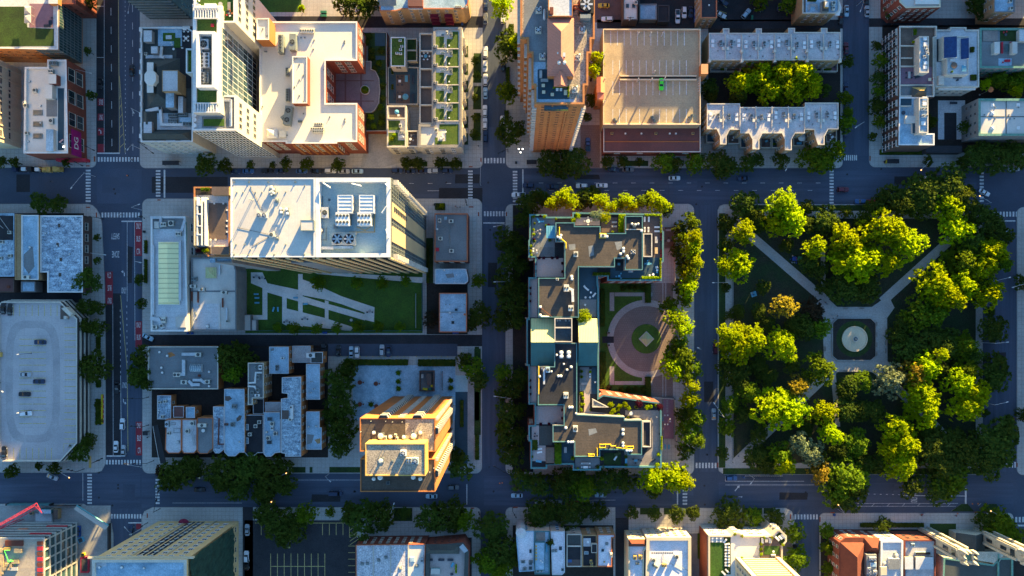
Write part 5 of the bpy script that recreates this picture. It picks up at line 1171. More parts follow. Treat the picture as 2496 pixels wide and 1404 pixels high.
for q in((1497,292),(1588,286),(1592,294),(1680,287),(1686,282),(1500,297)):ac(b,*q,.9,1.,.8,20,1,'grey_metal')
l=B('low_maroon_roof','low brick hall with a dark maroon roof below the parking deck','building',[(1470.5,305),(1708,305),(1708,371),(1470.5,371)],7.5,'brick_red','roof_maroon',cap='stone',pw=.4,par=.5)
blk(l,'ridge_wall',1473,344,1706,346,.3,'brick_orange');[ac(l,x,326,1.,.9,.8,0,1,'ochre',name='roof_hatch')for x in(1491,1598,1688)];[vent(l,x,326,.35,.8,'cushion_white')for x in(1524,1563,1632,1647)];windows(l,3.2,9,2.2,1.4,'stone','glass',(0,-1),2,6.5,cap=10)
car(1612,205,-90,'green','sedan',12.12,'bright lime-green car alone on the parking deck')
for nm,lb,q,h,w,rf in(('garage','small garage with a white roof and two dark roof lights by the alley',rect(1519,-60,1555,49),7,'brick_dark','roof_white'),('garage','low blue-grey shed roof beside the white garage',rect(1559,9,1601,48),4,'grey_wall','roof_blue'),('garage','low dark flat shed roof in the alley yard',rect(1603,12,1632,53),4,'dark_wall','roof_black'),('brick_house','brick house with a flat black roof by the alley parking',rect(1708,-70,1748,44),11,'brick_tan','roof_black')):
 b=B(nm,lb,'building',q,h,w,rf,par=.4,cap='orange_trim' if nm=='brick_house' else None)
 if rf=='roof_white':[skylight(b,x,15,1.2,1.6,'glass','grey_metal','flat')for x in(1529,1544)];ac(b,1549,9,1.2,1.2)
 if nm=='brick_house':windows(b,3.2,2.6,1.1,1.6,'stone','glass',cap=12);vent(b,1728,13,.3,.5)
def rowhouse(b,units,y0,y1,bumps=()):
 n=len(units)-1
 for i in range(1,n):blk(b,'party_wall',units[i]-1,y0+3,units[i]+1,y1-3,.45,'stone')
 for i in range(n):
  xm=(units[i]+units[i+1])/2;w=units[i+1]-units[i];fl_=-1 if i%2==0 else 1
  R_=random.Random(i*7+int(y0));xs=xm+fl_*w*.28;dy=R_.uniform(-3,4)
  for k in range(2):skylight(b,xs,y0+22+dy+k*11,1.15,1.3,'cushion_white','white_trim','flat')
  ac(b,xm-fl_*w*.18,y0+24+dy,.9,1.,.8,10,1,'grey_metal');ac(b,xm-fl_*w*.18,y0+32+dy,1.,1.,.8,0,1,'metal');blk(b,'hatch',xm-fl_*w*.36-3,y0+34,xm-fl_*w*.36+3,y0+41,.5,'beige_metal',z=b.z)
  for k in range(3):vent(b,xm+R_.uniform(-.4,.4)*w,R_.uniform(y0+8,y1-8),.2,.6,'white_trim',kind='pipe')
b=B('row_houses','north terrace of row houses with pale roofs split by white party walls','row houses',[(1728,80),(1762,80),(1762,69),(1778,69),(1778,80),(1842,80),(1842,69),(1857,69),(1857,80),(1921,80),(1921,68),(1938,68),(1938,78),(2001,78),(2001,68),(2017,68),(2017,78),(2050,78),(2050,147),(1728,147)],12,'brick_tan','roof_rowhouse',cap='stone',pw=.35,par=.4)
rowhouse(b,[1728,1769,1809,1849,1889,1929,1969,2008,2050],80,147);windows(b,3.,3.,1.2,1.6,'stone','glass',(0,-1),1,10,cap=40)
for x in(1809,1889,1968):blk(b,'chimney',x-3,121,x+3,127,1.4,'stone');
for x in(1730,1809,1889,1968,2048):blk(b,'chimney',x-2.5,143,x+3.5,151,1.5,'stone')
for i,x in enumerate((1732,1770,1968,2006)):
 o=B('patio',('pale tiled','brown tiled','dark grey','plum red')[i]+' walled patio behind the north row houses','patio',rect(x,151,x+36,174),2.2,'stone',('roof_grey','brown_terrace','navy_deck','purple_terrace')[i],par=1.2,pw=.25);table(x+18,162,1.0,1.2,.8,20,('fabric_teal','cushion_dark','cushion_dark','wood_grey')[i]);chair(x+10,160,1.,0);chair(x+27,164,1.,180)
planter(1760,170,1.,1.6,1.,0,'g');planter(2012,171,1.,2.,.6,0,'g');planter(2022,170,1.,1.,.6,0,'g')
b=B('row_houses','south terrace of row houses with pale roofs and projecting tapered bays','row houses',[(1723,252),(1804,252),(1804,261),(1962,261),(1962,250),(2044,250),(2044,315),(2019,315),(2010,333),(2010,353),(1994,353),(1985,327),(1985,316),(1962,316),(1962,325),(1938,325),(1930,340),(1930,366),(1913,366),(1913,340),(1906,325),(1859,325),(1851,340),(1851,364),(1834,364),(1834,340),(1826,325),(1804,325),(1804,316),(1779,316),(1771,332),(1771,352),(1755,352),(1755,332),(1747,315),(1723,315)],12,'brick_tan','roof_rowhouse',cap='stone',pw=.35,par=.4)
rowhouse(b,[1723,1763,1804,1843,1882,1922,1962,2002,2044],256,316);windows(b,3.,2.4,1.,1.6,'stone','glass',None,1,10,.7,cap=40)
for i,(x0,y0,x1,y1)in enumerate(((1722,317,1752,347),(1774,317,1803,350),(1805,327,1832,360),(1854,327,1880,360),(1882,327,1910,360),(1934,327,1961,355),(1962,318,1992,345),(2014,317,2040,346))):
 o=B('patio',('navy tiled','slate tiled','dark brown','mossy grey','planted brown','white-umbrella','blue-grey','pale blue tiled')[i]+' front patio between the tapered bays','patio',rect(x0,y0,x1,y1),3.5,'stone','navy_deck' if i%2==0 else 'brown_terrace',par=1.,pw=.25)
 if i==4:parasol(1890,334,2.5,.95,'cushion_white',10);planter(1885,352,2.5,1.4,.8,0,'g');planter(1904,350,2.5,1.,1.,0,'g')
 elif i==5:parasol(1950,338,2.5,1.5,'cushion_white',10);sofa(1947,350,2.5,1.6,0,'fabric_blue')
 else:table((x0+x1)/2,y0+18,2.5,1.1,.8,30,('fabric_teal','cushion_white','cushion_dark')[i%3]);[chair((x0+x1)/2+8*math.cos(a*2.1),y0+18+8*math.sin(a*2.1),2.5,-a*120+180,('cushion_dark','cushion_white','cushion_dark')[i%3])for a in range(3)]
b=B('tan_corner_flats','tan brick corner flats with cluttered grey roof deck at the top edge','building',[(1956,-70),(2038,-70),(2046,0),(2046,26),(2036,33),(1956,33)],13,'brick_tan','roof_blue',cap='stone',par=.5)
pad(b,'wood_strip',rect(1958,-30,1964,30),'wood_deck',.1);blk(b,'deck_room',2004,3,2020,28,2.2,'grey_metal','roof_slate');blk(b,'hatch',2011,4,2020,17,1.4,'ochre','roof_cream',z=14.6);windows(b,3.2,3.4,1.2,1.5,'stone','glass',(0,-1),2,12,cap=16)
sofa(1980,14,12.5,2.4,0,'fabric_grey');sofa(1971,20,12.5,1.6,-90,'fabric_grey');sofa(1990,19,12.5,1.6,90,'fabric_grey');planter(1977,3,12.5,3.4,.8,0,'d','white_trim');ac(b,2029,10,1.4,1.4);ac(b,2029,22,1.,1.6);mb=MB();q=[P(x,y,12.4)for x,y in((2038,-40),(2046,0),(2052,18),(2047,37),(2037,37),(2036,0))];mb.prism([(x-b.o[0],y-b.o[1])for x,y in q],11.8,12.2);mb.obj('corner_cornice','white_trim',b.root)
b=B('red_corner_house','red brick corner house with white chamfered roof at the top edge','building',[(2192,-80),(2293,-80),(2293,18),(2208,20),(2192,5)],16,'brick_red','roof_white',cap='stone_warm',par=.5,pw=.6);windows(b,3.3,3.,1.3,1.7,'stone','glass',None,2,14.5,cap=56);blk(b,'roof_room',2231,-30,2290,10,.6,'white_wall','roof_cream')
b=B('tan_house','tan house with small pale roof beyond the north-east alley','building',rect(2423,-70,2474,30),13,'brick_tan','roof_blue',par=.4,cap='grey_wall');windows(b,3.2,3.4,1.2,1.5,'stone','glass',None,2,11.5,cap=16);ac(b,2459,5,1.2,1.2);ac(b,2461,23,1.2,1.2)
b=B('brown_bay_flats','long flats with brown bay-windowed front and stepped roof terraces','building',[(2192,63),(2284,63),(2284,90),(2278,92),(2278,236),(2192,236)],13.5,'brick_dark','wood_deck',cap='stone',pw=.5,par=1.)
b3=B('corner_bay_flats','white-roofed flats at the south end of the bay-windowed row','building',[(2192,236.5),(2262,236.5),(2262,325),(2278,325),(2278,354),(2190,354)],13.5,'brick_dark','roof_blue',cap='white_trim',pw=.5,par=.6)
for bb in(b,b3):
 y=76 if bb is b else 250
 while y<(230 if bb is b else 350):
  a=P(2192,y,13);mb=MB();q=[(a[0]+.1,a[1]+1.5),(a[0]-1.1,a[1]+1.2),(a[0]-1.1,a[1]-1.2),(a[0]+.1,a[1]-1.5)];mb.prism([(x-bb.o[0],yy-bb.o[1])for x,yy in q],.2,12.2,0,1);bw=mb.obj('bay_window',['brick_dark','stone'],bb.root)
  for k in range(4):m2=MB();m2.box(a[0]-1.2-bb.o[0],a[1]-1.-bb.o[1],1.4+k*2.9,a[0]-1.1-bb.o[0],a[1]+1.-bb.o[1],3.3+k*2.9);m2.box(a[0]-1.24-bb.o[0],a[1]-.06-bb.o[1],1.4+k*2.9,a[0]-1.2-bb.o[0],a[1]+.06-bb.o[1],3.3+k*2.9,1);m2.obj('pane',['glass','white_trim'],bw)
  m3=MB();[m3.box(a[0]-1.25-bb.o[0],a[1]-1.3-bb.o[1],.9+k*2.9,a[0]-1.1-bb.o[0],a[1]+1.3-bb.o[1],1.3+k*2.9)for k in range(4)];m3.obj('sill','white_trim',bw)
  y+=24.5
 windows(bb,2.9,3.9,1.,1.9,'white_trim','glass',(-1,0),1,12.5,3.,cap=30)
p1=B('',None,None,rect(2241,88,2264,177),17,'stone','roof_blue',base=12.5,parent=b,cap='stone',par=.5);p2=B('',None,None,rect(2240,238,2263,324),17,'stone','roof_blue',base=12.9,parent=b3,cap='stone',par=.5)
for q,f in(((2254,95),1),((2255,108),1),((2255,154),1),((2254,165),1)):skylight(p1,*q,1.6,1.4,'cushion_white','stone','flat')
for q in((2253,117),(2256,124),(2258,133),(2251,140)):ac(p1,*q,1.,1.,.9,0,1,'white_trim')
for q in((2253,241),(2253,253),(2249,301)):skylight(p2,*q,1.8,1.6,'cushion_white','stone','flat')
for q in((2246,267),(2254,267),(2247,284),(2256,284)):ac(p2,*q,1.,1.,.9,0,1,'white_trim')
blk(b,'party_wall',2194,110,2234,112,1.2,'stone');blk(b,'party_wall',2194,140,2224,142,1.,'stone');blk(b,'party_wall',2194,160,2232,162,1.2,'stone');pad(b,'plum_terrace',rect(2194,163,2277,205),'purple_terrace',.06);blk(b,'party_wall',2194,206,2278,208,1.2,'stone');pad(b,'grey_terrace',rect(2194,209,2277,235),'roof_grey',.05)
gable(b,'pitched_roof',2222,213,2258,236,13.5,2.4,'roof_slate','ochre','x','roof_slate',2.);blk(b3,'party_wall',2194,257,2222,259,1.2,'stone');pad(b3,'dark_terrace',rect(2194,240,2222,257),'navy_deck',.06);blk(b3,'stair_head',2207,282,2234,300,1.4,'white_wall','roof_white');blk(b3,'roof_box',2224,300,2236,325,1.2,'white_wall','navy_deck')
planter(2228,80,12.6,1.2,2.4,0,'g');planter(2225,104,12.6,1.4,.8,0,'y');table(2214,184,12.6,1.,2.6,0,'fabric_grey');chair(2208,178,12.6,0);chair(2220,178,12.6,180);chair(2208,190,12.6,0);chair(2220,190,12.6,180);sofa(2235,188,12.6,1.4,20,'cushion_dark');table(2264,195,12.6,1.2,1.2,0,'stone_warm',False,'square cream fire table');chair(2272,194,12.6,180,'fabric_red');table(2200,276,12.6,1.6,.9,0,'cushion_dark',True)
b=B('solar_house','pale house with two blue solar panels and a small roof tub','building',[(2279,72),(2316,72),(2316,66),(2356,66),(2356,72),(2387,72),(2387,212),(2280,212)],13,'stone','roof_pale',cap='stone',par=.5,pw=.5)
m_=B('',None,None,[(2300,88),(2361,88),(2361,182),(2308,182),(2308,142),(2300,142)],16.5,'stone','roof_pale',base=12.5,parent=b,cap='stone',par=.3,part='upper_storey')
def panel_tilt(r,x0,y0,x1,y1,z,m,dz=1.0):
 a=P(x0,y0,z);c=P(x1,y1,z);X0,X1=sorted((a[0]-r.o[0],c[0]-r.o[0]));Y0,Y1=sorted((a[1]-r.o[1],c[1]-r.o[1]));mb=MB()
 mb.face([(X0,Y0,z),(X1,Y0,z+dz),(X1,Y1,z+dz),(X0,Y1,z)]);
 for i in range(2):y=Y0+(Y1-Y0)*i;mb.bar((X0,y,z+.03),(X1,y,z+dz+.03),.05,1)
 mb.bar((X1,Y0,z-.6),(X1,Y0,z+dz),.06,1);mb.bar((X1,Y1,z-.6),(X1,Y1,z+dz),.06,1);return mb.obj('solar_panel',[m,'metal'],r.hold)
panel_tilt(m_,2301,90,2329,142,16.8,'solar');panel_tilt(m_,2342,94,2358,145,16.8,'solar');pad(b,'glass_slope',rect(2284,95,2294,150),'glass',.3);pad(b,'dark_slope',rect(2294,95,2299,150),'brown_terrace',.3);blk(b,'canopy_wall',2288,184,2302,206,1.6,'stone');blk(b,'parapet_bench',2288,212,2378,219,.5,'white_trim',z=11);windows(b,3.,3.,1.2,1.6,'stone','glass',(0,-1),2,11,cap=18)
thing(('tub',),[('shell',_m('fabric_teal',lambda q:q.cyl(0,0,0,.8,1.2,1.25,24))),('cover',_m('wood_deck',lambda q:q.cyl(0,0,.81,.88,1.26,1.2,24)))],2323,161,16.25,0,'hot_tub','round tub with a tan cover on the solar house roof','tub');table(2347,168,16.25,1.8,2.4,0,'fabric_teal',False,'teal square roof table');chair(2349,160,16.25,80,'cushion_white');sofa(2320,148,16.25,1.4,0,'white_trim');planter(2318,176,16.25,.6,.6,0,'g');planter(2371,190,12.6,2.2,2.2,0,'d','pole_dark');planter(2368,122,12.6,1.4,2.,0,'d','pole_dark');table(2332,196,12.6,.9,.9,0,'cushion_dark',True);sofa(2332,189,12.6,2.8,0,'cushion_dark')
b=B('copper_trim_flats','flats with green copper cornice and roof terrace with red seats','building',[(2388,68),(2560,68),(2560,166),(2388,166)],13,'grey_wall','roof_grey',cap='copper',pw=.8,par=.7);windows(b,3.1,3.,1.3,1.6,'copper','glass',(0,-1),2,11.5,cap=36)
blk(b,'roof_room',2424,102,2437,130,2.4,'white_wall','roof_white');blk(b,'roof_room',2468,102,2480,130,2.4,'white_wall','roof_white');blk(b,'roof_room',2485,72,2530,100,2.2,'white_wall','roof_pale');pad(b,'planting',rect(2438,73,2482,100),'lawn',.12);pad(b,'blue_floor',rect(2434,142,2466,160),'roof_blue',.05);pad(b,'pergola_floor',rect(2396,74,2432,100),'wood_grey',.3)
for x in(2441,2463):sofa(x,117,12.4,4.,90,'fabric_red')
table(2452,118,12.4,1.6,3.,0,'glass_teal',False,'dark green glass roof table');sofa(2454,149,12.4,1.8,0,'fabric_red');chair(2445,80,12.4,0,'fabric_red');chair(2452,78,12.4,40,'fabric_red');chair(2443,153,12.4,0,'fabric_red');table(2449,86,12.4,1.,1.,0,'cushion_dark',True)
b=B('copper_white_flats','flats with white roof quarters and green copper cornice','building',[(2385,240),(2560,240),(2560,331),(2385,331)],12,'grey_wall','roof_white',cap='copper',pw=.9,par=.6);windows(b,3.,3.6,1.1,1.4,'grey_wall','glass',(-1,0),1,10.5,cap=14)
blk(b,'roof_joint',2452,246,2453.6,326,.12,'dark_wall');blk(b,'roof_joint',2390,283.5,2450,285,.12,'dark_wall');blk(b,'roof_joint',2454.5,283.5,2540,285,.12,'dark_wall')
for q in((2418,256),(2418,276),(2418,312),(2481,256),(2481,312)):skylight(b,*q,1.3,1.3,'cushion_white','white_trim','pyramid',.5)
for q in((2425,262),(2399,280),(2425,289),(2459,280),(2472,289),(2461,290),(2482,262)):vent(b,*q,.22,.5,'pole_dark',kind='pipe')
parasol(2388,231,.2,1.15,'fabric_orange',8,None,8.0);sheet('courtyard',rect(2286,245,2352,340),'roof_pale',Z+.012);sheet('courtyard',rect(2301,275,2331,340),'asphalt_dark',Z+.02);table(2322,252,.15,3.,1.,0,'cushion_dark');b=B('dark_shed','low dark seamed shed roof beside the corner flats','building',rect(2257,355,2345,372),4,'dark_wall','roof_black',par=0.)
for k in range(8):bin_(1693+0*k,26+k*4,.14,0,'bin_blue')
bin_(1832,42,.14,0,'bin_green');bin_(1832,47,.14,0,'bin_green');bin_(1972,59,.14,90,'bin_blue');bin_(1976,59,.14,90,'bin_blue');bin_(790,31,.14,0,'bin_green',2.2,'wide green dumpster bin');bin_(790,40,.14,0,'bin_green',2.2,'wide green dumpster bin');bin_(1127,60,.14,0,'bin_blue')
b=B('patched_roof_shop','low shop with a heavily patched blue-grey roof by the wide road','building',[(97,525),(202,525),(202,713),(115,713),(115,664),(97,664)],7,'brick_dark','roof_patch',cap='white_trim',pw=.5,par=.5)
windows(b,3.2,4.4,3.,2.,'stone','glass',(1,0),1,5.5,cap=8);[vent(b,*q,.3,.6)for q in((112,569),(148,690),(140,600),(170,620))];[blk(b,'tar_patch',147+dx,y,153+dx,y+9,.12,'roof_tar')for dx,y in((-6,545),(-10,592),(-2,628),(-4,665))]
b=B('smooth_roof_shop','low shop with a smooth blue-grey roof strip next to the patched roof','building',rect(52,524,94,682),8,'brick_tan','roof_blue',cap='white_trim',par=.4);ac(b,66,676,3.,1.4,1.1,0,1);vent(b,74,603,.4,.7);pad(b,'soot_stain',[(58,620),(80,600),(84,650),(70,668),(58,650)],'roof_grey',.012)
b=B('tan_wall_house','narrow building showing a tan side wall between the two shop roofs','building',rect(36,522,51.5,682),7,'brick_tan','brick_tan',par=.3)
b=B('cluttered_roof_house','low building with cluttered dark roof at the left edge','building',[(-60,520),(35,520),(35,674),(-60,674)],6.5,'brick_red','roof_patch',par=.4,cap='roof_blue');pad(b,'dark_deck',rect(-40,526,33,585),'roof_black',.05);[ac(b,*q,1.2,1.2)for q in((27,567),(28,624),(5,630),(8,590))];pipes(b,[(0,530),(22,560)],m='galv');pipes(b,[(-5,545),(8,556)],m='galv')
b=B('dark_annex','small dark flat annex with a red hatch at the left edge','building',rect(-60,677,34,712),5,'brick_dark','roof_maroon',par=.3);blk(b,'hatch',16,696,23,702,.4,'terracotta');b=B('pale_annex','small pale roofed annex behind the smooth roof strip','building',rect(51,686,86,712),5,'grey_wall','roof_blue',par=.3)
b=B('parking_garage','open-deck parking garage with pale stacked spandrels and painted bays','parking garage',[(4,735),(147,735),(188,777),(188,1080),(147,1125),(4,1125),(-6,1117),(-6,745)],9,'dark_wall','roof_garage',cap='stone',pw=.5,par=.9)
for k in range(3):
 V=inset(b.V,-.35-.3*k);mb=MB();q=[(x-b.o[0],y-b.o[1])for x,y in V];iq=inset(q,.3);z0_,z1_=6.3-k*2.4,7.3-k*2.4;n=len(q)
 mb.sides(q,z0_,z1_);mb.sides(iq,z0_,z1_,0,True);[mb.face([(*q[i],z1_),(*q[(i+1)%n],z1_),(*iq[(i+1)%n],z1_),(*iq[i],z1_)])for i in range(n)];mb.obj('spandrel','stone',b.root)
zg=b.z
for i in range(26):
 a0,a1=i*math.tau/26,(i+1.02)*math.tau/26
 E=lambda a,k:(80+(58+k)*math.copysign(abs(math.cos(a))**.5,math.cos(a)),930+(140+k)*math.copysign(abs(math.sin(a))**.5,math.sin(a)))
 pad(b,'tyre_wear',[E(a0,-9),E(a1,-9),E(a1,9),E(a0,9)],'garage_wear',.006+.005*(i%2)+(.003 if i in(0,12,13,25)else 0))
for i in range(18):pad(b,'bay_line',rect(157,797+i*16,186,798.6+i*16),'paint_yellow',.01)
for i in range(14):
 y=826+i*15.8;pad(b,'bay_line',rect(47,y,78,y+1.5),'paint_yellow',.01);pad(b,'bay_line',rect(80,y,112,y+1.5),'paint_yellow',.01)
for i in range(8):pad(b,'bay_line',rect(32+i*15.2,744,33.5+i*15.2,770),'paint_yellow',.01);pad(b,'bay_line',rect(17+i*15.4,1092,18.5+i*15.4,1119),'paint_yellow',.01)
for x0,y0,x1,y1 in((155,1082,156,1101),(155,1081,186,1082)):pad(b,'bay_line',rect(x0,y0,x1,y1),'paint_yellow',.012)
blk(b,'stair_house',147,745,168,778,.2,'brown_terrace');
mb=MB();q=ccw([P(x,y,11)for x,y in((149,752),(158,748),(175,764),(170,772))]);mb.prism([(x-b.o[0],y-b.o[1])for x,y in q],zg,10.9);mb.obj('stair_canopy','stone',b.root);blk(b,'stair_head',155,770,162,778,1.6,'white_wall')
for x,y,hx,hy in((77,861,42,864),(77,1000,42,1007),(2,933,5,955)):lamp(x,y,hx,hy,16,False,zg,'pole_dark')
for x,y,an,cl in((7,752,90,'black'),(23,755,88,'black'),(97,834,180,'navy'),(61,913,0,'silver'),(94,930,0,'navy'),(59,961,180,'black'),(63,1008,4,'white'),(9,1102,90,'black')):car(x,y,an,cl,'sedan' if cl!='white' else 'suv',zg+.02)
thing(('ybox',),[('body',_m('ochre',lambda q:q.obox(0,0,.2,1.,1.8,1.2))),('foot',_m('pole_dark',lambda q:q.obox(0,0,0,.8,1.5,.2)))],4,864,zg,0,'pay_station','tan pay machine standing at the left edge of the garage roof','machine')
b=B('glass_shop','low white building with a long cream roof light and copper edge','building',[(367,527),(452,527),(458,808),(367,808)],14,'white_wall','roof_pale',cap='white_trim',pw=.7,par=.7)
windows(b,3.4,4.6,3.,2.2,'white_trim','glass_teal',(1,0),1,9.5,cap=18)
gable(b,'roof_light',386,590,437,742,b.z+.6,1.2,'roof_creamstripe',axis='y',wall='white_trim',hip=1.);blk(b,'roof_light_kerb',385,589,438,743,.6,'white_trim');blk(b,'plant_strip',372,534,452,558,.15,'roof_grey');[ac(b,*q,2.,1.6,1.3,0,2)for q in((402,548),(438,571))];ac(b,420,545,2.,2.,1.2);blk(b,'white_unit',376,540,387,556,1.4,'white_wall');duct(b,[(372,531),(394,531),(394,552)],.9,.8);duct(b,[(441,590),(441,730)],.9,.7,'galv');duct(b,[(376,600),(376,765)],.7,.7,'galv');duct(b,[(373,776),(388,779),(398,796)],1.4,.8,'galv');ac(b,402,780,1.6,2.4,1.2,0,2,'beige_metal');ac(b,380,797,2.,1.2,1.1);ac(b,397,794,1.2,1.2);blk(b,'white_unit',428,772,452,798,1.2,'white_wall');blk(b,'copper_gutter',453,540,455,770,.3,'copper');duct(b,[(446,560),(452,540)],1.,.8)
b=B('white_roof_annex','low annex with white terraced roof and a small pyramid roof light','building',[(466,628),(566,628),(576,660),(576,806),(466,806)],12,'grey_wall','roof_white',cap='roof_grey',pw=.5,par=.5)
skylight(b,515,665,4.4,4.4,'roof_lime','stone_warm','pyramid',1.3);pad(b,'pale_tray',rect(466,740,532,802),'roof_pale',.05);blk(b,'kerb_wall',533,740,535,803,.5,'white_trim');pad(b,'grey_roofing',rect(466,708,576,712),'roof_grey',.04);[ac(b,*q,2.4,1.3,1.1,0,1)for q in((473,698),(494,706),(548,713))];ac(b,476,680,2.,1.6,1.2,0,2,'grey_metal');[duct(b,pts,.5,.5,'terracotta')for pts in([(469,712),(469,732)],[(484,712),(484,736)],[(544,728),(544,748)])];duct(b,[(554,752),(554,780)],.6,.5);ac(b,556,783,1.,1.,.9);duct(b,[(537,648),(537,668)],.5,.6);vent(b,507,795,.6,.9);[vent(b,*q,.2,.5,'pole_dark',kind='pipe')for q in((476,762),(478,767),(478,779),(486,745))];blk(b,'hatch',512,630,524,640,1.,'roof_blue')
t=B('apartment_tower','broad high apartment tower with white west roof and blue-floored plant deck','building',[(562,433),(767.6,433),(767.6,627),(562,627)],88,'grey_wall','roof_white',cap='white_trim',pw=.4,par=.35)
t2=B('',None,None,[(768.4,433),(952,433),(952,627),(768.4,627)],88,'grey_wall','cyan_floor',parent=t,part='plant_wing',cap='white_trim',pw=1.2,par=3.)
t2.z=85.
for k,x in enumerate((841,893.5)):
 blk(t2,'cooling_hood',x-17.5,476,x+17.5,519,3.5,'white_trim',lip=.12);[blk(t2,'hood_seam',x-17,484+i_*9,x+17,485+i_*9,.1,'galv',z=88.5)for i_ in range(4)];ac(t2,x,537,4.,3.8,3.4,0,4,'white_trim',grid=2)
for x in(826,854):fan(t2,x,584,1.5,2.2,'beige_metal')
blk(t2,'fan_frame',813,566,868,570,1.6,'stone');blk(t2,'blue_tank',812,599,860,606,1.4,'roof_blue');duct(t2,[(778,605),(812,605)],.8,.7,'white_trim');ac(t2,795,520,2.,3.2,1.6,0,1,'galv');[fan(t2,786,y,.45,.9,'pole_dark')for y in(514,522,530)];vent(t2,784,562,.6,1.2,'beige_metal');blk(t2,'pad',779,478,787,500,.3,'grey_metal');pipes(t2,[(852,566),(914,566),(914,530),(916,505)],m='ochre',rr=.12,h=.6);pipes(t2,[(870,553),(890,562),(905,553)],m='ochre',rr=.1,h=.6);pipes(t2,[(779,585),(796,585),(796,556)],m='grey_metal',rr=.12,h=.6)
[pipes(t2,p_,88,'white_trim',.2,.8)for p_ in([(789,447),(806,458)],[(859,449),(881,454)],[(940,449),(951,461)],[(942,505),(932,520)],[(942,560),(947,580)])];vent(t2,803,487,.3,.8,'pole_dark',kind='pipe');blk(t2,'hatch',813,547,822,556,.7,'grey_metal')
for q in((571,444),(607,444),(654,444),(720,444),(571,621),(606,621),(669,621),(742,621)):vent(t,*q,.22,.5,'pole_dark',kind='pipe')
for q in((578,469),(593,469),(623,469),(639,469),(612,456),(697,468),(743,453),(677,469),(597,596),(627,596),(576,596),(697,596),(611,608)):vent(t,*q,.14,.9,'white_trim',kind='pipe')
for dx,dy,r_ in((0,0,.5),(4,5,.45),(1,10,.5),(5,14,.4),(-3,12,.35),(0,18,.3)):vent(t,664+dx,458+dy,r_,1.2,'beige_metal')
for x in(634.5,647):fan(t,x,526,.62,1.5,'galv')
for q in((687,510),(701,511),(688,519),(703,522)):vent(t,*q,.42,1.5,'white_trim')
pipes(t,[(687,510),(701,511)],m='galv',h=.9);ac(t,665,573,1.6,1.4,1.3,15,1,'beige_metal');vent(t,676,489,.5,.9,'grey_metal');vent(t,677,581,.4,.7,'grey_metal');blk(t,'roof_hatch',733,537,765,562,1.6,'grey_metal','roof_white',lip=.1);pipes(t,[(612,460),(622,478),(640,515)],m='pole_dark',rr=.05,h=.1);pipes(t,[(615,600),(664,573),(580,555)],m='pole_dark',rr=.05,h=.1);pipes(t,[(614,487),(618,487)],m='beige_metal',rr=.1,h=2.6)
for rr_ in(t,t2):
 a,bq,nn,L=edge(rr_,(0,-1));n_=6 if rr_ is t else 6
 curtain(rr_,(0,-1),12,3.3,14 if rr_ is t2 else 26,87,'glass','pole_dark',.14,0,1,d=.12)
 for i in range(n_+1):
  u=min(.985,max(.015,i/n_));onwall(rr_,(0,-1),u,.2,1.1,87.2,.45,'tan_facade','pier')
a,bq,nn,L=edge(t2,(1,0))
curtain(t2,(1,0),20,3.3,4,87,'glass','grey_metal',.14)
for u0,u1 in((.30,.50),(.60,.80)):
 onwall(t2,(1,0),1-(u0+u1)/2,3,L*(u1-u0),84,.35,'panel_gold','stone_panel')
for k in range(22):
 for u in(.975,.025):onwall(t2,(1,0),u,6+k*3.6,1.5,1.5,1.4,'slab_edge','balcony')
for k in range(8):onwall(t2,(1,0),.63,58+k*3.4,1.3,2.2,.5,'glass','window')
w=B('',None,None,[(472,455),(560.5,455),(560.5,626),(508,626),(472,600)],66,'grey_wall','roof_pale',parent=t,part='west_wing',cap='brick_brown',pw=.5,par=.5)
pad(w,'dark_roofing',rect(507,495,552,583),'brown_terrace',.35);pad(w,'glass_floor',rect(476,480,502,598),'teal_panel',.02);blk(w,'planter_bed',476,457,515,475,.4,'brick_dark','soil');blk(w,'pergola',516,455,558,475,2.6,'brick_tan','brown_terrace');blk(w,'planter_bed',478,602,513,620,.4,'brick_dark','soil');blk(w,'pergola',515,601,558,620,2.4,'brick_tan','brown_terrace')
for x in(472.5,479,490,498):blk(w,'pergola_beam',x,480,x+3,598,2.7,'white_trim' if x>474 else 'stone_warm')
for y in(498,520,549,570):blk(w,'pergola_beam',480,y,490,y+3,2.75,'white_trim')
for y in(509,527,573):parasol(486,y,w.z,.7,'fabric_teal' if y<560 else 'cushion_white')
for q in((506,501),(506,526),(506,552),(506,566),(553,512),(553,538),(553,551),(553,565),(522,496),(544,496),(513,584),(525,584)):blk(w,'seat_block',q[0]-2,q[1]-2,q[0]+2,q[1]+2,.5,'white_trim')
for x in(495,503,508):shrub(x,462,6,'g',65.9,1.2)
for x,k in((483,'m'),(490,'m'),(499,'y'),(506,'y'),(495,'r')):shrub(x,611,6,k,65.9,1.3)
pod=B('',None,None,[(525,627.5),(566,627.5),(566,640),(525,640)],62,'grey_wall','roof_blue',base=10,parent=t,part='south_bay',par=.4)
lb=B('',None,None,[(709,627.5),(766,627.5),(766,641),(709,641)],72,'grey_wall','roof_blue',base=8,parent=t,part='south_bay',par=.4)
b=B('brick_office','flat-roofed brick building with orange parapet and roof units on the street corner','building',rect(1059,520,1140,638),11,'brick_red','roof_grey',cap='orange_trim',pw=.4,par=.5);windows(b,3.2,4.2,1.6,2.,'stone','glass',(0,-1),1,10,cap=8);[ac(b,*q,1.8,1.3,1.1,0,1)for q in((1100,540),(1074,582),(1101,612))];ac(b,1072,538,1.2,1.4);blk(b,'pink_hatch',1062,604,1070,612,.6,'fabric_red');blk(b,'box',1083,528,1089,536,.6,'roof_blue');vent(b,1066,559,.4,.6);pipes(b,[(1075,554),(1096,554),(1096,600)]);pipes(b,[(1063,525),(1063,560)],m='roof_blue',rr=.2)
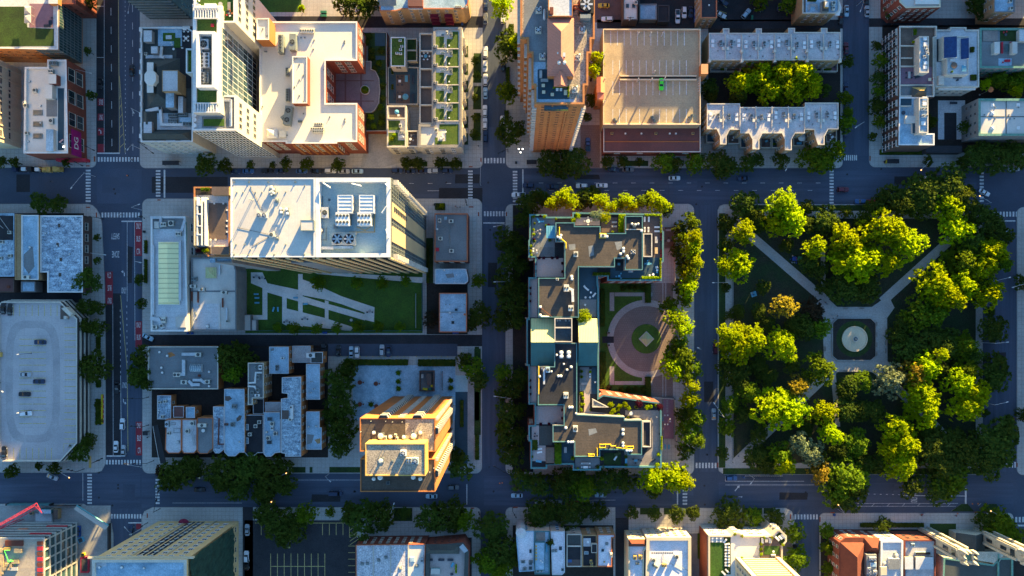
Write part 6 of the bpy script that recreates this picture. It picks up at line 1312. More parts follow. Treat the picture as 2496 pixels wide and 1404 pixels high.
b=B('bay_front_house','small pale-roofed house with a chamfered street bay','building',[(1060,660),(1062,655),(1136,655),(1141,675),(1141,686),(1134,692),(1060,692)],9,'brick_dark','roof_blue',cap='roof_pale',par=.3);vent(b,1083,658,.4,.8);[vent(b,*q,.2,.4,'cushion_white')for q in((1109,688),(1113,670))];pad(b,'stain',[(1085,668),(1105,666),(1108,676),(1090,678)],'roof_grey',.012)
b=B('orange_edge_office','small office with a pale blue roof and orange brick rim by the alley mouth','building',rect(1070,714,1138,810),8.5,'brick_red','roof_blue',cap='orange_trim',pw=.35,par=.4);skylight(b,1112,755,1.2,1.,'glass','grey_metal','flat');skylight(b,1104,786,1.2,1.2,'glass','grey_metal','flat');vent(b,1097,762,.4,.9,'cushion_white');blk(b,'orange_hatch',1130,764,1135,769,.3,'orange_trim');[vent(b,*q,.2,.4,'pole_dark',kind='pipe')for q in((1087,742),(1096,742),(1132,742),(1076,773),(1103,773))];duct(b,[(1074,761),(1130,761)],.25,.2,'grey_metal')
g_=B('garden_pavilion','pair of small white flat garden sheds by the lawn corner','shed',rect(595,767,611,806),3,'grey_wall','roof_white',par=.2,pw=.2);B('garden_shed','smaller white flat shed next to the garden pavilion','shed',rect(613,779,625,806),2.6,'grey_wall','roof_white',par=.2,pw=.2)
fence([(598,660),(598,770)],1.6,'galv','long grey boundary fence on the west side of the lawn garden');fence([(630,806),(1030,806)],1.8,'teal_trim','long boundary fence between the lawn garden and the alley');fence([(1030,690),(1030,806)],1.8,'teal_trim','boundary fence on the east side of the lawn garden');fence([(1014,715),(1014,800)],1.,'galv','low metal rail inside the east end of the lawn garden')
for x,y,an in((625,717,0),(627,726,0),(627,738,0),(667,754,70),(678,754,90),(721,726,0),(745,741,5)):lounger(x,y,Z+.01,an,'fabric_blue','blue and white garden lounger')
for q in((700,782),(744,775),(857,780),(626,673),(640,676),(902,758)):table(*q,Z+.02,1.2,1.2,0,'fabric_grey',True);[chair(q[0]+dx,q[1]+3,Z+.02,an,'cushion_dark')for dx,an in((-6,0),(6,180))]
b=B('flat_hall','wide flat grey-roofed hall with ducts and a barrel roof light','building',rect(360,844,532,949),6,'brick_orange','roof_grey',cap='stone',pw=.45,par=.5)
skylight(b,480,897,4.6,3.,'skylight_glass','white_trim','barrel',1.3);ac(b,486,864,2.4,1.6,1.2,0,1);duct(b,[(449,863),(476,863)],1.2,.9);ac(b,434,913,2.8,1.7,1.2,0,2);duct(b,[(450,880),(450,912),(444,912)],1.2,.9);ac(b,451,931,2.4,1.6,1.2,0,1);duct(b,[(464,930),(471,937),(486,937)],1.1,.9);ac(b,508,930,2.,1.5,1.2,0,1);duct(b,[(475,926),(492,926),(500,932)],1.,.8);[vent(b,*q,.45,.8)for q in((409,867),(395,896),(397,908),(511,906),(511,941),(390,858))];blk(b,'red_box',482,913,488,918,.7,'terracotta');pad(b,'rust_stain',[(409,860),(418,858),(428,866),(412,872)],'brick_brown',.012)
RH=[('bay_house','end house with patchy pale roof and side canopy',[(383,964),(417,964),(417,1040),(404,1040),(404,1022),(383,1022)],9,'roof_patch'),('bay_house','house with blue-grey roof and chrome flues',[(404.5,1022),(442,1022),(442,1098),(436,1105),(410,1105),(402,1096)],9.6,'roof_pale'),('bay_house','house with a long pale roof and ladder rack',[(442.5,1022),(480,1022),(480,1096),(473,1105),(447,1105),(442.5,1097)],10,'roof_pale'),('bay_house','house with sunken grey roof and one big unit',[(480.5,1018),(519,1018),(519,1094),(512,1098),(506,1106),(486,1106),(480.5,1100)],10.4,'roof_grey'),('bay_house','house with a blotchy roof crossed by a dark red pipe',[(519.5,991),(546,991),(546,1096),(534,1105),(525,1105),(519.5,1098)],9.8,'roof_patch'),('bay_house','house with a smooth light blue roof and brown patches',[(546.5,948),(596,948),(596,1103),(583,1103),(574,1112),(556,1112),(546.5,1102)],11,'roof_blue'),('bay_house','house with a black roof and two white roof lights',[(596.5,1011),(642,1011),(642,1104),(628,1104),(618,1112),(604,1112),(596.5,1104)],9,'roof_black'),('bay_house','house with a pale roof crowded with equipment',[(643,1005),(684,1005),(684,1103),(671,1104),(661,1113),(648,1113),(642.5,1106)],11.5,'roof_blue'),('bay_house','tall house with long patched pale roof',[(687,920),(734,918),(734,1113),(695,1113),(695,1106),(685,1104),(685,972),(701,970),(701,960),(687,958)],13,'roof_patch'),('bay_house','east end house with striped blue-white roof',[(746,887),(780,887),(780,974),(746,974)],10,'roof_blue'),('bay_house','south-east end house with brown-stained white roof',[(746,1003),(779,1003),(779,1042),(784,1042),(784,1096),(746,1096)],10,'roof_blue'),('rear_house','narrow rear house with a grey roof inside pale parapet',[(604,884),(643,884),(643,971),(616,971),(616,987),(604,987)],14,'roof_grey'),('rear_house','square rear house with blotched light blue roof',rect(656,845,704,911),10,'roof_blue'),('rear_house','low rear house with dull grey-blue roof by the alley',rect(712,843,757,884),6,'roof_rowhouse'),('rear_house','brick rear house with a red-spotted roof deck',[(757,858),(787,858),(787,885),(757,885)],9,'roof_slate'),('rear_house','low rear extension with mottled grey roof',rect(646,980,684,1003),8,'roof_rowhouse'),('rear_house','low rear extension with black roof',rect(616.5,972,643,1009),7,'roof_black'),('rear_house','brown brick rear extension with maroon floor',rect(422,990,448,1018),7,'roof_maroon'),('rear_house','pale rear extension with chimney-like shaft',rect(453,992,475,1019),9,'roof_blue')]
RB=[]
for nm,lb,q,h,rf in RH:
 h*=.55 if 'end house with patchy' in lb else .75;tall='narrow rear' in lb;b=B(nm,lb+' in the lower row','house',q,h,'brick_tan' if tall else 'brick_brown',rf,cap='stone' if tall else('orange_trim' if rf in('roof_pale','roof_grey')else 'roof_pale'),pw=.4 if tall else .25,par=.5 if tall else .3);RB.append(b)
 windows(b,3.2,3.2,1.1,1.7,'stone','glass',(1,0),1,h-1,1.,cap=10)
ac(RB[3],495,1036,3.4,1.4,1.1,0,1,'beige_metal');vent(RB[3],497,1049,.7,1.);ac(RB[2],471,1031,1.4,1.8,1.1);ac(RB[2],459,1050,1.4,1.6,1.1);duct(RB[2],[(466,1058),(472,1046)],.3,.3,'galv');[pipes(RB[2],[(468+d,1060),(471+d,1085)],m='galv',rr=.15)for d in(0,4,8)];ac(RB[1],410,1033,1.4,2.4,1.2,0,1,'metal');vent(RB[1],435,1077,.5,.8,'galv');pipes(RB[1],[(418,1030),(428,1030),(428,1035),(418,1035)]);pipes(RB[1],[(424,1044),(440,1044),(440,1054),(424,1054),(424,1044)]);ac(RB[1],414,1055,1.,1.2)
[ac(RB[0],*q,1.1,.9)for q in((392,980),(405,978),(398,1015))];vent(RB[0],388,1000,.3,.5);vent(RB[0],387,1006,.3,.5);duct(RB[4],[(535,1020),(533,1082),(546,1082)],.4,.35,'terracotta');ac(RB[5],573,990,1.8,1.6,1.,0,2,'grey_metal');ac(RB[5],569,1034,1.6,1.6,1.1,0,1,'grey_metal');pad(RB[5],'brown_patch',[(547,966),(560,965),(566,972),(556,978),(547,976)],'brown_terrace',.012);pad(RB[5],'brown_patch',[(576,1020),(584,1012),(590,1014),(586,1024),(577,1028)],'brown_terrace',.012);vent(RB[5],584,1077,.3,.5,'beige_metal');ac(RB[5],553,1034,1.4,.8,.7,0,1,'terracotta');[skylight(RB[6],602,y,1.4,2.4,'skylight_glass','white_trim','flat')for y in(1041,1074)];[ac(RB[6],*q,1.4,1.3,1.1)for q in((634,1028),(625,1038),(611,1058))]
[skylight(RB[7],*q,2.,1.4,'glass','grey_metal','flat')for q in((658,1021),(657,1078))];[ac(RB[7],*q,1.5,1.5,1.1)for q in((665,1032),(673,1056),(655,1067))];ac(RB[7],665,1043,1.,1.6,1.,0,1,'white_trim');vent(RB[7],651,1053,.4,1.,'beige_metal');duct(RB[8],[(713,990),(713,1018)],1.,.9,'white_trim');ac(RB[8],711,992,1.,1.,.9,0,1,'white_trim');ac(RB[8],709,1022,1.4,1.,.9);pad(RB[8],'olive_deck',rect(682,1000,704,1022),'brown_terrace',.04);[ac(RB[9],*q,1.3,.5,.4,0,1,'galv')for q in((759,930),(765,948),(757,957))];pad(RB[10],'brown_patch',[(766,1072),(781,1068),(781,1080),(774,1082)],'brick_tan',.012);pad(RB[10],'dark_patch',[(748,1058),(766,1060),(760,1080),(748,1084)],'roof_grey',.012);[vent(RB[10],*q,.3,.6,'beige_metal')for q in((753,1040),(771,1039))]
ac(RB[11],628,895,1.8,1.2,1.1,0,1,'grey_metal');ac(RB[11],637,895,1.2,1.8,1.2,0,1,'white_trim');duct(RB[11],[(638,908),(625,908),(623,932),(608,933)],.6,.6,'white_trim');duct(RB[11],[(608,941),(622,942),(630,955)],.6,.6,'white_trim');ac(RB[11],631,919,1.2,2.,1.2,0,1,'grey_metal');ac(RB[11],630,950,1.2,1.4,1.1,0,1,'grey_metal');ac(RB[11],617,957,1.2,1.6,1.1,0,1,'grey_metal');ac(RB[11],629,963,2.,1.,1.,0,1,'white_trim');ac(RB[12],677,893,1.2,1.2,1.,0,1,'grey_metal');ac(RB[12],690,873,1.6,.8,.8,0,1,'white_trim');ac(RB[12],676,900,1.,1.,.9,0,1,'grey_metal');pad(RB[12],'stain',[(660,850),(668,848),(668,854),(660,856)],'roof_grey',.012);ac(RB[14],758,866,3.4,1.8,.6,0,1,'white_trim')
cn=empty('site_canopy',(*P(390,1082,4),4));tag(cn,'long leaning dark steel stair canopy with white rail at the street end','canopy');ox,oy=P(390,1082,4)
mb=MB();q=ccw([P(x,y,4)for x,y in((374,1038),(385,1036),(405,1130),(391,1130))]);mb.prism([(x-ox,y-oy)for x,y in q],-.3,0);mb.obj('canopy_deck','pole_dark',cn);mb=MB();a,c2=P(374,1038,4),P(390,1129,4);mb.bar((a[0]-ox,a[1]-oy,.5),(c2[0]-ox,c2[1]-oy,.5),.09);mb.obj('rail','white_trim',cn);mb=MB();[mb.cyl(P(x,y,4)[0]-ox,P(x,y,4)[1]-oy,-4,-.3,.08,.08,6)for x,y in((378,1045),(384,1075),(392,1110),(400,1125))];mb.obj('posts','pole_dark',cn).name='post'
t=B('orange_brick_tower','orange brick apartment tower with white bay slabs and ochre roof house','building',[(877,1019),(1061,1019),(1061,1101),(1038,1101),(1038,1118),(1061,1118),(1061,1199),(878,1199),(878,1118),(892,1118),(892,1101),(877,1101)],66,'brick_orange','roof_tar',cap='brick_orange',pw=.3,par=.3)
pad(t,'pale_paving',[(988,1022),(1058,1022),(1058,1099),(1036,1099),(1036,1076),(988,1076)],'roof_gravel',.05)
ph=B('',None,None,rect(890,1081,1037,1160),73.5,'ochre','roof_gravel',base=65.5,parent=t,cap='ochre',pw=.3,par=.35)
def bays(r,side,us,n,w,d,z0,z1,m='slab_edge'):
 a,bq,nn,L=edge(r,side);tt=(bq-a)/L
 for u in us:
  c=a+tt*L*u;ang=math.atan2(tt.y,tt.x)
  for k in range(n):
   z=z0+(z1-z0)*k/(n-1);mb=MB()
   q=[(c-tt*w/2+nn*.02),(c+tt*w/2+nn*.02),(c+tt*w*.32+nn*d),(c-tt*w*.32+nn*d)]
   q=ccw([(p.x-r.o[0],p.y-r.o[1])for p in q]);mb.prism(q,z-r.o[2],z+1.-r.o[2]);mb.sides(inset(q,.12),z+1.-r.o[2],z+2.4-r.o[2],1);mb.obj('bay_window',[m,'glass'],r.root)
e_all=t.edges
t.edges=[e for e in e_all if e[2].y>.8];bays(t,(0,1),(.69,.24),18,3.4,1.0,3,64.4);
for k in range(18):onwall(t,(0,1),.46,3+k*3.6,1.9,.8,.5,'slab_edge','balcony')
ee=[e for e in e_all if e[2].x>.8 and e[3]>5]
for e in ee:
 t.edges=[e];bays(t,(1,0),(.62 if e[0].y>P(0,1100,66)[1]-8 else .55,),18,2.6,1.1,3,64.4)
 for k in range(18):onwall(t,(1,0),.97,3+k*3.6,1.1,.9,.8,'slab_edge','balcony')
t.edges=e_all
for q,r_ in(((912,1054),.55),((929,1062),.9),((952,1064),.6),((985,1065),.6),((1009,1062),.9),((1025,1054),.6),((912,1166),.55),((928,1162),.8),((1008,1162),.7),((1025,1166),.6)):vent(t,*q,r_,1.6 if r_>.7 else 1.2,'white_trim')
ac(t,940,1066,.9,1.,1.);ac(t,965,1060,.8,.8,1.);ac(t,968,1068,.9,.9,.9);skylight(t,946,1176,1.1,1.1,'glass','grey_metal','flat');fan(ph,984,1103,.75,1.6,'white_trim');ac(ph,998,1121,1.7,1.7,1.1,0,2,'galv',grid=2);fan(ph,1013,1122,.85,1.4,'roof_blue');vent(ph,930,1121,.7,2.4,'beige_metal');vent(ph,957,1123,.3,.5,'pole_dark',kind='pipe');[pipes(ph,[q,(q[0]+.3,q[1])],m='pole_dark',rr=.06,h=1.6)for q in((940,1095),(935,1088),(907,1142),(1005,1153))];[pipes(t,[q,(q[0]+.3,q[1])],m='galv',rr=.08,h=1.2)for q in((941,1026),(957,1028),(981,1028),(1006,1050),(905,1026),(880,1052),(1050,1060),(1048,1150),(1058,1140))]
pv=B('plaza_enclosure','small brown walled enclosure holding yellow skips on the pale plaza','building',rect(1022,904,1058,954),3,'brick_dark','roof_grey',par=2.4,pw=.3)
for i,q in enumerate(((1034,947),(1040,948),(1049,948),(1053,940))):bin_(*q,.75,0,'signal_yellow' if i!=2 else 'bin_green',.8,('bright yellow' if i!=2 else 'green')+' rubbish bin with a lid')
blk(pv,'machine',1040,910,1052,938,1.6,'brown_terrace');blk(pv,'machine',1026,912,1032,922,1.2,'white_wall');fence([(1079,905),(1079,950)],1.2,'grey_wall','short grey screen wall on the pale plaza','wall','screen_wall')
for q in((972,908),(972,929),(972,947),(1099,927),(1099,945),(905,985)):shrub(*q,8,'g',.2,2.2,'small round potted plaza tree','small tree')
for q in((878,932),(917,935),(878,985),(918,990)):table(*q,.15,1.8,1.8,0,'terracotta',True,'round terracotta coloured patio table');chair(q[0]+8,q[1],.15,180,'terracotta','terracotta coloured patio chair')
hedge(840,876,995,890,1.3,'d');hedge(1020,876,1110,892,1.6,'d');hedge(1122,975,1130,1040,1.1,'d')
for i in range(17):
 x=833+i*15.2+(15 if i>10 else 0);thing(('boll',),[('post',_m('signal_yellow',lambda q:q.cyl(0,0,.05,.9,.12,.11,8))),('foot',_m('pole_dark',lambda q:q.cyl(0,0,0,.05,.2,.2,8)))],x,868.5,Z,0,'bollard','yellow bollard','bollard','bollards along the alley parking')
fence([(805,870),(997,870)],.35,'concrete_plain','low kerb wall along the alley parking bays','wall','low_wall',solid=.3,post='concrete_plain');fence([(1020,870),(1110,870)],.35,'concrete_plain','short low kerb wall east of the alley parking gap','wall','low_wall',solid=.3,post='concrete_plain')
CH=27
c_=B('courtyard_apartments','U-shaped apartment block with dark tar roofs, teal cornice and roof gardens','building',[(1290,522),(1334,522),(1334,528),(1395,528),(1395,517),(1613,521),(1613,560),(1618,564),(1618,638),(1613,640),(1613,685),(1480,685),(1480,674),(1458,674),(1458,694),(1460,700),(1460,968),(1470,962),(1608,981),(1613,990),(1613,1140),(1465,1140),(1465,1147),(1396,1147),(1396,1133),(1334,1133),(1334,1143),(1293,1143),(1293,1076),(1288,1076),(1288,1036),(1303,1036),(1303,986),(1288,986),(1288,892),(1283,892),(1283,776),(1288,776),(1288,676),(1304,676),(1304,628),(1288,628),(1288,585),(1290,583)],24,'brick_red','roof_black',cap='teal_trim',pw=.6,par=1.0)
windows(c_,3.2,3.6,1.3,1.8,'stone','glass',(0,-1),6,20,1.5,cap=40);windows(c_,3.2,3.6,1.3,1.8,'stone','glass',(1,0),6,20,1.5,cap=20);windows(c_,3.2,3.6,1.3,1.8,'stone','glass',(0,1),6,20,1.5,cap=30)
zc=c_.z
def UP(poly,h,rf,cap='stone',par=.5,part='upper_roof',wall='grey_wall',pw=.35):return B('',None,None,poly,h,wall,rf,base=22.5,parent=c_,part=part,cap=cap,par=par,pw=pw)
u1=UP([(1354,542),(1401,542),(1401,551),(1464,551),(1464,568),(1524,568),(1524,526),(1567,526),(1567,658),(1523,658),(1523,630),(1499,630),(1499,651),(1411,651),(1411,774),(1312,774),(1312,677),(1376,677),(1376,589),(1354,589)],28,'roof_tar','teal_trim')
blk(u1,'party_wall',1526,558,1565,560,.6,'stone');pad(u1,'black_tray',rect(1527,528,1565,557),'roof_black',.03)
u1b=UP([(1568,569),(1590,569),(1590,626),(1568,626)],27,'roof_tar','stone',.7)
pad(c_,'pink_terrace',rect(1306,629,1373,675),'pink_terrace',.1);pad(c_,'pink_terrace',rect(1291,677,1310,774),'pink_terrace',.1);pad(c_,'pink_terrace',rect(1291,893,1308,984),'pink_terrace',.1);pad(c_,'pink_terrace',rect(1306,990,1372,1034),'pink_terrace',.1)
pad(c_,'grey_terrace',[(1296,530),(1352,530),(1352,626),(1294,626)],'roof_grey',.06);pad(c_,'wood_terrace',rect(1402,530,1462,549),'pink_terrace',.07);pad(c_,'brown_terrace',rect(1466,530,1506,566),'brown_terrace',.06);pad(c_,'brown_terrace',[(1569,525),(1610,525),(1610,636),(1593,636),(1593,568),(1569,568)],'brown_terrace',.05);pad(c_,'navy_terrace',[(1488,652),(1500,652),(1500,660),(1610,660),(1610,682),(1488,682)],'navy_deck',.04);pad(c_,'navy_terrace',rect(1569,628,1610,660),'navy_deck',.055);pad(c_,'navy_terrace',rect(1413,653,1456,730),'navy_deck',.05);pad(c_,'grey_terrace',rect(1413,730,1454,772),'roof_grey',.055);pad(c_,'hedge_strip',rect(1490,678,1565,682),'lawn',.09)
for x0,x1 in((1294,1350),(1409,1455)):
 a=P(x0,776,25);c2=P(x1,892,25);ym=P(0,834,29)[1];X0,X1=a[0]-c_.o[0],c2[0]-c_.o[0];Y1,Y0=a[1]-c_.o[1],c2[1]-c_.o[1];ym-=c_.o[1]
 mb=MB();mb.face([(X0,Y1,25),(X0,ym,29.4),(X1,ym,29.4),(X1,Y1,25)]);mb.face([(X0,Y0,25),(X1,Y0,25),(X1,ym,29.4),(X0,ym,29.4)],1);mb.face([(X1,Y0,25),(X1,Y1,25),(X1,ym,29.4)],2);mb.face([(X0,Y1,25),(X0,Y0,25),(X0,ym,29.4)],2);mb.sides(ccw([(X0,Y0),(X1,Y0),(X1,Y1),(X0,Y1)]),22.6,24.99,2);mb.obj('gable_roof',['roof_lime','roof_teal_shaded','grey_wall'],c_.root)  # one green roof: sunlit slope painted lime, shaded slope painted dark teal
lh=UP(rect(1351.5,775,1395,834),29,'glass','stone',1.0,'lift_house');blk(lh,'cross_wall',1353,797,1393,800,.9,'stone');[vent(lh,*q,.3,.5,'grey_metal')for q in((1359,781),(1365,781),(1379,781),(1388,781))]
u2=UP([(1351,836),(1407,836),(1407,1010),(1523,1016),(1523,1024),(1565,1024),(1565,1109),(1530,1109),(1530,1097),(1463,1097),(1463,1114),(1400,1114),(1400,1078),(1347,1078),(1347,1036),(1374,1036),(1374,988),(1311,988),(1311,893),(1351,893)],28,'roof_tar','teal_trim',.45)
pad(u2,'painted_shade',[(1352,838),(1405,838),(1405,952),(1370,986),(1313,986),(1313,894),(1352,894)],'roof_black',.02)  # dark sheet painting in the shade that the gables throw on this roof
u2b=UP([(1566,1027),(1587,1027),(1587,1090),(1566,1090)],27,'roof_black','stone',.6);pad(c_,'teal_roof',rect(1315,1038,1345,1085),'roof_slate',.15);pad(c_,'pale_terrace',rect(1296,1037,1314,1085),'pink_terrace',.1);pad(c_,'pale_terrace',[(1310,1086),(1330,1086),(1330,1124),(1297,1124),(1297,1100)],'pink_terrace',.12);pad(c_,'wood_floor',rect(1330,1091,1351,1132),'wood_deck',1.0);pad(c_,'blue_terrace',rect(1368,1080,1398,1130),'navy_deck',.08);pad(c_,'grey_terrace',rect(1402,1116,1462,1142),'roof_grey',.05);pad(c_,'green_mat',rect(1472,1104,1514,1133),'lawn',.12);pad(c_,'plank_deck',[(1520,1090),(1566,1111),(1589,1092),(1589,1026),(1524,1012),(1524,1000),(1610,1000),(1610,1136),(1526,1136)],'wood_grey',.04);pad(c_,'stone_terrace',[(1412,958),(1438,958),(1438,1003),(1484,1008),(1484,994),(1440,994),(1458,1010),(1412,1010)][:4]+[(1486,1008),(1412,1010)],'pink_terrace',.05)
gn=UP([(1444,972),(1484,993),(1444,993)],25.5,'roof_gravel','stone',.3);blk(c_,'rose_bed',1414,953,1424,1005,.5,'stone','soil');pad(c_,'grey_terrace',rect(1413,895,1436,958),'roof_grey',.05);pad(c_,'wood_path',rect(1428,900,1442,960),'wood_grey',.08);pad(c_,'navy_terrace',rect(1443,895,1455,960),'navy_deck',.05)
for q,r_ in(((1365,580),.6),((1367,574),.5),((1359,578),.45),((1470,576),.5),((1476,576),.45),((1479,577),.5),((1519,606),.55),((1519,613),.55),((1512,619),.5),((1528,625),.55),((1531,630),.5),((1393,674),.55),((1394,680),.5),((1317,748),.5),((1317,768),.5),((1563,563),.5),((1548,548),.45),((1540,546),.4),((1555,546),.4)):vent(u1,*q,r_,1.1,'white_trim')
for q,r_ in(((1368,859),.75),((1386,859),.75),((1368,868),.75),((1386,868),.75),((1357,865),.4),((1374,887),.35),((1392,894),.5),((1382,901),.4),((1361,916),.5),((1367,916),.5),((1344,905),.35),((1315,917),.5),((1388,992),.5),((1394,992),.5),((1379,1042),.55),((1518,1047),.55),((1518,1057),.55),((1518,1079),.5),((1518,1086),.5),((1527,1097),.5),((1533,1097),.5),((1538,1097),.5),((1385,1076),.5),((1391,1076),.5),((1396,1076),.45),((1404,1007),.4)):vent(u2,*q,r_,1.1,'white_trim')
ac(u1,1403,620,1.6,2.,1.4,0,1,'beige_metal');ac(u1,1380,702,1.9,2.6,1.6,0,2,'beige_metal');duct(u1,[(1387,703),(1395,707),(1396,733)],.9,.9,'white_trim');ac(u1,1391,751,1.9,2.2,1.5,0,2,'beige_metal');skylight(u1,1543,614,1.7,1.5,'glass','white_trim','pyramid',.5);ac(u1,1469,575,2.,1.2,1.2,0,1,'beige_metal');ac(u1,1545,552,.9,.9,.9,0,1,'grey_metal');ac(u1,1358,681,1.,.9,.9)
[pipes(u1,p_,m='signal_yellow',rr=.18,h=.9,name='guard_rail')for p_ in([(1363,554),(1363,575)],[(1362,578),(1379,592),(1379,606)],[(1461,570),(1476,570),(1476,580),(1461,580),(1461,570)])];pipes(u1,[(1315,748),(1348,774)],m='terracotta',rr=.08);pipes(u1,[(1317,771),(1338,772)],m='white_trim',rr=.25)
ac(u2,1335,901,1.5,2.,1.3,0,1,'roof_blue');duct(u2,[(1330,898),(1326,902),(1326,934)],.7,.7,'galv');ac(u2,1379,963,1.8,2.2,1.4,0,2,'beige_metal');ac(u2,1402,1044,1.7,2.2,1.4,0,1,'beige_metal');[pipes(u2,p_,m='signal_yellow',rr=.16,h=.9,name='guard_rail')for p_ in([(1313,892),(1313,960)],[(1461,1082),(1475,1082),(1475,1090),(1461,1090),(1461,1082)],[(1477,1082),(1488,1082),(1488,1086),(1500,1086)],[(1502,1090),(1524,1092),(1524,1086)],[(1527,1087),(1543,1087),(1543,1093),(1527,1093),(1527,1087)],[(1434,1111),(1448,1111),(1448,1106),(1434,1106)],[(1455,1092),(1455,1111)])];fan(u2,1322,898,.6,.8,'brown_terrace')
[pad(u,'grey_stain',q,'roof_grey',.012)for u,q in((u1,[(1434,600),(1446,598),(1448,622),(1436,626)]),(u1,[(1498,590),(1516,588),(1516,606),(1504,610)]),(u1,[(1386,596),(1402,594),(1403,608),(1388,610)]),(u2,[(1434,1046),(1452,1044),(1456,1054),(1436,1062)]),(u2,[(1360,922),(1376,924),(1374,948),(1360,946)]))]
cano=thing(('bluecan',),[('canopy',_m('fabric_blue',lambda q:(q.obox(0,0,2.3,3.3,4.6,.12),[q.obox(-1.65+i*.82,0,2.42,.06,4.6,.06)for i in range(5)]))),('post',_m('galv',lambda q:[q.cyl(x,y,0,2.3,.05,.05,6)for x in(-1.5,1.5)for y in(-2.1,2.1)]))],1342,567,zc,0,'patio_canopy','bright blue ribbed patio canopy on the north-west roof garden','canopy')
table(1433,539,zc,1.5,1.5,0,'cushion_white',True);[chair(1433+8*math.cos(a*1.57),539+8*math.sin(a*1.57),zc,-a*90+180,'cushion_white')for a in range(4)]
for x,y,an in((1497,542,0),(1497,552,0)):lounger(x,y,zc,an,'fabric_grey','grey sun lounger')
for x,y,an in((1571,535,90),(1581,535,90),(1571,560,90),(1580,560,90),(1601,554,0),(1601,564,0)):lounger(x,y,zc,an,'cushion_white','cream sun lounger')
table(1599,585,zc,1.,2.4,0,'fabric_grey');table(1599,611,zc,1.1,2.4,0,'lumber',False,'oblong light wood patio table');table(1579,643,zc,1.2,1.,0,'fabric_blue',False,'pale blue patio table');[chair(*q,zc,an,'fabric_blue')for*q,an in((1572,643,0),(1586,643,180),(1578,636,-90))];[chair(*q,zc,an,'cushion_white',None,1.5)for*q,an in((1600,652,200),(1592,669,60))];table(1601,659,zc,.7,.7,0,'cushion_white');table(1601,664,zc,.6,.6,0,'fabric_blue',True);chair(1583,671,zc,45,'cushion_white',None,1.1)
table(1508,644,zc,1.,.9,0,'fabric_teal',False,'teal square patio table');table(1509,673,zc,.9,.9,0,'fabric_blue',True,'round pale blue patio table');[chair(*q,zc,an,'fabric_teal')for*q,an in((1502,674,0),(1513,667,220),(1513,678,150))];sofa(1537,662,zc,1.4,0,'fabric_grey')
for i,(x,y,an)in enumerate(((1424,698,40),(1430,704,-40),(1440,713,0),(1448,719,50),(1427,725,70),(1438,725,-40),(1426,743,60))):lounger(x,y,zc,an,'cushion_white')if i in(1,3)else chair(x,y,zc,an,'cushion_white',None,1.2)
table(1446,701,zc,.9,.9,0,'cushion_dark',True);planter(1463+2,668,zc,6.4,1.2,0,'g','brick_dark','long planter of bright green plants by the terrace gap',.9)
for x,y,k,r_ in((1301,528,'y',5),(1317,526,'m',4),(1327,528,'y',6),(1303,545,'g',4),(1300,560,'y',4),(1301,572,'y',5),(1302,584,'m',4),(1302,588,'g',5),(1294,600,'y',5),(1293,612,'y',5),(1295,622,'y',4),(1331,551,'g',5),(1337,549,'m',4),(1355,534,'y',4),(1397,536,'y',8),(1408,525,'y',9),(1493,566,'y',4),(1340,586,'g',5)):shrub(x,y,r_,k,zc,1.6)
tree(1453,525,13,'s',4.6,zc,desc='round silvery roof terrace tree');tree(1475,530,13,'y',4.6,zc,desc='yellow-green roof terrace tree');tree(1423,770,16,'y',4.6,zc,desc='yellow-green tree in the roof terrace gap')
hedge(1507,523,1523,566,1.6,'y',zc);hedge(1570,522,1612,527,1.2,'y',zc);hedge(1608,527,1612,568,1.2,'y',zc);hedge(1607,630,1611,676,1.2,'y',zc);hedge(1564,674,1611,680,1.2,'y',zc);[planter(1611,y,zc,.5,3.,0,'m','fabric_red')for y in(576,618)]
for q in((1312,537,-60),(1320,540,0)):lounger(*q[:2],zc,q[2],'fabric_blue','pale blue sun lounger')
for q in((1308,566,0),(1317,560,40),(1316,570,100),(1311,562,60)):chair(*q[:2],zc,q[2],'fabric_grey')
for q in((1300,606,0),(1308,610,20),(1309,616,0),(1300,612,40)):chair(*q[:2],zc,q[2],'cushion_white')
mb=MB();o=empty('pergola',(*P(1336,614,zc),zc));tag(o,'dark slatted pergola on the north-west roof garden','pergola');[mb.box(-3.+i*.42,-1.6,2.2,-2.9+i*.42,1.6,2.35)for i in range(15)];mb.obj('slat','pole_dark',o);mb=MB();[mb.box(x,y,0,x+.12,y+.12,2.2)for x in(-3,2.9)for y in(-1.5,1.4)];mb.obj('post','pole_dark',o)
for q in((1314,629),(1325,629),(1346,629),(1358,629),(1305,644),(1305,661),(1371,642),(1371,662),(1292,702),(1292,716),(1292,734),(1292,927),(1292,944),(1292,960),(1371,999),(1371,1019),(1318,1033),(1338,1033),(1355,1033)):planter(*q,zc,.9,.9,0,'m','purple_terrace','square pot of dark purple plants')
for x,y,k,r_ in((1417,905,'g',5),(1417,918,'g',5),(1438,906,'y',4),(1417,960,'y',6),(1421,970,'y',5),(1416,985,'y',5),(1423,985,'y',4),(1416,998,'y',5),(1488,985,'y',9),(1495,1000,'y',8),(1490,1008,'y',7),(1510,990,'y',8),(1523,985,'y',9),(1532,995,'y',6),(1550,991,'g',6),(1577,992,'y',8),(1586,990,'y',6),(1598,988,'y',5),(1530,1018,'y',4),(1507,1012,'y',6),(1507,998,'y',5),(1604,1107,'y',6),(1601,1133,'y',8),(1502,1107,'s',6),(1508,1103,'s',5),(1466,1117,'y',6),(1396,1116,'y',6),(1457,1138,'d',6),(1470,1137,'s',5),(1525,1112,'g',5),(1525,1133,'g',5),(1408,1140,'y',3),(1298,1093,'g',4),(1297,1112,'g',4)):shrub(x,y,r_,k,zc,1.6)
tree(1557,985,10,'m',3.4,zc,desc='dark red roof terrace tree');tree(1608,992,9,'m',2.8,zc,desc='crimson roof terrace tree')
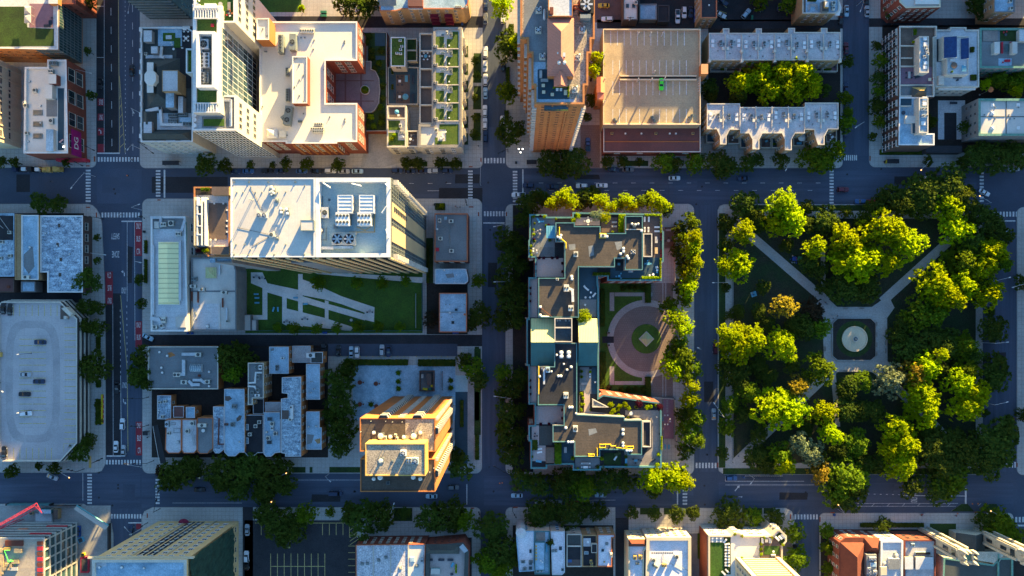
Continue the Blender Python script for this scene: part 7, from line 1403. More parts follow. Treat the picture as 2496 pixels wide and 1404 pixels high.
hedge(1352,1080,1368,1130,1.5,'g',zc);hedge(1609,1062,1613,1096,1.2,'y',zc);hedge(1296,1072,1310,1096,.9,'d',zc);hedge(1437,996,1440,1000,.8,'g',zc)
sofa(1424,935,zc,2.,0,'fabric_grey');[chair(*q,zc,0,'cushion_white')for q in((1438,912),(1438,918),(1451,931))];table(1538,1007,zc,1.4,1.4,0,'cushion_white',True);chair(1601,1016,zc,20,'fabric_grey');table(1608,1057,zc,1.,1.,0,'pole_dark',True,'round black patio table')
[chair(*q,zc,0,'cushion_dark')for q in((1304,1056),(1303,1063),(1309,1062))];lounger(1315,1094,zc,10);lounger(1315,1102,zc,10);sofa(1313,1124,zc,1.8,-10,'fabric_blue','blue patio sofa');table(1378,1096,zc,1.,2.2,0,'fabric_grey');table(1427,1138,zc,1.8,.9,0,'cushion_white');sofa(1427,1129,zc,2.,0,'fabric_grey');[chair(*q,zc,an,'cushion_white')for*q,an in((1418,1129,0),(1437,1129,180),(1418,1138,0),(1437,1138,180))];lounger(1500,1116,zc,60);sofa(1526,1123,zc,1.4,90,'fabric_blue','blue patio sofa');table(1549,1122,zc,1.2,.8,0,'fabric_teal',False,'teal square patio table');[chair(*q,zc,an,'cushion_dark')for*q,an in((1543,1119,0),(1556,1120,180),(1549,1128,90),(1562,1122,180))];sofa(1592,1122,zc,1.6,40,'cushion_dark')
for nm,lb,q,m in(('east_terrace','timber floored ground terrace east of the roof garden block',rect(1619,553,1642,605),'wood_deck'),('east_terrace','plum paved terrace with white seats beside the south wing',rect(1616,968,1643,1070),'purple_terrace')):
 o=B(nm,lb,'terrace',q,1.2,'grey_wall',m,par=.3,pw=.2)
sofa(1629,561,.95,2.,0,'fabric_grey');table(1629,587,.95,1.2,1.2,0,'fabric_grey',True);[chair(*q,.95,an,'cushion_dark')for*q,an in((1622,587,0),(1636,587,180),(1629,580,-90))]
for q in((1620,1012),(1627,1012),(1633,1021),(1633,1027),(1620,1034),(1627,1034)):chair(*q,.95,0,'cushion_white')
for q in((1615,1018),(1615,1024)):chair(*q,.95,0,'fabric_teal')
for i in range(8):sheet('paving_stone',rect(1624,975+i*4,1629,977+i*4),'concrete_plain',.02,.95)
lounger(1621,1089,.2,90,'fabric_blue','pale blue sun lounger');lounger(1630,1089,.2,90,'fabric_blue','pale blue sun lounger');fence([(1644,545),(1644,700)],1.6,'stone','grey garden wall along the east side of the court','wall','garden_wall',solid=.3);fence([(1585,968),(1643,972),(1648,1075)],1.6,'stone','grey garden wall round the plum paved terrace','wall','garden_wall',solid=.3)
for i in range(4):shrub(1517+i*17,949,9,'d',.14,2.4,'round clipped court shrub');shrub(1518+i*16,702,8,'d',.14,2.2,'round clipped court shrub')
shrub(1483,945,8,'r',.14,2.,'small brown spiky court shrub');hedge(1572,918,1586,968,1.2,'d');hedge(1572,694,1586,738,1.2,'d');hedge(1463,858,1476,945,1.,'d');hedge(1463,705,1474,795,1.,'d')
for q in((1483,811),(1483,841)):thing(('pier',),[('shaft',_m('stone',lambda q_:q_.obox(0,0,0,.9,.9,2.2))),('cap',_m('pole_dark',lambda q_:q_.cyl(0,0,2.2,2.8,.4,.3,10)))],*q,.14,0,'gate_pier','stone gate pier with dark lamp cap '+('above' if q[1]<826 else 'below')+' the court entrance','pier')
b=B('construction_frame','unfinished concrete frame building with stacked open floor slabs','building site',[(-60,1314),(105,1314),(105,1500),(-60,1500)],23.3,'glass_teal','ply',par=0.,pw=.3)
for k in range(7):
 V=inset(b.V,-.5);mb=MB();mb.prism([(x-b.o[0],y-b.o[1])for x,y in V],1.2+k*3.6,1.6+k*3.6);mb.obj('floor_slab','slab_edge',b.root)
 for i in range(5):onwall(b,(1,0),.98-i*.13,1.6+k*3.6,.5,3.2,.4,'slab_edge','column')if k<6 else None
 if k<6:onwall(b,(0,1),.2,1.6+k*3.6,8,1.1,.3,'fabric_red' if k in(1,4)else 'grey_metal','guard_rail')
b.z=23.35
for i in range(8):blk(b,'edge_stop',90,1320+i*13,104,1329+i*13,.3,'fabric_red' if i%2 else 'terracotta')
blk(b,'form_bundle',12,1318,55,1331,.6,'terracotta');blk(b,'form_bundle',9,1335,24,1342,.8,'ochre')
R_=random.Random(3)
for i in range(9):
 x,y=R_.uniform(-20,50),R_.uniform(1340,1400);o=empty('timber_stack',(*P(x,y,23.36),23.36),R_.uniform(-.1,.1));mb=MB();[mb.box(-1.3,-.7+j*.29,k*.2,1.3,-.44+j*.29,k*.2+.18)for j in range(5)for k in range(3)];mb.obj('planks','lumber',o).name='plank';pend(o,'stack of pale timber planks','timber stack',x,y,'timber stacks on the unfinished roof')
blk(b,'formwork',-30,1338,8,1400,.5,'lumber');blk(b,'form_bundle',34,1339,52,1348,1.,'lumber');blk(b,'form_bundle',24,1383,42,1391,.4,'white_wall')
o=empty('placing_boom',(*P(29,1365,23.4),23.4));tag(o,'neon green concrete placing boom on the unfinished roof deck','placing boom');mb=MB();mb.cyl(0,0,0,2.2,.35,.25,10);mb.obj('mast','boom_green',o)
mb=MB();mb.bar((0,0,2.),(-1.2,4.2,2.4),.2);mb.bar((-1.2,4.2,2.4),(.6,4.3,2.4),.15);mb.bar((0,0,2.),(1.8,.3,2.2),.2);mb.obj('boom_arm','boom_green',o);mb=MB();[mb.bar((0,0,.3),(math.cos(a)*1.4,-2.+math.sin(a)*.6,.1),.12)for a in(0,1.5,3.1,4.6)];mb.obj('leg','boom_green',o)
o=empty('crane',(*P(-60,1312,30),0));tag(o,'red lattice crane boom reaching in from the left edge above the site','crane');a=Vector((*P(-70,1322,30),30));e_=Vector((*P(92,1231,38),38));ov=Vector((*P(-60,1312,30),0));mb=MB();d_=(e_-a);n_=16;sd_=Vector((-d_.y,d_.x,0)).normalized()*.8;up=Vector((0,0,1.5))
for k in range(n_):
 p,q=a+d_*k/n_-ov,a+d_*(k+1)/n_-ov
 for off in(sd_,-sd_,up):mb.bar(p+off,q+off,.12)
 mb.bar(p+sd_,q-sd_,.07);mb.bar(p-sd_,q+up,.07);mb.bar(p+up,q+sd_,.07)
mb.bar(e_-ov+up,e_-ov+up+Vector((1.2,-3,-2)),.14);mb.bar(e_-ov+sd_,e_-ov+up+Vector((1.2,-3,-2)),.1);mb.obj('boom','crane_red',o);mb=MB();[mb.bar((x,y,0),(x,y,30),.16)for x in(-2.5,-1)for y in(-2.3,-.8)];mb.obj('mast','crane_red',o)
mb=MB();q=e_-ov+up+Vector((1.2,-3,-2));mb.bar(q,q-Vector((0,0,26)),.04);mb.obj('hoist_rope','pole_dark',o)
wd=empty('hoarding_canopy',(*P(225,1264,4),.134));tag(wd,'long white wedge-shaped walkway awning with teal edge beside the crossing','canopy');ox,oy=P(225,1264,4);mb=MB();q=ccw([P(x,y,4)for x,y in((180,1241),(188,1232),(265,1281),(256,1292))]);mb.prism([(x-ox,y-oy)for x,y in q],3.6,3.9);mb.obj('awning','white_wall',wd);mb=MB();a,c2=P(186,1232,4.3),P(264,1281,4.3);mb.bar((a[0]-ox,a[1]-oy,4.),(c2[0]-ox,c2[1]-oy,4.),.3);mb.obj('edge_trim','teal_panel',wd);mb=MB();[mb.cyl(P(x,y,3)[0]-ox,P(x,y,3)[1]-oy,0,3.6,.1,.1,8)for x,y in((186,1240),(215,1258),(245,1277),(258,1286))];mb.obj('post','pole_dark',wd)
fence([(25,1227),(130,1227)],2.4,'teal_trim','dark site hoarding with pale top along the lower street',solid=.5);fence([(130,1230),(200,1230)],2.,'dark_wall','dark mesh site fence between hoarding and awning');fence([(270,1276),(270,1400)],2.2,'dark_wall','dark site hoarding on the east side of the site',solid=.4)
B('site_cabin','blue roofed site cabin below the crane tip','cabin',rect(95,1242,124,1252),3.,'teal_trim','roof_blue',par=0.);B('site_hut','dark site hut with tan panel beside the hoarding','cabin',rect(130,1242,141,1266),2.6,'brick_tan','brown_terrace',par=0.);B('loading_bay','pale concrete loading platform with two dark pits','platform',rect(84,1250,128,1273),1.,'concrete_plain','roof_pale',par=.1)
for q,m,lx,ly,ds in(((192,1289,0),'bin_blue',2.,2.6,'blue site bin with white top, upper one'),((192,1298,0),'bin_blue',2.,2.6,'blue site bin with white top, lower one'),((200,1315,25),'fabric_blue',2.,2.,'light blue tilted site skip'),((210,1375,0),'crane_red',3.,6.,'long red open skip by the site edge'),((80,1250,15),'lumber',1.4,1.,'orange crate on the site ground'),((205,1350,10),'signal_yellow',1.2,1.,'small yellow site machine box')):
 thing(('skip',m,lx,ly),[('shell',_m([m,'dark_wall'],lambda q_,lx=lx,ly=ly:(q_.obox(0,0,0,lx,ly,1.2,0,0,None,1.08,1.05),q_.obox(0,0,1.2,lx*.8,ly*.8,.06,0,1)))),('rim',_m(m,lambda q_,lx=lx,ly=ly:(q_.obox(0,ly*.5,1.15,lx*1.1,.14,.12),q_.obox(0,-ly*.5,1.15,lx*1.1,.14,.12))))],q[0],q[1],.134,q[2],'site_skip',ds,'skip','site skips and crates')
B('slab_pile','orange site container on the open floor edge','container',rect(40,1291,62,1297),11,'orange_trim','orange_trim',base=9.,par=0.)
t=B('netted_tower','tan tower with dark window strips, its east face hung with green netting','building',[(224,1364),(455,1364),(455,1600),(224,1600)],50,'tan_facade','roof_blue',cap='stone',pw=1.,par=.8)
windows(t,4.1,3.6,1.7,2.,'white_trim','glass',(0,1),4,47.5,1.2,cap=100)
for i in range(4):onwall(t,(0,1),.42+i*.055,1.5,.9,44,.12,'glass','window_strip')
for u in(.28,.64):onwall(t,(0,1),u,.1,.35,49.5,.4,'stone_warm','pier')
onwall(t,(0,1),.5,47.8,36,1.4,.55,'stone_warm','cornice')
a,bq,nn,L=edge(t,(1,0));mb=MB();R_=random.Random(5);nx_,nz_=26,22;g_=[[Vector((bq.x+1.0+R_.uniform(-.35,.35),bq.y-(L*.99)*i/nx_,8+41*k/nz_))for k in range(nz_+1)]for i in range(nx_+1)]
for i in range(nx_):
 for k in range(nz_):mb.face([tuple(p-Vector(t.o))for p in(g_[i][k],g_[i+1][k],g_[i+1][k+1],g_[i][k+1])])
mb.obj('scaffold_netting','netting',t.root);windows(t,3.4,4.,2.,1.6,'stone_warm','glass',(1,0),1,8,1.2,cap=8)
pad(t,'blue_stain',[(228,1368),(258,1368),(260,1380),(228,1384)],'roof_pale',.012);vent(t,244,1382,.4,.7);vent(t,298,1382,.4,.7);vent(t,352,1384,.3,.7)
thing(('awn',),[('canopy',_m('fabric_maroon',lambda q:[q.face([(2.1*math.cos(a0)*1,1.6*math.sin(a0),3.2),(2.1*math.cos(a1),1.6*math.sin(a1),3.2),(0,0,4.6)])for a0,a1 in[(i*math.pi/10,(i+1)*math.pi/10)for i in range(10)]])),('post',_m('galv',lambda q:[q.cyl(x,1.,0,3.2,.06,.06,6)for x in(-1.4,1.4)]))],456,1269,.134,0,'entrance_awning','maroon domed entrance awning at the foot of the netted tower','awning')
b=B('white_terrace','four-unit terrace with streaked white roof beside the yellow-lined lot','row houses',[(867,1328),(1037,1326),(1033,1500),(867,1500)],12,'brick_red','roof_streak',cap='orange_trim',pw=.3,par=.35);[blk(b,'party_wall',x,1328,x+1.6,1500,.4,'stone')for x in(909,951,994)];pad(b,'cream_roofing',rect(997,1330,1031,1480),'roof_cream',.02);windows(b,3.,3.,1.2,1.7,'stone','glass',(0,1),1,10.5,cap=40);skylight(b,1005,1363,2.,2.,'roof_blue','white_trim','flat');[vent(b,*q,.55,.9,'grey_metal')for q in((923,1365),(941,1358),(883,1374),(896,1373),(976,1385),(1016,1379))];ac(b,1029,1365,1.,2.,.8,0,1,'metal')
b=B('mansard_house','red brick house with a dark mansard and furnished pale roof terrace','building',[(1038,1330),(1130,1322),(1143,1345),(1138,1500),(1036,1500)],12,'brick_red','pink_terrace',cap='roof_slate',pw=1.6,par=1.2);windows(b,3.,2.8,1.1,1.7,'brick_red','glass',(0,1),1,9.5,cap=24);gable(b,'mansard_roof',1038,1326,1120,1350,11.8,1.8,'roof_slate',axis='x',hip=2.);pad(b,'tin_roof',[(1119,1334),(1128,1326),(1141,1342),(1132,1348)],'metal',1.5);blk(b,'glass_room',1050,1386,1072,1400,1.,'teal_panel','white_wall');[sofa(x,1364,b.z,2.,0,'cushion_dark')for x in(1048,1076,1098)];planter(1112,1385,b.z,.6,3.4,0,'y');table(1102,1398,b.z,1.2,1.,0,'cushion_dark');sofa(1103,1376,b.z,1.6,60,'fabric_blue');
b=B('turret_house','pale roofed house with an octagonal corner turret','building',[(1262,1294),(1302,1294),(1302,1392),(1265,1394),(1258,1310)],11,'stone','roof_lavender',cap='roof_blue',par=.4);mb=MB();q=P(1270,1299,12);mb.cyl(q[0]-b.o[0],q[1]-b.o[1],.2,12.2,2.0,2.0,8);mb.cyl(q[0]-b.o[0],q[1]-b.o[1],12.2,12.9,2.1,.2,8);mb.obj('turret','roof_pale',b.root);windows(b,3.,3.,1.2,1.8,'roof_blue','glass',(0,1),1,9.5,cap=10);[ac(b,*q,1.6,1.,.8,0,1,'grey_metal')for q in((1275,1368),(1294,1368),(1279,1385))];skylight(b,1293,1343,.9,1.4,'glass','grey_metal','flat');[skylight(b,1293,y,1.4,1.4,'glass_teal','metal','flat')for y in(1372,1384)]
b=B('teal_front_house','house with teal-edged stepped roof and front balcony','building',[(1303,1294),(1340,1294),(1340,1400),(1303,1400)],11,'stone','roof_blue',cap='teal_trim',par=.5);pad(b,'balcony_floor',rect(1305,1297,1329,1318),'wood_grey',.05);blk(b,'upper_roof',1304,1322,1328,1390,1.6,'teal_trim','roof_blue',lip=.2);[blk(b,'seat_block',1305,1330+i*8,1309,1334+i*8,2.,'ochre')for i in range(5)];[chair(*q,b.z+1.6,0,'cushion_white')for q in((1318,1366),(1322,1370))];[lounger(1332,y,b.z,90,'fabric_blue','striped blue sun lounger')for y in(1331,1339)];[ac(b,*q,1.1,1.,.8)for q in((1311,1390),(1320,1389))]
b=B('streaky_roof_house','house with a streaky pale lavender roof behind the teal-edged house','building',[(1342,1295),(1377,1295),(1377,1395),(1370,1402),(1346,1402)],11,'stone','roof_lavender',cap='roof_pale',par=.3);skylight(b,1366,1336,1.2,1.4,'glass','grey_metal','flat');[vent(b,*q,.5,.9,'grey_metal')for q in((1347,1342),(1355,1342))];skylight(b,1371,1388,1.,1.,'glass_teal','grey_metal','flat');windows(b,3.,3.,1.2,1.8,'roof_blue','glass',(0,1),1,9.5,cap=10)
b=B('dark_roof_house','house with slatted dark roofs and a blue-cornered deck','building',rect(1381,1302,1418,1382),10,'stone','roof_black',cap='stone',par=.4);pad(b,'glass_roof',rect(1384,1306,1416,1328),'roof_slate',.2);blk(b,'party_wall',1383,1330,1416,1333,.7,'stone');pad(b,'brown_deck',rect(1383,1364,1416,1380),'brown_terrace',.05);pad(b,'blue_mat',rect(1384,1364,1394,1371),'car_blue',.08);windows(b,3.,3.,1.2,1.8,'stone','glass',(0,1),1,9,cap=10)
b=B('brick_deck_house','house with a boxed brick roof deck and black roof','building',rect(1419,1304,1455,1382),10.6,'brick_tan','roof_black',cap='brick_tan',par=.5);pad(b,'pale_deck',rect(1422,1312,1440,1332),'roof_pale',.1);blk(b,'dark_room',1442,1326,1455,1347,1.8,'stone','roof_black',lip=.15);skylight(b,1429,1347,1.6,1.2,'skylight_glass','white_trim','flat');skylight(b,1449,1338,.9,.9,'cushion_white','white_trim','flat');[ac(b,*q,.9,1.4,.8,0,1,'ochre')for q in((1440,1368),(1442,1375))];windows(b,3.,3.,1.2,1.8,'stone','glass',(0,1),1,9,cap=10);table(1433,1320,b.z,.9,.9,0,'cushion_white',True)
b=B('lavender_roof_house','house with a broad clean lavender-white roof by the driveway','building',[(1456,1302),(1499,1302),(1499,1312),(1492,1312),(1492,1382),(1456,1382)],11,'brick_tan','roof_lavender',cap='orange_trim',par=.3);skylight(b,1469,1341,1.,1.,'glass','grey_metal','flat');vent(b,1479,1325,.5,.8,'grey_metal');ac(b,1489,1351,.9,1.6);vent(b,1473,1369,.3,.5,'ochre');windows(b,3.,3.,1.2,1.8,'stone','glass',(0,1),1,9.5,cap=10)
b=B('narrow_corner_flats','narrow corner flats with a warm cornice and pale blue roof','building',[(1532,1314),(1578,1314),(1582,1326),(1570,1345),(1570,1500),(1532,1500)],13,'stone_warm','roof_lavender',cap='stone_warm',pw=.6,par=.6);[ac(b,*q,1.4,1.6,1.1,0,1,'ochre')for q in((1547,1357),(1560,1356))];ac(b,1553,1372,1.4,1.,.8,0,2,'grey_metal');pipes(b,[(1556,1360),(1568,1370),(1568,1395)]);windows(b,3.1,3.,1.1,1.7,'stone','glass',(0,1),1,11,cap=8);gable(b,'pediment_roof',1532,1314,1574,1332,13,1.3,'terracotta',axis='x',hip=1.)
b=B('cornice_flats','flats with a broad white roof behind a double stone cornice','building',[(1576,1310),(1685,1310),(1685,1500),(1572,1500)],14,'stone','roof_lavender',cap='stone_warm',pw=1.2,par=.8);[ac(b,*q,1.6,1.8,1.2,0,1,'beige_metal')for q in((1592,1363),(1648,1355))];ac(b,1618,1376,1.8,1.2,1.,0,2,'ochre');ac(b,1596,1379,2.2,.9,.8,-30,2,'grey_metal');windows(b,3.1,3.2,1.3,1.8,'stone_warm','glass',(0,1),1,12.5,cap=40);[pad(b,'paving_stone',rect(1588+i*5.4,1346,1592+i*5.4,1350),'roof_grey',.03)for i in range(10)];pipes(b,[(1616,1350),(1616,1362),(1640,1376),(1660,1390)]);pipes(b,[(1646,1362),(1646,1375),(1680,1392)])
b=B('lounger_roof_flats','flats with lounger lawn roof, bow bays and corner roof garden','building',[(1727,1305),(1782,1305),(1790,1298),(1802,1298),(1812,1306),(1880,1305),(1894,1290),(1902,1290),(1918,1306),(1918,1320),(1908,1332),(1908,1500),(1727,1500)],15,'stone','roof_cream',cap='stone_warm',pw=.6,par=.7);windows(b,3.3,3.4,2.,1.8,'white_trim','glass',(0,1),2,13,1.2,cap=40);windows(b,3.3,3.4,1.4,1.6,'brick_red','glass',(-1,0),2,13,1.2,cap=12);zb=b.z
onwall(b,(-1,0),.5,.2,30,13.6,.2,'brick_red','brick_facing');pad(b,'lawn_tray',rect(1731,1322,1764,1480),'lawn_bright',.06);pad(b,'dark_border',rect(1764,1308,1781,1400),'lawn',.05);pad(b,'garden_floor',rect(1852,1309,1905,1368),'brown_terrace',.05);pad(b,'green_mat',rect(1862,1331,1900,1352),'lawn_bright',.1);pad(b,'corner_mat',[(1888,1308),(1900,1297),(1914,1310),(1914,1318),(1903,1328)],'lawn',.1)
for i in range(3):lounger(1736+i*10,1315,zb,90)
lounger(1767,1318,zb,60)
for i in range(8):lounger(1772,1326+i*7.4,zb,-4 if i%3 else 12)
lounger(1763,1396,zb,-45);lounger(1772,1391,zb,-45);table(1867,1317,zb,1.2,1.2,0,'fabric_grey');[sofa(1867+dx,1317+dy,zb,1.6,an,'cushion_white')for dx,dy,an in((0,-8,0),(-9,0,90),(9,0,-90))];table(1901,1309,zb,1.8,.8,-45);[sofa(*q,zb,1.8,an,'cushion_white')for*q,an in((1894,1312,135),(1908,1307,-45))];table(1884,1343,zb,.9,.9,0,'cushion_white',True);sofa(1884,1353,zb,1.4,0)
for x,y in((1862,1309),(1880,1309),(1854,1325),(1854,1338),(1854,1350),(1907,1327),(1790,1301),(1808,1305),(1808,1360)):shrub(x,y,5,'y',zb,1.2)
t=B('louvred_brick_tower','cream tower with stacked horizontal louvres rising at the bottom edge','building',[(1792,1362),(1900,1362),(1900,1500),(1792,1500)],62,'stone_warm','roof_cream',base=14.4,ground=True,par=.5)
for k in range(20):onwall(t,(0,1),.5,16+k*2.3,12.5,.8,.7,'stone_warm','louvre');
curtain(t,(0,1),8,2.3,14.6,61,'glass','ochre',.3,hor=False);[onwall(t,(0,1),u,14.6,1.6,46,.8,'stone_warm','pier')for u in(.05,.95)];windows(t,3.4,3.,1.2,2.,'stone','glass',(-1,0),16,60,1.,cap=20)
b=B('red_mansion','red mansion with hipped tile roofs and arched front','building',[(2046,1322),(2062,1310),(2108,1310),(2145,1314),(2145,1500),(2046,1500)],12,'brick_red','terracotta',cap='terracotta',par=.0);gable(b,'tile_roof',2048,1322,2108,1500,12.02,4.5,'terracotta',axis='y',hip=4.5,wall='brick_red');gable(b,'tile_roof',2106,1311,2144,1350,12.02,2.6,'terracotta','terracotta','x','brick_red',2.);windows(b,3.4,3.2,1.3,1.8,'stone','glass',(0,1),1,11,cap=14);windows(b,3.4,4.,1.3,1.8,'stone','glass',(-1,0),1,11,cap=10)
pad(b,'roof_well',rect(2112,1352,2137,1404),'roof_grey',2.9);b.z=14.9;[fan(b,*q,.6,1.)for q in((2122,1361),(2130,1361),(2117,1394),(2132,1394),(2117,1386))];skylight(b,2128,1376,2.4,1.6,'roof_blue','white_trim','flat')
b=B('stone_corner_flats','stone flats with a pale roof behind a white cornice','building',[(2147,1318),(2202,1318),(2200,1500),(2145,1500)],14,'stone','roof_pale',cap='white_trim',pw=.7,par=.6);blk(b,'roof_room',2168,1362,2193,1388,1.4,'roof_pale','roof_grey');blk(b,'roof_room',2147,1382,2162,1402,1.6,'white_wall','stone_warm');[vent(b,*q,.7,1.,'beige_metal')for q in((2153,1371),(2183,1352),(2186,1370))];windows(b,3.2,2.8,1.2,2.,'white_trim','glass_sky',(0,1),2,12.5,cap=14)
b=B('brick_hall','brick hall with pale cluttered roof and dark ridge room next to the church','building',[(2204,1316),(2282,1316),(2280,1500),(2204,1500)],12.5,'brick_red','roof_rowhouse',cap='brick_red',pw=.5,par=.5);blk(b,'roof_room',2232,1358,2275,1388,1.6,'grey_wall','roof_pale');blk(b,'roof_room',2206,1358,2226,1388,1.4,'grey_wall','roof_pale');blk(b,'planter_box',2232,1346,2268,1352,.7,'roof_blue','soil');ac(b,2223,1327,1.2,1.2,.9,0,1,'roof_blue');windows(b,3.2,3.6,1.4,1.8,'brick_dark','glass',(0,1),1,11,cap=16)
ch=B('church','limestone church with dark slate nave between two pinnacled towers','church',[(2300,1358),(2420,1376),(2436,1360),(2470,1360),(2470,1600),(2290,1600)],12,'limestone','roof_slate',cap='copper',pw=.7,par=.4);pad(ch,'stone_terrace',[(2380,1345),(2450,1345),(2434,1374),(2384,1366)],'limestone',.3)
def ctower(x0,y0,x1,y1,h):
 r=B('',None,None,rect(x0,y0,x1,y1),h,'limestone','copper',base=0,parent=ch,part='tower',cap='limestone',pw=.6,par=.9);r.base=0
 for x,y in((x0,y0),(x1,y0),(x1,y1),(x0,y1),((x0+x1)/2,y0),((x0+x1)/2,y1),(x0,(y0+y1)/2),(x1,(y0+y1)/2)):
  q=P(x,y,h);big=x in(x0,x1)and y in(y0,y1);s_=.8 if big else .5;mb=MB();mb.obox(q[0]-r.o[0],q[1]-r.o[1],h-1.5,s_*1.3,s_*1.3,2.2);mb.obox(q[0]-r.o[0],q[1]-r.o[1],h+.7,s_*1.2,s_*1.2,2.6 if big else 1.6,0,0,None,.08,.08);mb.obj('pinnacle','limestone',r.hold)
 for side in((0,1),(-1,0)):
  for z in(9,18):
   o=onwall(r,side,.5,z,1.3,3.6,.15,'glass','lancet_window');o.parent=r.wall
  for u in(.06,.94):o=onwall(r,side,u,.2,.9,h-4,.7,'limestone','buttress');o.parent=r.wall
 o=onwall(r,(-1,0),.5,24,2.6,2.6,.12,'glass','round_window');o.parent=r.wall
 return r
ctower(2349,1346,2374,1372,32);ctower(2496,1345,2522,1374,32);gable(ch,'porch_gable',2330,1298,2400,1345,6,4,'roof_slate',axis='y',wall='limestone');blk(ch,'porch',2332,1300,2398,1345,6,'limestone','roof_slate',z=0.);[blk(ch,'apron_wall',x,1350,x+4,1420,3,'copper',z=9)for x in(2432,)]
R_=random.Random(11)
for i,(x0,x1,y0,y1,h)in enumerate(SHADE_BLOCKS):
 b=B('unseen_shade_building','plain masonry building added unseen beyond the view to cast shade','building',rect(x0,y0,x1,y1),h,R_.choice(('brick_brown','stone','grey_wall','brick_tan')),R_.choice(('roof_pale','roof_grey','roof_white')),ground=True);b.root['group']='unseen buildings added to cast shade'
 for k in range(3):ac(b,R_.uniform(x0+8,x1-8),R_.uniform(y0+8,y1-8),2.4,1.8,1.4)
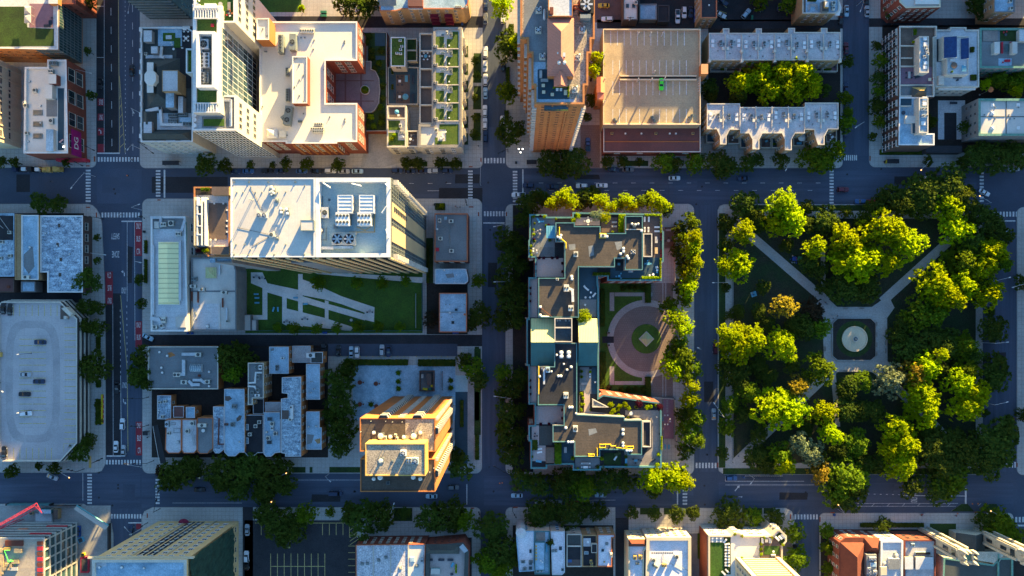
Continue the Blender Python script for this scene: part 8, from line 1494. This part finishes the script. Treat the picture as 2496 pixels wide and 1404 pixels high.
TREES="""
217 8 17 d 10;100 495 23 d 9;142 497 25 d 9;4 395 14 d 8;35 395 13 d 8;161 397 10 d 7;214 124 10 d 7;221 231 11 d 7;211 685 33 d 10;236 580 9 d 5;236 636 9 d 5;212 748 22 d 9;240 750 15 d 8;210 797 23 d 10;240 799 22 d 10;228 893 37 d 11;195 1098 32 d 10;30 1148 18 d 8;95 1136 10 d 6;133 1141 16 d 7;238 988 9 d 6;240 1028 9 d 6;340 681 14 d 7;346 740 13 d 7;346 868 28 d 10
340 915 29 d 10;500 401 25 d 9;549 405 19 d 8;611 402 10 d 5;665 403 9 d 5;697 399 17 d 7;748 399 18 d 7;823 401 15 d 7;992 398 16 d 7;1020 398 17 d 7;1074 397 17 d 7;1112 399 15 d 7;870 18 34 d 11;838 12 26 d 10;736 20 9 y 5;1160 148 11 d 6;1163 182 10 d 6;1160 238 10 d 6;1160 288 11 d 6;1158 328 12 d 6;1222 12 30 y 16;1244 112 36 d 12;1238 226 30 g 14;1246 320 36 d 10;1453 143 20 y 17
1447 172 17 y 17;1444 245 17 d 9;1430 285 13 d 8;1338 400 32 d 9;1395 398 38 d 9;1480 394 17 d 7;1518 394 14 d 7;1560 393 10 d 5;1622 396 27 g 9;1647 402 20 d 9;1695 396 25 g 9;1750 395 36 d 10;1824 398 25 d 8;1848 390 16 d 7;1903 392 22 d 8;1985 385 38 g 10;2035 368 26 g 12;1805 205 34 y 17;1850 184 38 y 17;1902 182 36 y 18;1948 186 38 y 18;1872 222 36 y 17;1925 222 36 y 17;1975 212 28 y 16;1800 235 22 d 12
1728 215 22 d 9;1732 235 18 d 9;2010 220 18 d 8;2066 150 16 d 7;2060 240 18 g 8;2062 300 22 g 9;2066 275 15 g 8;2137 112 14 d 8;2142 148 19 g 10;2140 190 20 d 9;2140 222 17 g 9;2138 260 21 d 9;2141 297 17 g 9;2128 332 10 d 6;1920 6 26 g 9;1855 -8 30 g 9;2172 28 18 d 9;2390 10 36 d 9;2402 205 13 y 12;2432 195 21 g 12;2462 202 20 g 12;2484 190 20 g 12;2476 220 18 y 12;2378 388 34 d 9;2430 385 40 d 9
2482 382 36 d 9;2262 393 14 d 7;2268 298 17 d 8;2348 310 15 d 8;1290 495 27 d 11;1312 478 20 d 10;1346 497 16 y 15;1374 480 23 y 16;1392 492 19 y 15;1332 488 18 d 10;1432 482 27 d 11;1466 492 20 y 15;1490 506 15 y 14;1508 498 16 g 13;1527 492 21 y 15;1546 504 15 y 14;1565 492 17 g 14;1595 492 24 y 15;1615 500 17 y 15;1625 510 19 d 10;1580 480 16 d 10;1275 535 22 d 10;1232 580 30 d 11;1262 600 24 d 10;1245 630 33 d 11
1270 650 22 d 10;1232 690 36 d 11;1250 742 34 d 11;1225 780 28 d 10;1262 780 22 d 10;1170 768 30 d 10;1150 792 18 d 9;1166 685 18 g 8;1150 898 28 g 10;1168 928 24 d 9;1135 880 20 d 9;1226 908 22 g 10;1246 948 30 d 11;1240 1006 32 d 11;1238 1060 34 d 11;1246 1104 30 d 10;1270 920 22 d 9;1268 1168 30 d 10;1312 1180 30 d 10;1368 1180 36 d 10;1424 1186 38 g 11;1400 1160 26 d 10;1480 1168 34 d 9;1530 1174 28 d 9;1588 1168 36 y 16
1636 1160 36 y 16;1664 1172 26 y 15;1682 543 25 g 12;1694 580 20 y 15;1684 606 25 y 15;1696 640 20 y 15;1680 670 25 y 15;1676 702 22 y 15;1628 745 22 g 11;1648 775 26 y 15;1668 800 24 y 15;1662 872 38 g 15;1640 892 30 y 15;1692 898 22 g 12;1690 942 17 y 14;1682 972 22 y 14;1694 1018 24 g 12;1680 1058 30 g 12;1660 1010 18 d 9;1655 560 20 d 9;1650 612 18 d 9;1665 640 20 d 9;1660 700 20 d 9;1670 1100 22 d 10;1815 498 33 d 11
1905 498 34 y 18;1925 535 36 y 18;1890 548 30 y 16;1900 520 26 d 12;1814 566 27 y 16;1772 545 22 d 9;1795 642 40 y 17;1770 600 22 d 9;2010 540 36 d 12;1986 604 26 y 15;1970 640 24 d 10;1918 600 16 d 8;1995 660 22 d 9;2058 588 38 y 18;2078 640 46 y 19;2134 560 46 y 19;2182 562 32 y 18;2212 598 40 y 18;2112 632 36 y 18;2160 640 30 y 16;2060 700 40 d 10;2110 700 36 d 10;2010 700 20 d 9;2130 508 28 d 11;2180 488 40 d 12
2250 465 46 d 12;2312 460 50 d 13;2348 492 42 d 14;2312 505 36 y 15;2325 558 40 y 16;2420 552 38 d 11;2385 525 34 d 11;2345 640 46 g 14;2418 612 34 y 16;2392 655 38 y 16;2440 640 26 g 12;2276 690 46 y 18;2302 722 40 y 18;2345 696 36 y 16;2408 716 34 y 16;2235 765 42 g 14;2278 765 34 g 14;2370 600 40 d 11;2380 700 34 d 11;1800 840 50 y 18;1904 844 42 y 17;1786 905 34 d 11;1800 935 28 d 11;1822 956 28 g 13;1913 745 34 o 16
1980 755 32 r 10;1962 795 34 d 10;1998 800 26 g 10;1995 898 38 g 15;1946 942 30 o 14;1884 996 48 y 18;1918 1000 46 y 18;1778 990 26 g 10;1774 1042 24 g 9;2010 1004 26 y 15;2025 1058 26 y 15;2000 1020 22 d 10;2086 1085 38 g 11;2106 930 26 g 9;2060 1000 30 d 9;2070 940 26 d 9;2168 925 40 s 15;2228 912 36 o 17;2252 898 36 y 17;2240 960 42 y 17;2252 1000 38 y 16;2336 932 40 y 17;2372 962 42 y 17;2350 990 38 y 16;2352 905 30 g 13
2348 842 36 g 12;2258 832 46 d 10;2212 855 36 d 10;2308 845 40 d 10;2370 870 26 d 9;2178 1046 36 y 17;2198 1080 38 y 17;2196 1128 44 y 16;2166 1092 24 y 15;2130 1000 32 d 9;2140 1130 28 d 9;2272 1080 56 d 12;2300 1132 56 d 12;2344 1092 48 d 12;2320 1172 46 g 12;2290 1195 30 d 10;2222 1182 32 d 10;2430 1082 54 d 12;1900 1108 32 g 14;1910 1130 26 y 14;1952 1082 28 s 15;1978 1106 28 s 15;1990 1120 26 d 11;1996 1148 34 o 15;2062 1165 52 g 15
2055 1218 36 d 10;1846 1110 30 d 9;1760 1104 18 d 6;1870 1130 24 d 9;2420 800 32 d 10;2424 888 34 d 10;2424 918 34 d 10;2412 760 17 d 8;2402 1006 10 d 6;2494 690 20 d 8;2492 1010 18 d 8;440 1150 42 d 11;392 1148 16 r 7;556 1148 48 d 12;606 1140 48 d 12;660 1156 50 d 12;585 1196 30 d 11;675 1270 46 d 11;744 1254 26 g 9;805 1248 13 g 5;884 1264 48 d 11;928 1256 38 d 11;1056 1262 38 d 11;1096 1254 42 d 11;1130 1266 28 g 12
985 1252 16 d 5;1124 1140 30 d 10;1108 1112 22 d 9;830 928 38 d 11;828 985 38 d 11;832 1040 38 d 11;830 1088 30 d 10;565 872 42 d 12;575 905 28 g 11;1050 778 22 r 7;675 798 13 g 5;716 800 15 g 5;772 800 14 g 5;821 800 13 g 5;873 797 15 g 5;921 795 14 g 5;976 797 13 g 5;776 690 17 g 5;871 690 17 g 5;931 690 15 g 5;990 684 15 g 5;1200 1288 36 d 10;1222 1338 44 d 11;1192 1370 40 g 10;1310 1254 38 d 9
1390 1250 34 d 9;1424 1240 22 d 8;1460 1246 24 d 8;1540 1250 18 d 7;1596 1252 19 d 7;1650 1254 20 d 7;1690 1250 16 d 7;1776 1254 40 d 9;1840 1260 24 g 8;1890 1262 25 d 8;1934 1296 26 g 8;1940 1362 34 g 9;2018 1295 19 g 7;2020 1336 19 g 7;2020 1384 19 g 7;2152 1278 22 d 7;2432 1276 46 g 10;2462 1306 34 g 9;1342 1322 9 d 13
"""
for line_ in TREES.strip().split('\n'):
 for t_ in line_.split(';'):
  a=t_.split();tree(float(a[0]),float(a[1]),float(a[2]),a[3],float(a[4]),Z)
MORE="""
214 1075 18 d 9;358 935 16 d 9;333 920 18 d 9;900 8 24 d 9;1258 105 18 y 14;1222 325 18 d 9;1370 408 24 d 9;1775 405 28 d 9;1760 420 18 d 8;2010 395 30 g 10;2348 396 17 d 8;2400 370 26 d 8;2460 365 24 d 8;1412 500 16 d 10;1448 470 18 d 9;1262 705 24 d 10;1222 960 18 d 9;1266 1000 20 d 10;1266 1060 20 d 10;1230 1040 20 g 9;1595 1192 24 d 11;1702 1075 18 g 12;1830 525 22 d 10;1775 652 22 y 15;2038 556 22 d 10
2048 645 26 y 16;2105 540 22 d 10;2206 500 30 d 11;2250 500 34 d 11;2440 580 26 d 11;1778 818 28 y 17;1832 828 32 y 17;1940 800 24 d 9;2296 866 18 y 16;2404 1122 42 d 11;2452 1050 36 d 11;2040 1196 42 g 13;2090 1190 34 d 11;414 1172 30 d 10;470 1140 30 d 10;690 1180 32 d 11;540 1180 28 d 10;640 1200 28 d 11;650 1244 34 d 10;712 1288 36 d 10;690 1310 24 d 9;858 1250 28 d 10;848 900 24 d 10;808 1010 22 d 10;598 880 30 d 11
1220 1390 30 g 10;1252 1360 22 d 9;1340 1244 28 d 8;2402 1270 28 d 9;1850 540 26 d 10;1960 545 22 d 10;1860 700 18 d 7;1850 760 20 d 7;1870 790 20 d 8;2190 820 26 d 10;2200 790 24 d 9;2290 900 26 d 10;2250 1050 26 d 10;2100 1000 26 d 9;2060 960 22 d 9;2050 1100 26 d 10;2110 1130 26 d 10;1960 1040 24 d 9;1850 1060 24 d 9;1850 890 22 d 9;1870 920 22 d 8;1930 890 22 d 9;1800 760 18 d 7;1810 1010 22 d 9;1770 700 12 d 6
1775 770 12 d 6;2150 480 20 d 10;2060 515 20 d 9;1965 505 18 d 9;1662 580 20 g 11;1668 660 18 g 11;1672 730 20 g 11;1655 840 22 g 12;1672 920 20 g 12;1680 1000 20 g 10;1665 1040 20 g 10;1690 620 18 g 12
"""
mv=[];mf=[];mm=[];MT_={k:i for i,k in enumerate('ygdsorm')};R_=random.Random(21)
for line_ in MORE.strip().split('\n'):
 for t_ in line_.split(';'):
  a=t_.split();px,py,rp,k,h=float(a[0]),float(a[1]),float(a[2]),a[3],float(a[4])
  r=rp*S*(H-h*.7)/H*1.13;sz=min(r*1.5,(h-1.6)/1.5);zc=Z+h-sz*.9;x,y=P(px,py,zc);me=R_.choice(CROWN[k]);an=R_.uniform(0,6.28);ca,sa=math.cos(an),math.sin(an)
  for src,f in((me,lambda c:(x+(c.x*ca-c.y*sa)*r,y+(c.x*sa+c.y*ca)*r,zc+c.z*sz)),(TRUNKS[0],lambda c:(x+c.x*h*.62,y+c.y*h*.62,Z+c.z*(zc-Z)*1.3))):
   b0=len(mv);mv+=[f(v.co)for v in src.vertices];i_=7 if src is TRUNKS[0]else MT_[k]
   for pl in src.polygons:mf.append(tuple(b0+q for q in pl.vertices));mm.append(i_)
me=bpy.data.meshes.new('tree');me.from_pydata(mv,[],mf);[me.materials.append(K(k))for k in['leaf_'+q for q in 'ygdsorm']+['bark']];me.polygons.foreach_set('material_index',mm);me.update()
tag(link('tree',me),'smaller dark green trees massed between the larger crowns of park and streets','tree','trees and street greenery','stuff')
for i,(x,y,r_)in enumerate(((1700,560,8),(1078,502,8))):shrub(x,y,r_,'y' if i else 'g',.14,1.6)
for x0,y0,x1,y1,k,h in((353,586,360,618,'d',.9),(353,632,360,690,'d',.9),(209,815,216,1080,'d',1.2),(234,972,246,1034,'d',.7),(235,820,246,850,'d',.7),(235,926,247,944,'d',.7),(1233,165,1242,205,'d',.8),(1240,60,1252,90,'d',1.),(2144,366,2250,377,'d',.9),(1065,498,1085,512,'d',.8),(1700,1300,1708,1360,'d',1.2),(2096,1274,2250,1284,'d',.9),(1230,270,1240,300,'d',.8),(1690,560,1692,700,'d',.8),(1810,1278,1870,1290,'d',.9),(1040,600,1046,690,'d',.8),(1158,1060,1168,1120,'d',1.)):hedge(x0,y0,x1,y1,h,k)
CARS="""320 172 90 black sedan;243 202 -90 black sedan;573 417 0 navy sedan;605 417 0 blue sedan;651 416 0 black suv;683 416 180 navy sedan;735 417 0 blue sedan;771 417 0 black sedan;805 416 0 white suv;838 417 0 silver sedan;871 417 0 paleblue sedan;968 416 0 navy suv;998 417 0 navy sedan;1029 416 0 navy sedan;1056 416 180 silver suv;1090 416 0 navy suv
1288 452 180 navy suv;1347 455 180 navy pickup;1418 453 180 white suv;1467 452 0 white sedan;1495 413 0 navy sedan;1531 413 0 grey sedan;1644 434 0 white sedan;1812 435 180 navy sedan;2055 462 0 maroon suv;2098 491 180 blue suv;2122 492 0 red sedan;2255 435 0 white sedan;2400 469 -28 white sedan;2427 411 0 white sedan;2472 411 0 silver sedan;1264 475 180 white pickup
1183 127 90 white suv;1182 161 -90 white suv;1183 194 90 white suv;1183 227 90 paleblue sedan;1182 270 90 white suv;1182 301 90 white suv;1183 333 90 navy suv;1226 160 90 black sedan;1225 296 90 white sedan;1184 12 90 navy sedan;1183 45 90 grey sedan;1226 40 90 white van
1472 13 180 yellow sedan;1480 46 180 white suv;1652 40 -90 white pickup;1668 30 -90 white suv;1684 29 -90 navy sedan;1757 35 -28 white sedan;1762 3 -35 navy sedan;1819 33 50 paleblue suv;1850 19 -30 black sedan;1908 21 0 navy sedan
2064 26 -90 paleblue sedan;2114 27 90 silver sedan;2113 -2 90 black sedan;2063 117 90 maroon sedan;2063 215 90 navy sedan;2062 320 90 navy sedan;2050 45 90 black sedan
284 945 -90 black sedan;298 1034 90 white suv;282 1089 90 white sedan;300 1099 90 silver sedan;360 822 -28 paleblue sedan;127 1163 -22 silver sedan;486 1194 0 black sedan;818 1203 0 navy van;1052 1210 180 paleblue sedan;1105 1188 0 grey suv;1260 1208 180 paleblue sedan;1258 1191 0 navy sedan;1464 1207 180 paleblue sedan;1318 1226 0 white sedan;1356 1226 0 white suv;1395 1226 0 red sedan;1433 1226 0 grey sedan
1740 1010 90 silver sedan;1744 850 90 maroon suv;602 1292 90 silver sedan;600 1357 90 white suv;601 1376 90 black sedan;319 1294 90 navy sedan;824 855 90 black sedan;856 858 90 paleblue sedan;870 858 -90 white suv;931 854 90 silver suv;947 856 -90 navy sedan;788 852 90 black suv;1783 1166 0 blue suv;1938 1341 90 black sedan;495 1163 0 grey sedan;2416 800 90 white sedan;2414 940 90 blue suv;1433 352 90 blue pickup"""
for line_ in CARS.strip().split('\n'):
 for c_ in line_.split(';'):
  a=c_.split();car(float(a[0]),float(a[1]),float(a[2]),a[3],a[4],Z+.02 if a[0]in('1472','1480','1652','1668','1684','1757','1762','1819','1850','1908','602','600','601','824','856','870','931','947','788','360','1433')else .006)
def truck(px,py,ang,m,L,ds,kind):
 rt=empty('site_truck',(*P(px,py,1),.01),rad(ang))
 mb=MB();mb.obox(L/2-1.,0,.5,2.,2.1,1.9,0,0,None,.85,.92);mb.obj('cab',m,rt);mb=MB();mb.obox(L/2-.3,0,1.5,.3,1.8,.7);mb.obj('windscreen','car_glass',rt)
 mb=MB()
 if kind=='flat':mb.obox(-1.1,0,.6,L-2.2,2.2,.5);mb.obox(-1.4,.1,1.1,1.8,1.4,1.,0,1);mb.obox(-2.8,-.2,1.1,.8,1.2,.6,0,2)
 else:mb.obox(-.9,0,.6,L-2.4,1.9,1.,0,0);mb.bar((-.6,0,1.6),(-L/2-.3,.6,2.6),.2,0);mb.obox(-.4,0,1.6,1.5,1.5,1.,0,0,None,.8,.8)
 mb.obj('deck',[m if kind!='flat' else 'pole_dark','white_trim','terracotta'],rt)
 for x in(-L/2+.9,L/2-1.2):
  for y in(-.95,.95):link('wheel',CARP['suv']['wheel'],rt,(x,y,.34),0,(1.3,1.2,1.))
 pend(rt,ds,'truck',px,py,'site vehicles by the kerb')
truck(52,412,180,'car_navy',6.4,'dark blue flatbed truck with crates','flat');truck(85,413,180,'pole_dark',5.,'black trailer truck with clutter','flat');truck(115,414,0,'ochre',4.2,'yellow loader truck','dig');truck(144,413,180,'ochre',4.,'orange-yellow digger truck','dig')
o=empty('motorbike',(*P(2248,1253,.4),.134),rad(5));mb=MB();mb.obox(0,0,.45,1.3,.3,.35,0,0,None,.7,.7);mb.obj('body','car_red',o);mb=MB();mb.obox(.45,0,.75,.5,.4,.3,0,0,None,.6,.6);mb.obj('fairing','white_trim',o);mb=MB();mb.bar((.55,-.35,1.),(.55,.35,1.),.03);mb.obj('handlebar','pole_dark',o);[link('wheel',CARP['suv']['wheel'],o,(x,0,.32),0,(1,.6,1))for x in(-.72,.75)];tag(o,'red and white motorbike parked on the lower pavement','motorbike')
def bike_mesh():
 mb=MB()
 for x in(-.5,.5):
  for i in range(14):
   a0,a1=i*math.tau/14,(i+1)*math.tau/14;mb.bar((x+.33*math.cos(a0),0,.34+.33*math.sin(a0)),(x+.33*math.cos(a1),0,.34+.33*math.sin(a1)),.025)
 f=MB();[f.bar(p,q,.035)for p,q in(((-.5,0,.34),(-.1,0,.4)),((-.1,0,.4),(.4,0,.8)),((-.1,0,.4),(-.22,0,.85)),((.5,0,.34),(.4,0,.95)),((-.22,0,.8),(.4,0,.8)),((-.5,0,.34),(-.22,0,.8)))]
 h=MB();h.bar((.38,-.3,1.),(.38,.3,1.),.03);h.obox(.55,0,.75,.3,.36,.2)
 s=MB();s.obox(-.24,0,.86,.28,.16,.08)
 return[('frame',f.mesh('frame','car_blue')),('wheels',mb.mesh('wheel','tyre')),('handlebar',h.mesh('handlebar','pole_dark')),('saddle',s.mesh('saddle','pole_dark'))]
BK=bike_mesh()
for i in range(17):
 x=1820+i*5.2;rt=empty('bicycle',(*P(x,1165,.5),.01),rad(90));[link(n if n!='wheels' else 'wheel',me,rt)for n,me in BK];rt['label']='blue hire bicycle standing in the long kerbside dock';rt['category']='bicycle';rt['group']='hire bicycles in the kerbside dock'
o=empty('bicycle_dock',(*P(1862,1160,0),.01));mb=MB();mb.box(-7.6,-.1,0,7.6,.1,.12);[mb.box(-7.4+i*.86,-.08,.12,-7.3+i*.86,.08,.8)for i in range(17)];mb.obj('rail','galv',o);mb=MB();mb.obox(-8.4,-.3,0,.5,.5,2.);mb.obj('terminal','car_blue',o);tag(o,'long metal bicycle dock rail with blue terminal along the park kerb','bicycle dock')
for px,py,hx,hy,h,lit in((232,430,173,458,9,0),(200,180,220,178,8,0),(341,275,325,274,8,0),(341,26,312,30,9,0),(345,364,311,364,9,0),(345,512,338,498,9,0),(2243,400,2246,414,8,1),(1826,1157,1831,1178,8,0),(1763,690,1739,689,9,0),(1752,1010,1741,983,9,0),(2390,688,2462,676,9,0),(2396,835,2457,834,9,0),(2396,981,2456,980,9,0),(1246,550,1205,552,9,0),(1250,688,1206,687,9,0),(1246,966,1206,966,9,0),(804,1153,804,1173,8,0),(960,1240,960,1228,8,0),(695,1152,697,1154,8,1),(661,1240,661,1224,7,1),(2390,500,2389,478,8,1),(2416,1248,2416,1246,7,1),(168,1140,168,1164,8,1),(1914,400,1916,414,8,0),(2088,14,2098,26,8,0),(2087,308,2087,310,8,0),(345,1288,304,1286,9,0),(365,1130,312,1133,8,0),(1172,452,1172,397,7,0),(2482,690,2470,700,8,0),(1700,850,1702,848,7,0),(2043,1242,2044,1231,7,1),(350,640,341,640,8,0),(245,620,255,621,8,0)):lamp(px,py,hx,hy,h,bool(lit),Z)
for a in((205,352,228,366),(184,392,199,403),(352,352,372,373),(252,534,206,527),(352,532,344,527),(205,1143,164,1145),(243,1122,247,1118),(374,1123,301,1131),(390,1240,385,1197),(360,1274,345,1283),(362,968,301,971),(362,1036,318,1039),(1136,490,1138,500),(1238,370,1214,374),(1258,1160,1205,1137),(1250,1238,1258,1262),(1172,1250,1167,1249)):signal(*a)
for px,py,L,ds in((416,397,6.6,'dark glass bus shelter near the wide road corner'),(1296,395,4.,'dark bus shelter under the brown tower'),(2177,393,4.8,'dark bus shelter with yellow end on the north-east pavement'),(354,1056,2.,'small dark kiosk box on the pavement by the bus lane')):
 o=empty('bus_shelter',(*P(px,py,2.5),Z));mb=MB();mb.obox(0,0,2.35,L,1.7,.15);mb.obj('roof','roof_black',o);mb=MB();mb.obox(0,.7,.2,L-.3,.05,2.1);mb.obj('back_panel','glass',o);mb=MB();[mb.obox(s*(L/2-.2),y,0,.1,.1,2.35)for s in(-1,1)for y in(-.6,.7)];mb.obj('post','pole_dark',o);mb=MB();mb.obox(-L/2+.1,0,.3,.12,1.2,1.9);mb.obj('advert_panel','signal_yellow' if px==2177 else 'pole_dark',o);mb=MB();mb.obox(.3,.4,.42,L*.6,.4,.06);mb.obj('seat','wood_grey',o);tag(o,ds,'bus shelter')
o=empty('street_barrier',(*P(250.5,997,0),Z));mb=MB();[mb.obox(0,-5.+i*2.0,0,.75,1.9,.9,0,0,None,.5,1)for i in range(6)];mb.obj('block','signal_yellow',o);mb=MB();[mb.obox(.42,-5.+i*2.,0,.1,1.2,.5)for i in range(6)];mb.obj('foot','fabric_red',o);tag(o,'long bright yellow barrier of kerbside blocks by the wide road','barrier')
o=empty('crossing_mat',(*P(220,1126,0),Z));mb=MB();[mb.obox(0,-1.6+i*1.6,0,1.,1.5,.05)for i in range(3)];mb.obj('mat','ochre',o);tag(o,'yellow-brown raised kerb mat by the lower crossing','mat')
o=empty('lamp_cluster',(*P(1269,372,0),Z));mb=MB();mb.cyl(0,0,0,5,.12,.09,8);mb.obj('pole','pole_dark',o)
for a in range(3):mb=MB();mb.cyl(.9*math.cos(a*2.1+.5),.9*math.sin(a*2.1+.5),4.8,5.2,.26,.2,10,0,None,True);mb.obj('globe','lamp_white',o)
mb=MB();[mb.bar((0,0,4.8),(.9*math.cos(a*2.1+.5),.9*math.sin(a*2.1+.5),4.8),.05)for a in range(3)];mb.obj('arm','pole_dark',o);tag(o,'pole with a cluster of three glowing globe lamps by the brown tower','lamp post')
for px,py in((845,42),(880,44),(1529,64),(1718,65),(1995,60),(2172,62)):
 o=empty('utility_pole',(*P(px,py,0),Z));mb=MB();mb.cyl(0,0,0,10,.16,.12,8);mb.obj('pole','bark',o);mb=MB();mb.box(-1.3,-.08,9.2,1.3,.08,9.35);mb.obj('cross_arm','bark',o)
 for a in range(3):mb=MB();mb.cyl(.55*math.cos(a*2.1),.55*math.sin(a*2.1),7.6,8.7,.26,.26,10,0,None,True);mb.obj('transformer','galv',o)
 pend(o,'timber utility pole with grey transformers','utility pole',px,py,'utility poles along the alleys')
for x,y,an in((2136,790,90),(2136,815,90),(2136,840,90),(2136,862,90),(2158,810,90),(2158,835,90),(2158,855,90),(2060,752,0),(2100,752,0),(2060,903,180),(2110,903,180),(2011,800,90),(2011,850,90)):bench(x,y,Z+.03,an)
R_=random.Random(4)
for i in range(12):
 a=i*.524+R_.uniform(-.1,.1);r_=R_.uniform(6,11);person(1937+r_*math.cos(a),632+r_*math.sin(a),math.degrees(-a)+180,R_.choice(('blue','blue','white','grey','red','black')),'blue','sit')
for x,y,c in((1937,631,'blue'),(1950,630,'green')):o=link('picnic_blanket',(lambda mb:(mb.obox(0,0,0,1.9,1.6,.04),mb.mesh('picnic_blanket','cloth_'+c))[1])(MB()),None,(*P(x,y),Z+.02));tag(o,f'{c} picnic blanket on the park lawn','blanket')
person(1834,714,30,'white','blue','sit');person(1838,718,200,'blue','grey','sit');o=link('picnic_blanket',(lambda mb:(mb.obox(0,0,0,2.2,2.,.04),mb.mesh('picnic_blanket','fabric_blue'))[1])(MB()),None,(*P(1837,717),Z+.02),.3);tag(o,'light blue picnic blanket with two people on the west park lawn','blanket')
for x,y,an,t_,l_ in((1864,627,140,'black','grey'),(2012,737,60,'red','black'),(2015,741,60,'grey','blue'),(2028,768,0,'white','grey'),(2041,770,0,'black','black'),(2031,776,0,'grey','black'),(2003,823,90,'blue','black'),(2034,898,10,'black','grey'),(1788,1097,80,'blue','blue'),(1800,1112,200,'blue','black'),(205,392,0,'red','black'),(208,397,0,'white','black'),(319,389,0,'white','blue'),(322,390,0,'grey','black'),(292,523,180,'white','black'),(300,524,180,'grey','blue'),(1723,1108,90,'black','black'),(1110,503,0,'red','black'),(1114,506,0,'white','black'),(1121,505,0,'black','grey'),(1166,356,90,'black','black'),(1423,424,0,'green','black'),(124,442,90,'black','grey'),(2246,1256,0,'red','black'),(968,672,90,'white','blue'),(2330,1257,0,'red','black'),(1214,519,0,'white','black'),(360,1066,0,'black','black'),(1204,1137,90,'black','grey'),(1192,1138,0,'black','black')):person(x,y,an,t_,l_)
for x,y in((2370,1228),(2384,1228),(2403,1227),(2428,1250),(2334,1252),(1224,1177),(1218,1178),(310,428)):thing(('cone',),[('cone',_m('fabric_orange',lambda q:q.cyl(0,0,.06,.75,.2,.05,10))),('base',_m('fabric_orange',lambda q:q.obox(0,0,0,.5,.5,.06)))],x,y,.14 if y>1247 else .01,0,'traffic_cone','orange traffic cone','traffic cone','traffic cones')
for x,y,m in((158,402,'bin_blue'),(1060,499,'pole_dark'),(1258,397,'pole_dark'),(2156,395,'pole_dark'),(2032,1254,'bin_blue'),(1106,811,'bin_blue'),(1111,811,'bin_blue'),(1116,811,'bin_blue'),(470,812,'bin_blue'),(460,812,'bin_blue'),(790,811,'bin_blue'),(796,811,'bin_blue'),(184,388,'pole_dark'),(353,565,'pole_dark')):bin_(x,y,Z,0,m)
finish_labels()
